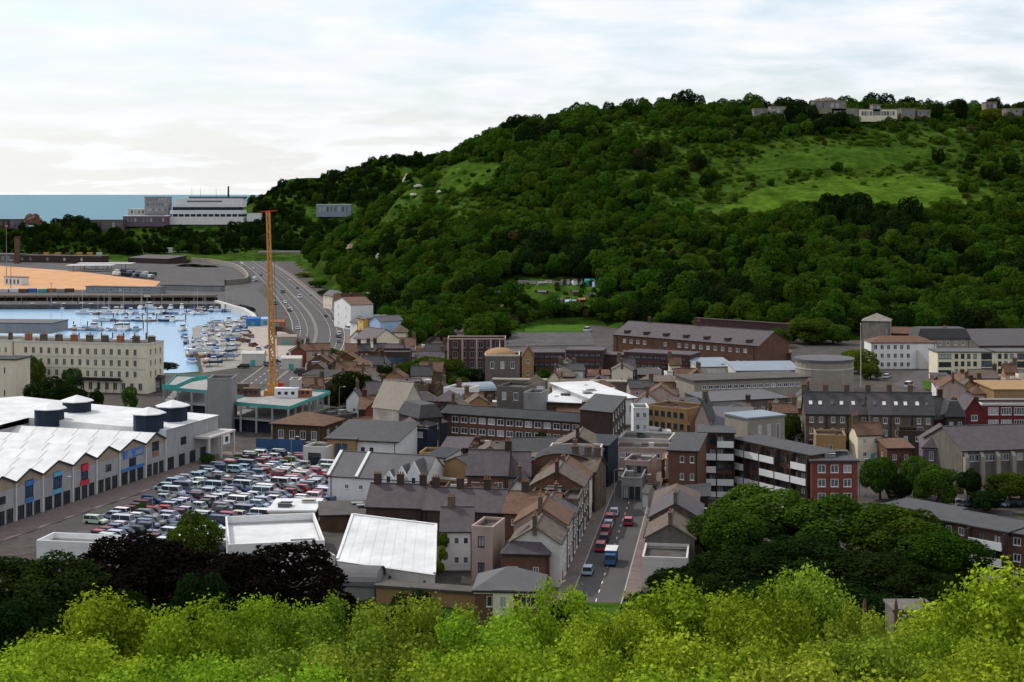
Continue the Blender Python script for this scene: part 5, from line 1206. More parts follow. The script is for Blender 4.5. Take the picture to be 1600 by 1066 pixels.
# ------------------------------------------------------------------ houses under the cliff
BD('house', 'cream gable-ended house standing by the coast road', (583, 532), (623, 529), 8.0, 14, 'gy', 4.2, wall='cream', rm='slate_mauve')
BD('house', 'tall ochre-fronted narrow house in the row under the cliff', (559, 497), (569, 499), 10.5, 10, 'mono', 1.2, wall='ochre', rm='roof_grey', wins=[('F', 3, 1, 1.6, 1.8)])
BD('house', 'narrow white house between the ochre and blue houses', (569, 497), (577, 499), 10.5, 10, 'mono', 1.2, wall='offwhite', rm='roof_grey', wins=[('F', 3, 1, 1.4, 1.8)])
BD('house', 'pale blue house with grey roof under the cliff', (578, 501), (594, 503), 10, 13, 'gy', 2.2, wall='paleblue', rm='roof_grey')
BD('house', 'tall white ruined-looking house front under the cliff', (522, 471), (548, 477), 13, 12, 'gy', 3, wall='white', rm='tile_brown', wins=[('F', 3, 2, 1.2, 2)])
BD('terraced_house', 'long brown terrace with tiled roof behind the tall white house', (548, 480), (608, 478), 8.5, 12, 'gx', 4.6, wall='brick_dark', rm='tile_brown', wins=[('F', 2, 6, 1, 1.4)], chim=(.1, .6))
BD('terraced_house', 'upper brown building with grey end against the wooded cliff', (533, 462), (592, 460), 7, 12, 'flat', wall='brick_brown', rm='felt', base=4, vents=1)
BD('house', 'small hip-roofed cottage right of the cream gable house', (612, 520), (636, 520), 6, 9, 'hip', 3, wall='cream', rm='tile_mixed', base=2)
BD('house', 'white cottage between the tall white house and the ochre house', (547, 503), (559, 505), 7.5, 9, 'gx', 2.6, wall='white', rm='slate', wins=[('F', 2, 1, 1.2, 1.5)])
BD('house', 'cream cottage with brown roof right of the cream gable house', (624, 541), (648, 541), 6.5, 9, 'gx', 3, wall='cream', rm='tile_brown', wins=[('F', 2, 2, 1.1, 1.4)], chim=(.9,))
BD('house', 'cream house highest in the row under the cliff', (505, 461), (520, 463), 8, 9, 'gx', 3, wall='cream', rm='slate_mauve', wins=[('F', 2, 2, 1.2, 1.5)])
BD('house', 'white house beside the black saloon at the road bend', (548, 527), (566, 529), 7, 9, 'gy', 3, wall='white', rm='tile_brown', wins=[('F', 2, 1, 1.2, 1.5)])
def ramp():
    pts = [ray(px, py, 450) for px, py in ((664, 560), (690, 542), (715, 524), (740, 507), (762, 492), (778, 480))]
    wd = [7, 7, 7.5, 8, 7, 5]; Lp, Rp = [], []
    for i, p in enumerate(pts):
        a = Vector(pts[max(i - 1, 0)][:2]); c = Vector(pts[min(i + 1, len(pts) - 1)][:2]); d = (c - a).normalized(); nn = Vector((-d.y, d.x)); q = Vector(p[:2])
        Lp.append((*(q + nn * wd[i]), max(p[2], 0) + 1.0)); Rp.append((*(q - nn * wd[i]), max(p[2], 0) + 1.0))
    b = MB()
    for i in range(len(pts) - 1): b.face([Rp[i], Rp[i + 1], Lp[i + 1], Lp[i]])
    tag(b.build('steep_lane', mat('lane_surface', (0.07, 0.05, 0.048), var=0.25, scale=0.3)), kind='structure')
    for S, lb in ((Lp, 'left brown retaining wall of the steep lane up the hill'), (Rp, 'right brown retaining wall of the steep lane up the hill')):
        b = MB()
        for i in range(len(pts) - 1): b.bar(Vector(S[i]), Vector(S[i + 1]), .7, 3.4)
        tag(b.build('lane_wall', W_['brick_dark']), lb, 'wall')
ramp()
# ------------------------------------------------------------------ small houses packed between the larger ones
FR = [[(560, 640), (720, 632), (965, 690), (960, 800), (900, 835), (690, 832), (690, 760), (560, 700)], [(1050, 645), (1262, 650), (1262, 700), (1345, 712), (1050, 690)],
      [(1012, 800), (1090, 785), (1082, 880), (1050, 915), (990, 925)], [(545, 565), (690, 595), (685, 640), (520, 640)], [(1262, 700), (1450, 700), (1440, 735), (1350, 722)], [(850, 598), (1105, 598), (1100, 650), (1010, 660), (850, 650)],
      [(1040, 690), (1100, 775), (1060, 800), (1030, 790)], [(480, 560), (560, 600), (560, 640), (470, 640)], [(1470, 612), (1600, 616), (1600, 640), (1480, 640)], [(590, 560), (690, 570), (690, 600), (590, 600)]]
KEEP = [[P(952, 930), P(905, 930), P(975, 700), P(1045, 700)], [P(555, 682), P(800, 693), P(1000, 684), P(1110, 684), P(1110, 696), P(800, 708), P(555, 697)], [rp(-26, -90), rp(105, -90), rp(105, 58), rp(-26, 58)]]
for _px, _Y, _r in ((553, 505, 11), (520, 640, 8), (548, 600, 7), (545, 455, 7), (668, 590, 11), (735, 560, 9), (685, 530, 5), (716, 540, 6), (640, 575, 8), (700, 570, 9), (602, 560, 8), (650, 470, 6), (1228, 530, 7), (1335, 420, 6), (1060, 330, 5), (845, 405, 5), (1240, 430, 6), (770, 400, 5)):
    _x = (_px - 800) / FPX * _Y; KEEP.append([(_x - _r * .6, _Y - _r * 1.6), (_x + _r * .6, _Y - _r * 1.6), (_x + _r * .6, _Y + _r * .4), (_x - _r * .6, _Y + _r * .4)])
ANCH = [((918, 720), 'navy hall'), ((810, 680), 'long brick apartments'), ((590, 770), 'three-gabled white hall'), ((1200, 760), 'balcony flats'), ((640, 640), 'pale pointed gable'), ((465, 680), 'brown pavilion'), ((1360, 690), 'stock-brick terrace'), ((960, 640), 'white-roofed warehouse'), ((1045, 670), 'tan offices'), ((1170, 620), 'grey curved hall'), ((735, 615), 'cream villa'), ((760, 770), 'wide brown brick house'), ((640, 820), 'dark slate terrace'), ((1030, 850), 'right-hand street houses'), ((1520, 660), 'crimson building'), ((610, 570), 'dark brick box building'), ((880, 780), 'arched dark roof'), ((1140, 670), 'pilastered building'), ((500, 620), 'crane deck')]
fr_ = random.Random(12)
def _hit(c, polys):
    ctr = [((c[0][0] + c[2][0]) / 2, (c[0][1] + c[2][1]) / 2)]
    pts = c + [((c[i][0] + c[(i + 1) % 4][0]) / 2, (c[i][1] + c[(i + 1) % 4][1]) / 2) for i in range(4)] + ctr
    X = np.array([p[0] for p in pts]); Y = np.array([p[1] for p in pts])
    cx_, cy_ = ctr[0]
    for q in polys:
        if min(abs(p[0] - cx_) for p in q) > 60 and min(p[0] for p in q) > cx_ or max(p[0] for p in q) < cx_ - 14 or min(p[0] for p in q) > cx_ + 14 or min(p[1] for p in q) > cy_ + 14 or max(p[1] for p in q) < cy_ - 14: continue
        if inpoly(X, Y, q).any(): return True
        qc = np.array(q); 
        if inpoly(qc[:, 0], qc[:, 1], c).any() or inpoly([qc[:, 0].mean()], [qc[:, 1].mean()], c).any(): return True
    return False
used = {}; nf = 0
for att in range(4200):
    if nf >= 125: break
    reg = fr_.choice(FR); xs_ = [p[0] for p in reg]; ys_ = [p[1] for p in reg]; px, py = fr_.uniform(min(xs_), max(xs_)), fr_.uniform(min(ys_), max(ys_))
    if not bool(inpoly([px], [py], reg)[0]): continue
    x, y = P(px, py); w, d_ = fr_.uniform(5.5, 10), fr_.uniform(6, 9); an = fr_.choice((0.05, -0.12, 0.12, 1.43, -1.7)) + fr_.uniform(-.06, .06)
    if att > 1200: w, d_ = w * .75, d_ * .75
    if att > 2600: w, d_ = w * .8, d_ * .8
    ux = Vector((math.cos(an), math.sin(an))); uy = Vector((-ux.y, ux.x)); M = Vector((x, y)); A = M - ux * w / 2; B = M + ux * w / 2; g = .5
    c = [tuple(A - ux * g - uy * g), tuple(B + ux * g - uy * g), tuple(B + uy * (d_ + g) + ux * g), tuple(A + uy * (d_ + g) - ux * g)]
    if _hit(c, FOOT + KEEP): continue
    wl, wn_ = fr_.choice((('brick_brown', 'brown brick'), ('brick_dark', 'dark brick'), ('stock_brick', 'stock-brick'), ('cream', 'cream'), ('offwhite', 'off-white'), ('white', 'white'), ('cream', 'cream'), ('pink', 'pinkish'), ('brick_red', 'red brick'), ('greybrown', 'grey-brown'), ('brick_brown', 'brown brick'), ('tan', 'tan')))
    rf, rn = fr_.choice((('tile_brown', 'brown tiled'), ('tile_mixed', 'mottled tiled'), ('slate_mauve', 'mauve slate'), ('slate', 'grey slate'), ('tile_brown', 'brown tiled')))
    kd = fr_.choice(('gx', 'gx', 'gx', 'gy', 'hip', 'flat', 'mono')); kn = {'gx': 'pitched', 'gy': 'gable-fronted', 'hip': 'hipped', 'flat': 'flat-topped', 'mono': 'lean-to'}[kd]
    best = min(ANCH, key=lambda a: (Vector(P(*a[0])) - M).length); av = P(*best[0]); dx = x - av[0]; dy = y - av[1]
    side = ('right of' if dx > 0 else 'left of') if abs(dx) > abs(dy) * .7 else ('behind' if dy > 0 else 'before')
    base_l = '%s %s house with %s roof, %s the %s' % (kn, wn_, rn, side, best[1]); used[base_l] = used.get(base_l, 0) + 1
    lb = base_l if used[base_l] == 1 else ('another ' if used[base_l] == 2 else 'one more ' if used[base_l] == 3 else 'yet another ') + base_l
    h_ = fr_.uniform(4.2, 7.6)
    building('small_house', lb, tuple(A), tuple(B), h_, d_, kd, fr_.uniform(1.8, 3.2) if kd != 'mono' else 1.1, wall=wl, rm=rf if kd != 'flat' else 'felt', wins=[('F', 2 if h_ > 5 else 1, 2, 1.0, 1.3, dict(skip=.15)), ('R', 1, 1, .9, 1.2), ('L', 1, 1, .9, 1.2)], chim=(fr_.choice((.05, .95)),) if kd in ('gx', 'gy') else (), world=True, cat='house', group='small houses packed in the town', vents=1 if kd == 'flat' else 0)
    nf += 1
print('fill', nf)
# ================================================================== marina and port
def hull_mesh(L, B, D, m):
    b = MB(); st = [(-.5, .78, .9), (-.25, 1, .92), (.1, 1, 1.0), (.35, .62, 1.12), (.5, .03, 1.28)]
    rings = []
    for x, w, z in st:
        y = B / 2 * w; rings.append([(x * L, -y, D * z), (x * L, -y * .75, D * .3), (x * L, 0, 0), (x * L, y * .75, D * .3), (x * L, y, D * z)])
    for i in range(len(rings) - 1):
        for j in range(4): b.face([rings[i][j], rings[i][j + 1], rings[i + 1][j + 1], rings[i + 1][j]][::-1])
    for i in range(len(rings) - 1): b.face([rings[i][0], rings[i + 1][0], rings[i + 1][4], rings[i][4]])
    b.face(rings[0])
    return b.mesh('hull', m)
m_hullw = mat('boat_white', (0.70, 0.71, 0.73), var=0.06, rough=0.35); m_hullb = mat('boat_navy', (0.035, 0.06, 0.12), var=0.1, rough=0.3); m_hullt = mat('boat_timber', (0.22, 0.10, 0.05), var=0.2, rough=0.4)
m_hullg = mat('boat_grey', (0.30, 0.34, 0.40), var=0.1, rough=0.35)
BH = [(hull_mesh(9, 3.0, 1.5, m), nm) for m, nm in ((m_hullw, 'white'), (m_hullb, 'navy'), (m_hullt, 'brown'), (m_hullg, 'blue-grey'))]
def cabin_mesh(k):
    b = MB(); 
    if k == 0: b.box(-1.6, 1.3, -.95, .95, 0, .7); b.face([(1.3, -.95, 0), (2.2, -.6, 0), (2.2, .6, 0), (1.3, .95, 0), (1.3, .95, .7), (1.3, -.95, .7)][0:0] or [(1.3, -.95, .7), (2.2, -.6, 0), (2.2, .6, 0), (1.3, .95, .7)])
    else: b.box(-2.2, 1.2, -1.1, 1.1, 0, 1.2); b.box(-1.6, .6, -.9, .9, 1.2, 2.3); b.box(-1.9, .9, -1.05, 1.05, 2.3, 2.42)
    return b.mesh('cabin', W_['frame_white'])
CBM = [cabin_mesh(0), cabin_mesh(1)]
_b = MB(); _b.box(-1.64, .64, -.93, .93, 1.45, 2.05); CBW = _b.mesh('cabin_window', G_dark)
_b = MB(); _b.box(-1.2, 1.32, -.98, .98, .25, .5); CBW0 = _b.mesh('cabin_window', G_dark)
_b = MB(); _b.cyl(0, 0, 0, 11, .09, .05, 6); _b.bar((0, 0, 1.2), (-3.6, 0, 1.4), .22, .3); _b.bar((-.0, -.9, 6.5), (0, .9, 6.5), .06); MAST = _b.mesh('mast', W_['offwhite'])
_b = MB(); _b.box(-2.4, 2.2, -.9, .9, .0, .5); COVER = _b.mesh('deck_cover', W_['sign_blue'])
_b = MB()
for sx in (-2.6, 2.0):
    for sy in (-1, 1): _b.bar((sx, sy * 1.3, -1.3), (sx, sy * .8, .35), .14)
_b.bar((-2.6, 0, -1.25), (2.0, 0, -1.25), .2); CRADLE = _b.mesh('cradle', W_['iron'])
_o1 = 'zeroth first second third fourth fifth sixth seventh eighth ninth tenth eleventh twelfth thirteenth fourteenth fifteenth sixteenth seventeenth eighteenth nineteenth'.split()
def ORD(n):
    if n < 20: return _o1[n]
    t, u = divmod(n, 10); return ('twentieth', 'thirtieth', 'fortieth', 'fiftieth')[t - 2] if u == 0 else ('twenty', 'thirty', 'forty', 'fifty')[t - 2] + '-' + _o1[u]
br = random.Random(4)
def boat(x, y, z, rz, sc, hk, kind, label, group, cradle=False):
    t = thing('boat', label, 'boat', (x, y, z), rz, group); t.scale = (sc, sc, sc)
    h = add('hull', BH[hk][0], t)
    if kind == 'sail': c = add('cabin', CBM[0], t, (0, 0, 1.42)); add('cabin_window', CBW0, c); add('mast', MAST, t, (.9, 0, 1.5))
    elif kind == 'motor': c = add('cabin', CBM[1], t, (0, 0, 1.4)); add('cabin_window', CBW, c)
    else: add('deck_cover', COVER, t, (0, 0, 1.45))
    if cradle: add('cradle', CRADLE, t)
    return t
rows = [('far pontoon', 481.5, 30, 290, 17), ('long middle pontoon', 490, 128, 318, 19), ('second pontoon', 515, 88, 218, 12), ('short pontoon by the harbour wall', 486, 300, 372, 8), ('middle water moorings', 501, 150, 285, 7), ('near pontoon behind the seafront terrace', 534, 118, 222, 9)]
cn = ['white', 'navy', 'brown', 'blue-grey']
for nm, py, x0, x1, n in rows:
    a = P(x0, py, -2.7); b_ = P(x1, py + .6, -2.7)
    t = thing('pontoon', 'floating walkway: ' + nm + ' in the marina', 'pontoon', (0, 0, 0)); b = MB(); b.bar((a[0], a[1] + 4.8, -2.55), (b_[0], b_[1] + 4.8, -2.55), 2.0, .6); local_part(t, 'deck', b, 'offwhite')
    for k in range(7): f = k / 6; b = MB(); b.cyl(a[0] + (b_[0] - a[0]) * f, a[1] + 6.1, -6, 1.2, .28, .28, 7); local_part(t, 'pile', b, 'iron')
    for k in range(n):
        f = (k + br.uniform(.25, .75)) / n; x = a[0] + (b_[0] - a[0]) * f; y = a[1] + (b_[1] - a[1]) * f
        kd = br.choice(('sail', 'motor', 'motor', 'sail', 'cover')); hk = br.choice((0, 0, 0, 0, 1, 2, 3))
        kn = {'sail': 'sailing boat', 'motor': 'motor cruiser', 'cover': 'covered launch'}[kd]
        boat(x, y - br.uniform(0, 1.5), -3.25, math.radians(br.choice((0, 180, 90, 90, 20, 160)) + br.uniform(-12, 12)), br.uniform(.75, 1.25), hk, kd, '%s %s, %s from the left at the %s' % (cn[hk], kn, ORD(k + 1), nm), 'boats moored in the marina')
for k in range(6):
    x, y = P(286 + k * 2.4, 516 + k * 10, -2.7); kd = ('motor', 'cover', 'motor', 'sail', 'motor', 'cover')[k]; hk = (0, 3, 1, 0, 2, 0)[k]
    boat(x, y, -3.25, math.radians(78 + 10 * k), 1.0, hk, kd, '%s boat, %s from the far end along the boatyard quay' % (cn[hk], ORD(k + 1)), 'boats moored along the boatyard quay')
BY = [(312, 512), (388, 500), (384, 530), (372, 535), (372, 560), (330, 576), (316, 574), (306, 534)]
k = 0; yy = 503.0; rown = 0
while yy < 577:
    rown += 1; xx = 306 + br.uniform(0, 6); c = 0
    while xx < 388:
        if bool(inpoly([xx], [yy], BY)[0]):
            c += 1; x, y = P(xx, yy, 0); hk = br.choice((0, 0, 3, 3, 1, 2)); kd = br.choice(('sail', 'motor', 'cover', 'motor'))
            kn = {'sail': 'yacht', 'motor': 'cruiser', 'cover': 'tarpaulined boat'}[kd]
            boat(x, y, 1.35, math.radians(br.choice((80, 100, 10, 170)) + br.uniform(-15, 15)), br.uniform(.7, 1.0), hk, kd, '%s %s laid up ashore, %s boat of the %s boatyard row' % (cn[hk], kn, ORD(c), ORD(rown)), 'boats laid up in the boatyard', True)
        xx += br.uniform(10.5, 14)
    yy += 6.2 + (yy - 500) * .05
t = thing('pier', 'long dark timber pier on piles along the far side of the marina', 'pier', (0, 0, 0))
a = P(-70, 461.5, 3.5); c = P(338, 461.5, 3.5); b = MB(); b.bar((a[0], a[1], 3.2), (c[0], c[1], 3.2), 9, .7); local_part(t, 'deck', b, 'timber')
b = MB(); b.bar((a[0], a[1] + 4, -1.5), (c[0], c[1] + 4, -1.5), .5, 7); local_part(t, 'back_wall', b, 'brick_dark')
for k in range(26):
    f = k / 25; b = MB(); b.box(-.3, .3, -.3, .3, -7, 2.9); local_part(t, 'pile', b, 'beige' if k % 3 == 0 else 'timber', (a[0] + (c[0] - a[0]) * f, a[1] - 4.2, 0))
b = MB(); b.bar((a[0], a[1] - 4.4, 4.5), (c[0], c[1] - 4.4, 4.5), .12, .2); local_part(t, 'rail', b, 'offwhite')
pw = [P(338, 470, 1), P(358, 476, 1), P(380, 482, 1), P(394, 490, 1), P(399, 497, 1)]
ribbon('quay_wall', pw, 2.6, 1.2, W_['offwhite'], thick=5, kind=None); tag(bpy.data.objects['quay_wall'], 'pale curving harbour wall at the right end of the marina', 'wall')
pw = smooth([P(425, 518), P(448, 520), P(464, 532), P(466, 548), P(450, 562)])
ribbon('sea_wall', pw, 1.2, 2.6, W_['brick_dark'], thick=3, kind=None); tag(bpy.data.objects['sea_wall'], 'dark curved wall round the pale quay below the coast road', 'wall')
for px, py, w, h, cc, lb in ((395, 510, 7, 4, 'sign_blue', 'blue hulled boat shed with dark red foot on the quay'), (414, 508, 6, 3.2, 'paleblue', 'pale blue tarpaulined stack on the quay'), (432, 512, 8, 3, 'terracotta', 'row of red crates behind the crane on the quay'), (448, 540, 9, 4, 'beige', 'small sandy hut with green doors inside the curved wall'), (395, 572, 9, 5, 'offwhite', 'white fabric marquee by the boatyard gate'), (455, 578, 8, 4.5, 'offwhite', 'white lorry trailer parked by the coast road roundabout')):
    x, y = P(px, py); t = thing('quay_hut', lb, 'hut', (x, y, 0)); b = MB(); b.box(-w / 2, w / 2, 0, w * .6, 0, h); local_part(t, 'body', b, cc)
    b = MB(); b.face([(-w / 2 - .2, -.2, h), (w / 2 + .2, -.2, h), (w / 2 + .2, w * .3, h + 1), (-w / 2 - .2, w * .3, h + 1)]); b.face([(w / 2 + .2, w * .6 + .2, h), (-w / 2 - .2, w * .6 + .2, h), (-w / 2 - .2, w * .3, h + 1), (w / 2 + .2, w * .3, h + 1)]); local_part(t, 'roof', b, cc)
    b = MB(); b.box(-1, 1, -.05, -.01, .1, 2.4); local_part(t, 'door', b, 'teal')
# containers on the sand yard and sheds behind
ccs = ['frame_white', 'sign_blue', 'teal', 'orange', 'tile_brown', 'grey', 'terracotta', 'offwhite', 'blue']
cnm = ['white', 'bright blue', 'green', 'orange', 'brown', 'grey', 'rust-red', 'cream', 'dark blue']
_b = MB(); _b.box(-3, 3, 0, 2.4, 0, 2.6); _b.box(-3.05, -2.8, -.05, 2.45, 0, 2.65)
def container(px, py, k, lb, z=0.12, n=1):
    x, y = P(px, py, z); t = thing('container', lb, 'container', (x, y, z), 0, 'containers in the port')
    b = MB(); b.box(-3, 3, 0, 2.4, 0, 2.6); local_part(t, 'box', b, ccs[k])
    for q in range(7): b = MB(); b.box(-2.8 + q * .9, -2.5 + q * .9, -.06, -.005, .15, 2.45); local_part(t, 'rib', b, ccs[k])
    b = MB(); b.box(3.005, 3.06, .2, 2.2, .1, 2.5); local_part(t, 'door', b, 'frame_dark')
for k, px in enumerate((6, 22, 36, 50, 66, 80, 94, 108)): container(px, 457.5 - (k % 2) * .8, (7, 0, 4, 1, 2, 6, 5, 4)[k], '%s container, %s from the left along the sand yard' % (cnm[(7, 0, 4, 1, 2, 6, 5, 4)[k]], ORD(k + 1)))
for k, px in enumerate((55, 72, 90, 106, 124, 140, 155)): container(px, 398.5, (4, 3, 3, 4, 3, 3, 7)[k], '%s container, %s from the left on the far dark shed quay' % (cnm[(4, 3, 3, 4, 3, 3, 7)[k]], ORD(k + 1)), 6.6)
BD('port_office', 'white port cabin with dark window bays on the sand yard', (6, 433), (33, 434), 6, 8, 'slab', wall='white', rm='roof_grey', wins=[('F', 1, 4, 2.2, 3.6, dict(sill=1))], gl=G_dark)
BD('port_shed', 'long low blue-grey shed beyond the marina', (134, 448), (250, 450), 4, 9, 'slab', wall='roof_blue', rm='roof_grey', wins=[('F', 1, 14, 2.0, 1.6)])
BD('port_shed', 'low graffiti-green fence building right of the blue-grey shed', (252, 446), (345, 448), 3.4, 6, 'slab', wall='grey', rm='roof_dark')
for k, (a, b_, y) in enumerate(((102, 168, 415), (118, 200, 412))):
    x0, y0 = P(a, y, 5.5); x1, y1 = P(b_, y + 1, 5.5); t = thing('canopy', ('nearer' if k == 0 else 'farther') + ' white flat canopy on posts in the ferry yard', 'canopy', (x0, y0, 0))
    b = MB(); b.box(0, x1 - x0, 0, 16, 5.2, 5.7); local_part(t, 'roof', b, 'roof_white')
    for q in range(8): b = MB(); b.box(-.2, .2, -.2, .2, 0, 5.2); local_part(t, 'post', b, 'grey', ((q % 4 + .3) * (x1 - x0) / 4, 1 + (q // 4) * 13, 0))
BD('port_shed', 'dark brown long brick shed behind the ferry yard', (20, 399), (156, 401), 7, 16, 'slab', wall='brick_dark', rm='felt', wins=[('F', 1, 9, 2.4, 2.6, dict(skip=.4))])
BD('port_shed', 'grey pitched-roof shed right of the dark brick shed', (200, 403), (262, 405), 5, 26, 'mono', 2.5, wall='brick_dark', rm='slate_mauve')
BD('port_shed', 'flat dark loading hall at the left picture edge', (-40, 397), (22, 398), 8, 20, 'slab', wall='greybrown', rm='roof_grey', wins=[('F', 1, 6, 3, 4)])
BD('port_shed', 'mauve long shed below the wooded bank', (200, 389), (262, 390), 6, 12, 'slab', wall='purple', rm='roof_grey')
x, y = P(27, 412); t = thing('chimney_stack', 'square brown brick chimney stack at the port', 'chimney', (x, y, 0)); b = MB(); b.box(-2.2, 2.2, -2.2, 2.2, 0, 26); local_part(t, 'shaft', b, 'tile_brown'); b = MB(); b.box(-2.5, 2.5, -2.5, 2.5, 26, 27); local_part(t, 'cap', b, 'brick_dark')
for k, (px, py, h, lb) in enumerate(((10, 440, 44, 'tall thin lighting mast at the left edge of the sand yard'), (17, 455, 22, 'shorter lamp mast among the containers'), (80, 478, 14, 'bare mast pole beside the pier'), (230, 585, 30, 'tall thin mast at the corner of the seafront terrace'))):
    x, y = P(px, py); t = thing('light_mast', lb, 'mast', (x, y, 0)); b = MB(); b.cyl(0, 0, 0, h, .32, .16, 7); local_part(t, 'shaft', b, 'grey'); b = MB(); b.box(-1.2, 1.2, -.3, .3, h, h + .5); local_part(t, 'lamp_head', b, 'offwhite')
# far headland
def far_white():
    x, y, z = Q(321, 347, 1755); t = thing('cruise_terminal', 'large white stepped office building with dark window bands on the far headland', 'building', (x, y, z))
    w = 84
    for k, (x0, x1, z0, z1, m) in enumerate(((-42, 43, -3, 6, 'white'), (-40, 41, 6, 9, 'navy'), (-41, 42, 9, 13.5, 'white'), (-38, 38, 13.5, 17, 'navy'), (-39, 42, 17, 21, 'white'), (-34, 42, 21, 27, 'white'), (-20, 43, 27, 29, 'roof_grey'))):
        b = MB(); b.box(x0, x1, k * .8, 30 - k * .3, z0, z1); local_part(t, 'storey' if m == 'white' else 'window_band', b, m)
    for q in range(12): b = MB(); b.box(-.5, .5, .6, .75, 6.1, 8.9); local_part(t, 'mullion', b, 'white', (-38 + q * 6.8, 0, 0))
    b = MB(); b.box(-22, 18, 3.8, 4.0, 22.5, 24.5); local_part(t, 'window_band', b, G_mid)
    b = MB(); b.cyl(24, 12, 29, 41, 1.1, .9, 8); local_part(t, 'flue', b, 'iron')
    for q in (-18, -8, 10): b = MB(); b.cyl(q, 12, 27, 40, .25, .1, 6); local_part(t, 'aerial', b, 'grey')
far_white()
def at(px, py, Y): return Q(px, py, Y)
def blk(name, label, cat, px0, px1, ytop, ybot, Y, d, wl, rm, nw=0, rows=1):
    x0, _, zt_ = Q(px0, ytop, Y); x1, _, zb = Q(px1, ybot, Y); h = zt_ - zb
    return BD(name, label, (x0, Y), (x1, Y), h, d, 'slab', wall=wl, rm=rm, base=zb, world=True, cat=cat, wins=[('F', rows, nw, 2.2, h / rows * .5)] if nw else (), fr='grey')
blk('office_tower', 'glassy grey-blue block left of the far white building', 'building', 226, 263, 308, 332, 1770, 18, 'grey', 'roof_grey', 7, 3)
blk('terraced_hall', 'long pale grey terrace of low roofs on the headland', 'building', 192, 262, 338, 350, 1745, 20, 'purple', 'roof_white', 10, 1)
blk('terraced_hall', 'grey sloping concrete viaduct block on the headland', 'building', 126, 192, 344, 360, 1735, 24, 'greybrown', 'roof_grey', 8, 1)
blk('terraced_hall', 'white low roofs above the grey viaduct block', 'building', 200, 252, 327, 336, 1775, 20, 'offwhite', 'roof_white', 8, 1)
blk('hill_house', 'pale blue-grey long building on the far wooded hill', 'building', 494, 548, 320, 335, 1800, 16, 'roof_blue', 'roof_white', 8, 1)
blk('retaining_wall', 'long pale wall at the foot of the far wooded hill', 'wall', 404, 504, 393, 403, 1640, 4, 'beige', 'offwhite')
blk('storage_tank', 'low white tank right of the far white building', 'tank', 386, 406, 334, 342, 1760, 16, 'white', 'roof_white')
blk('long_trailer', 'white long trailer parked below the wooded bank', 'trailer', 260, 294, 388, 394, 1660, 4, 'white', 'roof_white')
blk('seaside_house', 'low brown seaside house at the left edge of the headland', 'house', -10, 14, 343, 354, 1745, 12, 'brick_dark', 'tile_brown', 3, 1)
blk('seaside_house', 'mauve seaside house beside the rocky fort', 'house', 15, 34, 343, 354, 1745, 12, 'purple', 'slate_mauve', 3, 1)
def lump(name, label, cat, c, r, m, seed, n=9):
    rr = np.random.default_rng(seed); b = MB(); R = 7; S = 12
    vs = [[(c[0] + r[0] * math.cos(a) * math.cos(e) * f, c[1] + r[1] * math.sin(a) * math.cos(e) * f, c[2] + r[2] * math.sin(e) * f) for a, f in ((2 * math.pi * j / S, .8 + .35 * rr.random()) for j in range(S))] for e in (math.pi / 2 * i / R for i in range(R))]
    for i in range(R - 1):
        for j in range(S): b.face([vs[i][j], vs[i][(j + 1) % S], vs[i + 1][(j + 1) % S], vs[i + 1][j]])
    b.face(vs[-1]); return tag(b.build(name, m), label, cat)
x, y, z = Q(51, 352, 1745); lump('rocky_fort', 'brown rocky fort mound against the sea', 'fort', (x, y, z), (11, 8, 13), W_['tile_brown'], 3)
# chalk showing on the slope
pts = [ray(*p) for p in ((636, 272), (631, 281), (626, 290), (620, 300), (613, 312), (606, 325), (600, 336), (594, 347))]
b = MB(); cr = random.Random(3)
for i in (0, 1, 3, 5):
    (xa, ya, za), (xb, yb, zb) = pts[i], pts[i + 1]; wa, wb = .5 + cr.random() * 1.3, .5 + cr.random() * 1.3
    b.face([(xa - wa, ya - 1, za + .6), (xb - wb, yb - 1, zb + .6), (xb + wb, yb + 1, zb + 1.4), (xa + wa, ya + 1, za + 1.4)]); b.face([(xa - wa, ya - 1, za + .6), (xb - wb, yb - 1, zb + .6), (xb - wb, yb - 1, zb - 2), (xa - wa, ya - 1, za - 2)][::-1])
tag(b.build('chalk_path', mat('chalk_earth', (0.36, 0.30, 0.22), var=0.3, scale=0.4)), kind='structure')
for k, lb in enumerate(('small white chalk face low on the slope', 'white chalk face in the middle of the woodland', 'pinkish outcrop above the coast road', 'chalk spot right of the long pale path', 'lower chalk spot right of the long pale path', 'tiny chalk face above the small white one', 'flat chalk patch on the upper spur')):
    px, py, rx, rz_ = CHALK[k]
    x, y, z = ray(px, py); lump('chalk_outcrop', lb, 'rock', (x, y - 2.5, z - .5), (rx, 2.5, rz_), W_['chalk' if k != 2 else 'pink'], 30 + k)
# citadel on the brow
for px0, px1, yt, yb, lb, wl, nw in ((1178, 1200, 170, 184, 'stone fort block at the left end of the hilltop citadel', 'stone', 4), (1204, 1228, 167, 184, 'taller stone fort block beside the leftmost citadel block', 'beige', 3), (1240, 1262, 171, 184, 'third stone block of the hilltop citadel from the left', 'stone', 4),
        (1272, 1322, 158, 172, 'big grey stone keep on the brow of the hill', 'stone', 6), (1300, 1340, 170, 184, 'pale fort range with dark arches under the keep', 'beige', 8), (1342, 1402, 171, 184, 'long cream fort range right of the keep', 'cream', 12), (1364, 1376, 164, 172, 'small tower on the long fort range', 'stone', 2), (1408, 1430, 170, 182, 'low stone range right of the cream fort', 'stone', 4), (1434, 1454, 172, 182, 'last low stone range before the dark brow trees', 'beige', 3), (1540, 1558, 160, 172, 'square stone lookout at the right of the brow', 'stone', 3), (1572, 1625, 170, 178, 'low ruined wall at the right end of the brow', 'beige', 5)):
    blk('citadel', lb, 'fort', px0, px1, yt, yb, 1152, 10, wl, 'stone', nw, 1)
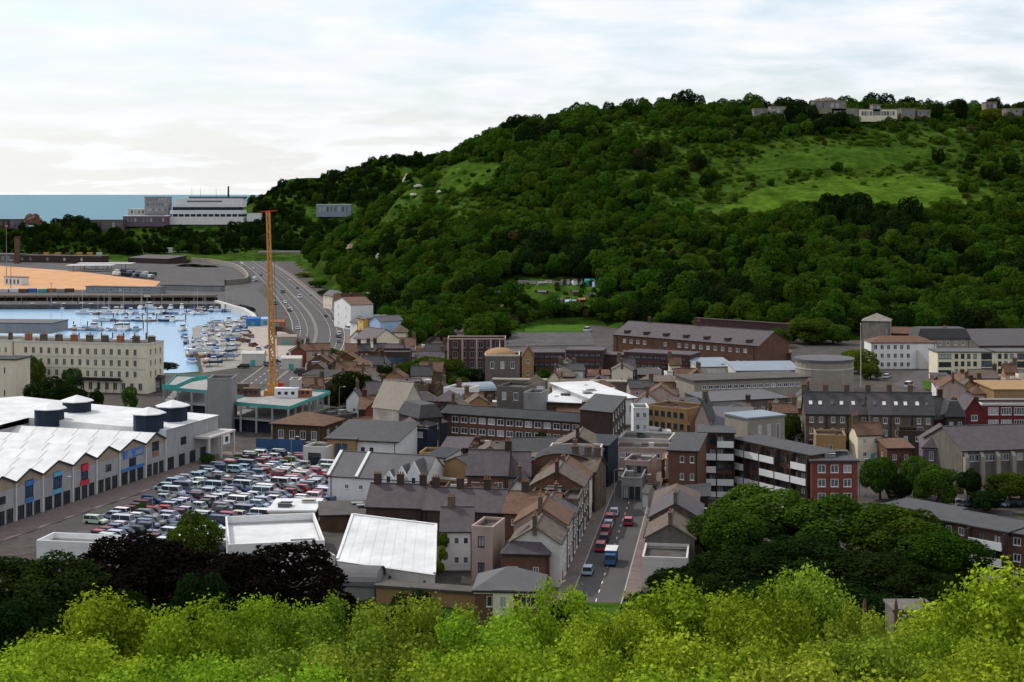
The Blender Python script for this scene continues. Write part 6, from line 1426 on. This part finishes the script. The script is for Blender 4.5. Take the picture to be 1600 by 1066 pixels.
x, y, z = Q(1296, 159, 1156); lump('keep_mound', 'rounded ruined top of the grey stone keep', 'fort', (x, y + 6, z - 1), (9, 6, 4.5), W_['stone'], 8)
# allotment sheds
acol = [('white', 'white'), ('paleblue', 'pale blue'), ('teal', 'green'), ('sign_blue', 'bright blue'), ('terracotta', 'rust-red'), ('offwhite', 'cream'), ('grey', 'grey'), ('timber', 'brown')]
ar = random.Random(9)
for k, (px, py, c) in enumerate(((781, 463, 3), (806, 457, 0), (757, 458, 0), (818, 446, 6), (833, 447, 5), (846, 448, 6), (858, 446, 0), (872, 448, 6), (884, 445, 5), (902, 444, 0), (921, 444, 2), (934, 446, 1), (874, 474, 4), (892, 477, 1), (910, 474, 4), (862, 478, 2), (905, 482, 6), (848, 462, 7), (898, 462, 7), (925, 466, 7))):
    x, y, z = ray(px, py); t = thing('allotment_shed', '%s allotment shed, %s of the sheds on the hillside gardens' % (acol[c][1], ORD(k + 1)), 'shed', (x, y, z), ar.uniform(-.5, .5), 'sheds on the allotments')
    w = ar.uniform(1.6, 3.2); b = MB(); b.box(-w, w, -1.4, 1.4, -.8, 2.2); local_part(t, 'wall', b, acol[c][0])
    b = MB(); b.face([(-w - .2, -1.6, 2.15), (w + .2, -1.6, 2.15), (w + .2, 0, 3.1), (-w - .2, 0, 3.1)]); b.face([(w + .2, 1.6, 2.15), (-w - .2, 1.6, 2.15), (-w - .2, 0, 3.1), (w + .2, 0, 3.1)]); local_part(t, 'roof', b, ar.choice(('roof_grey', acol[c][0], 'felt')))
    b = MB(); b.box(-.45, .45, -1.46, -1.41, -.6, 1.7); local_part(t, 'door', b, 'timber')
# the little turret above the foreground trees
x, y, z = Q(1421, 948, 170); zg = zt1(x, y); t = thing('turret', 'square stone turret with flat top above the foreground trees', 'turret', (x, y, zg))
b = MB(); b.box(-2.2, 2.2, -2, 2, -1, z - zg); local_part(t, 'wall', b, 'greybrown'); b = MB(); b.box(-2.4, 2.4, -2.2, 2.2, z - zg, z - zg + .3); local_part(t, 'coping', b, 'greybrown')
for k, (px, py, lb) in enumerate(((1351, 945, 'weathered brown stone pinnacle left of the turret'), (1400, 945, 'slim brown pinnacle at the left corner of the turret'), (1444, 945, 'slim brown pinnacle at the right corner of the turret'))):
    x, y, z = Q(px, py, 168); zg = zt1(x, y); t = thing('pinnacle', lb, 'pinnacle', (x, y, zg)); b = MB(); b.box(-.17, .17, -.17, .17, -1, z - zg); b.box(-.26, .26, -.26, .26, z - zg - .9, z - zg - .5); local_part(t, 'shaft', b, 'tile_brown'); b = MB(); b.cyl(0, 0, 0, .7, .2, .06, 8); local_part(t, 'cap', b, 'tile_brown', (0, 0, z - zg))

pr_ = random.Random(77)
for k in range(22):
    px = 178 + (k % 11) * 6.2 + pr_.uniform(-1, 1); py = 427 + (k // 11) * 4 + (k % 11) * .5; x, y = P(px, py); c = pr_.choice(('frame_white', 'frame_white', 'grey', 'roof_blue', 'navy'))
    t = thing('trailer', '%s lorry trailer, %s in the %s row of the ferry yard' % ({'frame_white': 'white', 'grey': 'grey', 'roof_blue': 'pale blue', 'navy': 'navy'}[c], ORD(k % 11 + 1), ('far', 'near')[1 - k // 11 if False else k // 11]), 'trailer', (x, y, .1), pr_.uniform(-.2, .2), 'trailers in the ferry yard')
    b = MB(); b.box(-1.2, 1.2, -4, 4, 1.0, 3.4); local_part(t, 'box', b, c); b = MB(); b.box(-1.0, 1.0, -3.6, 3.6, .45, 1.0); local_part(t, 'chassis', b, 'iron')
# ================================================================== vehicles
m_paint = mat('car_paint', (1, 1, 1), var=0.05, rough=0.3, spec=0.5, objcol=True)
m_tyre = mat('tyre', (0.02, 0.02, 0.02), var=0.2, rough=0.9)
def car_meshes(L, Wd, Hh, hood, tail, boxy=0.0):
    b = MB(); w = Wd / 2; l = L / 2; z0, z1 = .25, Hh * .56
    pr = [(-l, z0 + .15), (-l + .05, z1 * .93), (-l + tail, z1), (l - hood, z1), (l - .12, z1 * .80), (l, z0 + .2), (l - .1, z0), (-l + .1, z0)]
    for s in (-1, 1):
        pts = [(x, s * w * (.97 if z > .5 else .92), z) for x, z in pr]; b.face(pts if s < 0 else pts[::-1])
    for i in range(len(pr)):
        (xa, za), (xb, zb) = pr[i], pr[(i + 1) % len(pr)]; wa = w * (.97 if za > .5 else .92); wb = w * (.97 if zb > .5 else .92)
        b.face([(xa, -wa, za), (xa, wa, za), (xb, wb, zb), (xb, -wb, zb)])
    ra, rb_ = -l + tail * .55 + .12, l - hood - .62 + boxy * .45; wr = w * .80
    b.face([(ra, -wr, Hh), (rb_, -wr, Hh), (rb_, wr, Hh), (ra, wr, Hh)])
    body = b
    g = MB(); g0, g1 = -l + tail * .3 + .06, l - hood + .12; wg = w * .93
    lo = [(g0, -wg), (g1, -wg), (g1, wg), (g0, wg)]; hi = [(ra, -wr), (rb_, -wr), (rb_, wr), (ra, wr)]
    for i in range(4): j = (i + 1) % 4; g.face([(*lo[i], z1 - .02), (*lo[j], z1 - .02), (*hi[j], Hh - .01), (*hi[i], Hh - .01)])
    for s in (-1, 1):          # pillars in body colour
        for f0, f1 in ((0, .0), (.45, .47), (1, 1)):
            xa = g0 + (g1 - g0) * f0; xb = ra + (rb_ - ra) * f1; body.bar((xa, s * wg * 1.0, z1 - .02), (xb, s * wr * 1.01, Hh), .09, .05)
    wh = MB(); n = 9
    for yy in (-.1, .1): wh.v += [(.32 * math.cos(2 * math.pi * i / n), yy, .32 * math.sin(2 * math.pi * i / n)) for i in range(n)]
    for i in range(n): j = (i + 1) % n; wh.f.append((i, j, n + j, n + i)); wh.m.append(0)
    wh.f.append(tuple(range(n))); wh.m.append(0); wh.f.append(tuple(range(n, 2 * n))[::-1]); wh.m.append(0)
    return body.mesh('body', m_paint), g.mesh('windows', G_dark), wh.mesh('wheel', m_tyre), L, Wd
CT = {'hatchback': car_meshes(4.0, 1.75, 1.5, 1.0, .12), 'saloon': car_meshes(4.5, 1.8, 1.43, 1.15, .9), 'estate car': car_meshes(4.6, 1.85, 1.62, 1.05, .15), 'van': car_meshes(5.0, 2.0, 2.1, .8, .05, .9)}
PAL = [('silver', (.50, .51, .53)), ('silver', (.44, .46, .50)), ('white', (.72, .72, .72)), ('pale blue', (.38, .46, .58)), ('dark blue', (.035, .06, .14)), ('black', (.015, .015, .017)), ('charcoal', (.05, .053, .06)), ('grey', (.20, .21, .225)), ('red', (.38, .02, .03)), ('blue-grey', (.16, .20, .27)), ('white', (.68, .69, .72)), ('maroon', (.14, .015, .025)), ('silver', (.55, .56, .57))]
vr = random.Random(31)
def car(x, y, rz, kind, col, label, group=None, z=0.06):
    bm, gm, wm, L, Wd = CT[kind]
    t = thing('car' if kind != 'van' else 'van', label, 'car' if kind != 'van' else 'van', (x, y, z), rz, group)
    t.scale = (1.1, 1.1, 1.1)
    o = add('body', bm, t); o.color = (*col, 1); add('windows', gm, t)
    for sx in (-.31, .31):
        for sy in (-1, 1): add('wheel', wm, t, (sx * L, sy * (Wd / 2 - .1), .32))
    return t
CPOLY = [(90, 846), (235, 772), (300, 735), (345, 690), (400, 706), (470, 712), (514, 724), (514, 790), (440, 800), (424, 862), (360, 880), (240, 868), (110, 862)]
cang = math.atan2(RN.y, RN.x); rowoff = [11.8, 17.6, 24.6, 30.2, 37.4, 43.0, 49.6, 55.0]
ncar = 0
for ri, s in enumerate(rowoff):
    c = 0; tt = 98.0
    while tt > -22:
        x, y = rp(tt, s + vr.uniform(-.35, .35)); px, py = pix(x, y, .3)
        if bool(inpoly([px], [py], CPOLY)[0]) and vr.random() < .95:
            c += 1; nm, col = vr.choice(PAL); kd = vr.choice(('hatchback', 'hatchback', 'saloon', 'estate car', 'estate car', 'van') if vr.random() < .5 else ('hatchback', 'saloon', 'estate car'))
            col = tuple(min(v * vr.uniform(.85, 1.15), .85) for v in col)
            car(x, y, cang + (math.pi if vr.random() < .5 else 0) + vr.uniform(-.05, .05), kd, col, '%s %s, %s from the near end in the %s row from the shops' % (nm, kd, ORD(c), ORD(ri + 1)), 'cars in the packed car park'); ncar += 1
        tt -= 2.85
print('cars', ncar)
# a few parked across the ends of the rows
for k in range(13):
    x, y = rp(-19 + vr.uniform(-1, 1), 13 + k * 3.1); nm, col = vr.choice(PAL); car(x, y, cang + math.pi / 2, 'hatchback', col, '%s hatchback, %s from the shops along the far end of the car park' % (nm, ORD(k + 1)), 'cars in the packed car park')
def on_street(px, py, off=0.0): return P(px, py)
sang = math.atan2((ST1 - ST0).y, (ST1 - ST0).x)
for px, py, kd, col, lb in ((982, 820, 'hatchback', (.45, .02, .04), 'red hatchback driving alone on the right side of the street'), (960, 805, 'saloon', (.45, .47, .5), 'silver saloon farthest of the cars parked on the left of the street'), (953, 815, 'estate car', (.38, .015, .03), 'red car second in the line parked on the left of the street'), (951, 824, 'saloon', (.4, .43, .48), 'silver-blue saloon third in the line parked on the street'), (947, 834, 'estate car', (.5, .02, .02), 'bright red car in the middle of the line parked on the street'), (944, 846, 'hatchback', (.03, .035, .05), 'black hatchback behind the bright red car on the street'), (939, 860, 'estate car', (.35, .02, .05), 'dark red car nearest in the parked line beside the blue lorry'), (996, 778, 'van', (.7, .7, .72), 'white van parked before the shop island at the end of the street'), (919, 897, 'hatchback', (.3, .38, .5), 'pale blue car at the near left end of the street')):
    x, y = P(px, py); car(x, y, sang, kd, col, lb, 'cars on the street')
def truck(px, py, rz, cab, box, lb, sc=1.0, h=2.9, z=.06, deck='flat'):
    x, y = P(px, py); t = thing('truck', lb, 'truck', (x, y, z), rz); t.scale = (sc,) * 3
    b = MB(); b.box(1.6, 3.3, -1.05, 1.05, .5, 2.3); b.face([(3.3, -1.05, 1.3), (3.55, -1, .5), (3.55, 1, .5), (3.3, 1.05, 1.3)]); o = local_part(t, 'cab', b, cab)
    b = MB(); b.box(3.28, 3.36, -.9, .9, 1.45, 2.15); b.build('windscreen', G_dark, o)
    b = MB(); b.box(-3.3, 1.5, -1.15, 1.15, .9, h); local_part(t, 'cargo_box', b, box)
    b = MB(); b.box(-3.35, 1.55, -1.2, 1.2, h, h + .1); local_part(t, 'box_roof', b, 'roof_white')
    b = MB(); b.box(-3.3, 3.2, -.5, .5, .5, .9); local_part(t, 'chassis', b, 'iron')
    for sx in (-2.3, 2.5):
        for sy in (-1, 1):
            w = add('wheel', CT['van'][2], t, (sx, sy * .98, .46)); w.scale = (1.45, 1.4, 1.45)
truck(955, 880, sang + math.pi, 'blue', 'blue', 'blue lorry with a white roof driving down the street', .95, 2.7)
truck(398, 440, math.radians(-100), 'frame_white', 'frame_white', 'white box lorry coming down the coast road', 1.15, 3.4)
truck(378, 416, math.radians(-80), 'frame_white', 'frame_white', 'white lorry farthest up the coast road', 1.1, 3.2)
for px, py, kd, col, lb in ((468, 466, 'van', (.6, .63, .7), 'white van on the coast road below the flowering bank'), (442, 458, 'van', (.03, .1, .08), 'dark green van in the middle of the coast road'), (452, 487, 'hatchback', (.02, .02, .025), 'black car on the coast road level with the white houses'), (529, 528, 'saloon', (.03, .03, .035), 'black saloon near the bend of the coast road'), (430, 476, 'van', (.02, .2, .15), 'green van beside the crane mast on the coast road'), (416, 446, 'hatchback', (.3, .32, .35), 'grey car near the top of the coast road'), (544, 516, 'van', (.7, .7, .7), 'white van parked beside the houses under the cliff'), (478, 556, 'saloon', (.04, .04, .05), 'black car at the roundabout before the trees'), (918, 518, 'van', (.65, .68, .72), 'white van parked in the yard above the brick blocks'), (1386, 591, 'hatchback', (.6, .62, .66), 'white car parked below the white three-storey house'), (1420, 606, 'van', (.6, .62, .68), 'white van by the lawn of the cream flats')):
    x, y = P(px, py); car(x, y, math.radians(-70 if px < 560 else 60), kd, col, lb)
for k in range(11):
    x, y = P(1498 + k * 11, 791 + (k % 2) * .6); nm, col = vr.choice(PAL[4:8] + PAL[9:12]) if k not in (5, 6) else ('white', (.7, .7, .72)); car(x, y, .6, 'hatchback', col, '%s hatchback, %s from the left by the hedge behind the low flats' % (nm, ORD(k + 1)), 'cars behind the low flats')
for k in range(16):
    x, y = P(408 + k * 5.6, 404.6 + k * .25); nm, col = vr.choice(PAL); car(x, y, 1.3, 'hatchback', col, '%s hatchback, %s from the left below the far pale wall' % (nm, ORD(k + 1)), 'cars below the far wall', .1)
# street lamps
for k, (px, py, h) in enumerate(((97, 812, 9), (238, 845, 10), (455, 740, 9), (960, 790, 8), (1003, 800, 8), (1091, 860, 8), (530, 650, 9), (1343, 780, 9))):
    x, y = P(px, py); t = thing('street_lamp', ['lamp post on the forecourt before the red-signed gable', 'lamp post at the near corner of the car park', 'lamp post in the middle of the far car park rows', 'lamp post on the left pavement of the street', 'lamp post on the right pavement of the street', 'globe lamp at the edge of the dark trees', 'lamp post in the yard beside the brown pavilion', 'lamp post at the corner of the red brick flats'][k], 'lamp', (x, y, 0))
    b = MB(); b.cyl(0, 0, 0, h, .11, .06, 7); local_part(t, 'shaft', b, 'grey'); b = MB(); b.bar((0, 0, h), (1.4, 0, h + .25), .09); local_part(t, 'arm', b, 'grey'); b = MB(); b.box(1.2, 2.0, -.16, .16, h + .15, h + .33); local_part(t, 'lamp_head', b, 'offwhite')

ar_ = random.Random(5)
for k in range(16):
    i = 8 + k * 3 + ar_.randint(0, 2)
    if i >= len(A20) - 1: break
    a = Vector(A20[i]); dv = (Vector(A20[i + 1]) - a).normalized(); off = ar_.choice((-10.5, -7, 7, 10.5)); p = a + Vector((-dv.y, dv.x)) * off; nm, col = ar_.choice(PAL)
    car(p.x, p.y, math.atan2(dv.y, dv.x) + (math.pi if off > 0 else 0), ar_.choice(('hatchback', 'saloon', 'estate car')), col, '%s car, %s along the coast road counted from the roundabout' % (nm, ORD(k + 1)), 'traffic on the coast road')

for k in range(18):
    px, py = ((380, 515), (386, 522), (392, 528), (384, 536), (396, 542), (404, 548), (388, 554), (410, 556), (420, 545), (436, 530), (428, 524), (402, 568), (416, 572), (432, 568), (446, 572), (380, 576), (470, 585), (486, 590))[k]
    x, y = P(px, py); nm, col = ar_.choice(PAL); car(x, y, ar_.uniform(0, 3), ar_.choice(('hatchback', 'estate car', 'van')), col, '%s vehicle parked on the pale quay, %s from its far end' % (nm, ORD(k + 1)), 'vehicles on the quay', .2)
# ================================================================== single trees
fg = [  # px, top, distance, width px, kind, label
 (30, 985, 128, 210, 'bright', 'bright tree at the lower left corner'), (165, 930, 140, 190, 'bright', 'bright green tree below the dark copper trees at left'), (300, 945, 132, 170, 'bright', 'bright tree left of the middle foreground'), (412, 930, 150, 150, 'bright', 'yellow-green tree in front of the dark copper beech'), (508, 938, 138, 170, 'olive', 'olive-green tree below the large white shed'),
 (640, 928, 150, 170, 'olive', 'olive tree under the tan garden wall'), (755, 958, 126, 190, 'bright', 'bright tree below the cream-bay house'), (872, 915, 150, 150, 'bright', 'bright tree at the near end of the street, left'), (958, 938, 140, 140, 'bright', 'bright tree at the near end of the street, right'), (1078, 910, 142, 210, 'bright', 'broad bright yellow-green tree right of the street'),
 (1190, 925, 132, 180, 'bright', 'bright tree in front of the dark green trees'), (1272, 898, 150, 170, 'olive', 'olive tree with brownish twigs left of the stone turret'), (1350, 950, 128, 150, 'olive', 'twiggy olive tree just left of the turret'), (1545, 884, 135, 230, 'bright', 'tall bright tree at the lower right edge'), (1470, 985, 122, 150, 'bright', 'bright bush tree right of the stone turret'),
 (110, 1000, 104, 230, 'bright', 'lower bright tree in the left corner'), (270, 1010, 100, 210, 'bright', 'lower bright tree, second from the left corner'), (430, 1005, 104, 220, 'olive', 'lower olive tree below the copper beech'), (590, 1000, 102, 220, 'olive', 'lower olive tree left of the picture middle'), (740, 1012, 98, 210, 'bright', 'lower bright tree in the bottom middle'), (885, 1000, 102, 210, 'bright', 'lower bright tree below the street end'),
 (1040, 990, 104, 230, 'bright', 'lower bright tree below the broad yellow-green tree'), (1210, 1000, 100, 220, 'bright', 'lower bright tree right of the middle'), (1370, 1012, 98, 220, 'olive', 'lower olive tree under the turret'), (1530, 990, 104, 230, 'bright', 'lower bright tree in the right corner'),
 (40, 1050, 86, 260, 'bright', 'nearest bright tree at the bottom left'), (240, 1052, 84, 260, 'bright', 'nearest bright tree, second along the bottom edge'), (440, 1048, 86, 260, 'bright', 'nearest bright tree, third along the bottom edge'), (640, 1050, 84, 260, 'olive', 'nearest olive tree at the bottom middle'), (850, 1050, 84, 260, 'bright', 'nearest bright tree, fifth along the bottom edge'), (1060, 1046, 86, 260, 'bright', 'nearest bright tree, sixth along the bottom edge'), (1270, 1048, 84, 260, 'olive', 'nearest olive tree, seventh along the bottom edge'), (1480, 1046, 86, 260, 'bright', 'nearest bright tree at the bottom right')]
for a in fg: tree(*a, group='trees on the slope below the viewpoint')
mids = [
 (640, 562, 575, 56, 'mid', 'broad green tree between the steep lane and the pale pointed gable'), (700, 556, 570, 60, 'mid', 'broad green tree below the plum brick mill'), (602, 570, 560, 50, 'dark', 'dark tree below the dark brick box building'), (650, 618, 470, 30, 'dark', 'dark shrub tree before the pale pointed gable'), (845, 672, 405, 26, 'dark', 'small dark tree below the long brick apartments'), (1240, 642, 430, 34, 'mid', 'green tree left of the stock-brick terrace'), (770, 690, 400, 22, 'dark', 'small dark tree in the yards left of the slate-roofed low hall'),
 (296, 412, 1480, 40, 'dark', 'dark bush at the port below the wooded bank, left'), (322, 414, 1470, 46, 'dark', 'dark bush beside the curved pale wall at the port'), (280, 405, 1560, 40, 'mid', 'green bush below the mauve port shed'), (500, 437, 1150, 40, 'mid', 'green bush on the bank above the coast road'), (478, 425, 1290, 36, 'lime', 'pale shrub on the bank above the coast road'), (512, 452, 1060, 36, 'dark', 'dark bush beside the tall white house under the cliff'),
 (1520, 660, 470, 30, 'dark', 'small dark tree before the crimson building'), (1060, 790, 330, 40, 'dark', 'bush in the yard below the brick end tower'), (1095, 800, 318, 60, 'mid', 'green tree at the left edge of the tree group'),
 (20, 866, 250, 190, 'dark', 'dark green tree at the left edge below the car park'), (105, 862, 238, 190, 'dark', 'dark tree left of the black copper trees'), (195, 834, 250, 210, 'copper', 'near-black copper tree, left of the pair'), (280, 838, 240, 220, 'copper', 'near-black copper tree below the round green tree'), (440, 848, 238, 250, 'copper', 'great near-black copper beech beside the white flat roof'), (510, 905, 220, 120, 'copper', 'lower skirt tree of the copper beech'), (365, 862, 232, 170, 'copper', 'near-black tree between the two copper masses'),
 (298, 800, 285, 106, 'mid', 'round green tree standing at the near edge of the car park'), (320, 885, 205, 130, 'dark', 'dark green tree before the copper beeches'), (60, 925, 190, 170, 'dark', 'dark olive tree above the left foreground'), (0, 930, 185, 150, 'dark', 'dark tree at the far left above the foreground'), (200, 905, 195, 140, 'dark', 'dark shrub tree above the left foreground'),
 (640, 922, 215, 120, 'dark', 'dark green bush tree under the tan wall'), (560, 935, 205, 110, 'dark', 'dark bush right of the copper beech'), (885, 930, 205, 100, 'dark', 'dark bush at the street end'), (1062, 880, 262, 110, 'dark', 'dark tree at the right side of the street end'), (1010, 915, 215, 100, 'dark', 'dark bush behind the right-hand street end'),
 (1135, 785, 283, 140, 'mid', 'leftmost of the dark green trees below the flats'), (1185, 753, 300, 190, 'mid', 'tall dome tree below the balcony flats'), (1300, 772, 292, 200, 'mid', 'green dome tree below the red brick flats'), (1395, 780, 285, 190, 'mid', 'broad tree right of the red brick flats'), (1470, 818, 275, 160, 'mid', 'tree before the low flats'), (1250, 835, 262, 200, 'dark', 'dark lower tree in the middle of the tree group'), (1150, 850, 262, 170, 'dark', 'dark lower tree at the left of the tree group'), (1370, 860, 255, 190, 'dark', 'dark lower tree at the right of the tree group'), (1440, 880, 245, 150, 'dark', 'dark lowest tree by the low flats'), (1220, 900, 232, 200, 'dark', 'deep shaded tree behind the foreground'), (1330, 905, 228, 200, 'dark', 'deep shaded tree left of the turret'), (1110, 905, 235, 140, 'dark', 'deep shaded tree near the globe lamp'), (1480, 915, 225, 130, 'dark', 'deep shaded tree right of the turret'), (1560, 905, 225, 120, 'dark', 'deep shaded tree by the right edge flats'),
 (325, 708, 398, 26, 'mid', 'small round tree at the far left of the car park'), (372, 709, 400, 24, 'mid', 'small round tree in the middle of the car park'), (450, 713, 395, 26, 'mid', 'small round tree at the far side of the car park'), (222, 784, 335, 20, 'mid', 'slim tree among the nearer parked cars'), (520, 718, 392, 22, 'mid', 'bush beside the white kiosk'), (447, 700, 420, 20, 'dark', 'bush before the blue hoarding'),
 (75, 588, 500, 90, 'dark', 'dark tree group before the seafront terrace, left'), (105, 600, 490, 70, 'dark', 'dark tree right of the first before the terrace'), (53, 556, 540, 42, 'mid', 'green tree against the terrace facade, left'), (116, 567, 545, 40, 'mid', 'green tree against the terrace facade, right'), (203, 600, 500, 26, 'mid', 'young green tree at the right end of the terrace'), (30, 640, 470, 90, 'dark', 'dark hedge tree behind the shop roofs at left'), (-10, 660, 440, 80, 'dark', 'dark tree at the left edge behind the shops'), (262, 566, 610, 40, 'dark', 'dark tree on the quay right of the terrace'), (150, 606, 500, 26, 'dark', 'ivy dark shrub at the terrace foot'),
 (553, 578, 500, 92, 'dark', 'large dark tree right of the crane deck'), (520, 544, 630, 54, 'mid', 'green tree beside the coast road bend'), (548, 558, 600, 40, 'mid', 'smaller green tree beside the coast road bend'), (545, 655, 455, 54, 'mid', 'bush behind the slate-roofed hall'), (668, 555, 590, 66, 'mid', 'large green tree below the steep lane'), (735, 572, 560, 60, 'dark', 'dark tree left of the domed tower'), (685, 600, 530, 26, 'lime', 'light green round tree beside the cream villa'), (716, 585, 540, 40, 'mid', 'green tree above the cream villa'), (828, 560, 590, 30, 'dark', 'dark tree right of the domed tower'), (850, 575, 570, 26, 'mid', 'bush before the plum brick blocks'), (982, 540, 660, 34, 'mid', 'round green tree between the brick blocks and the school'), (820, 460, 850, 46, 'dark', 'tall dark tree beside the hillside gardens'), (785, 510, 740, 34, 'dark', 'dark tree at the top of the steep lane'), (650, 505, 770, 60, 'mid', 'green bushy tree right of the cream gable house'), (685, 515, 745, 40, 'lime', 'pale green shrub along the lane wall'),
 (1262, 492, 720, 90, 'mid', 'big dark-green tree behind the round drum building'), (1215, 512, 700, 50, 'mid', 'tree right of the long brick school'), (1190, 520, 690, 40, 'dark', 'dark bush at the school end'), (1342, 545, 600, 66, 'lime', 'yellow-green tree behind the round drum building'), (1360, 565, 580, 40, 'mid', 'green tree beside the white three-storey house'), (1302, 505, 715, 60, 'mid', 'dark tree between drum building and yellow-green tree'), (1228, 610, 530, 50, 'mid', 'rounded hedge tree before the grey hall'), (1205, 613, 528, 30, 'mid', 'left end of the rounded hedge'), (1134, 482, 820, 30, 'lime', 'small yellow-flowered tree at the foot of the hill'), (960, 466, 850, 50, 'lime', 'yellow-green shrub tree on the slope by the gardens'), (1000, 455, 860, 60, 'mid', 'green tree above the yellow-green shrub'), (1095, 448, 850, 60, 'mid', 'green tree at the hill foot, left of middle'), (1245, 470, 810, 70, 'mid', 'pale dome tree at the hill foot'), (1360, 445, 830, 70, 'mid', 'dome tree at the hill foot behind the stone ruin'), (1308, 430, 850, 54, 'copper', 'dark reddish tree on the lower hill'),
 (1375, 706, 352, 66, 'mid', 'green tree right of the red brick flats, left one'), (1428, 706, 354, 62, 'mid', 'green tree in the park before the dark hall'), (1464, 724, 345, 84, 'mid', 'rounded tree at the corner of the dark hall'), (1402, 735, 350, 50, 'dark', 'dark shrub in the little park'), (1335, 685, 420, 40, 'dark', 'dark tree behind the red brick flats'), (1512, 730, 354, 46, 'dark', 'dark tree against the hall buttresses'), (1580, 738, 348, 100, 'mid', 'olive hedge tree below the dark hall at right'), (1545, 762, 338, 60, 'dark', 'hedge tree behind the parked cars at right'), (1590, 800, 335, 70, 'mid', 'hedge at the right edge behind the low flats'),
 (1466, 156, 1150, 22, 'dark', 'dark round tree on the hill brow'), (1502, 152, 1150, 24, 'dark', 'dark pine-like tree on the hill brow'), (1240, 163, 1150, 34, 'dark', 'dark tree among the citadel blocks'), (1550, 168, 1140, 40, 'lime', 'pale bushy tree at the right of the brow')]
for a in mids:
    Y = a[2]; x, y, zt_ = Q(a[0], a[1], Y); zg = zt1(x, Y) if (Y < 275 or Y > 690) else 0.0
    if zt_ - zg < 2.2: zg = zt_ - 4.0
    tree(*a, zg=zg)
# climbing plant on the corner of the large white shed
x, y = P(683, 899, 3); t = thing('climbing_plant', 'bright green climber in four tufts on the corner of the large white shed', 'plant', (x + .5, y + .3, 0))
for k in range(4):
    o = add('foliage', proto('lime', k)[0], t, (.25 * (k % 2), .5 + k * 7.0, 2.6 + k * .75)); o.scale = (.17, .22, .27)
b = MB(); b.cyl(0, 0, 0, 4, .08, .05, 5); local_part(t, 'stem', b, m_bark)
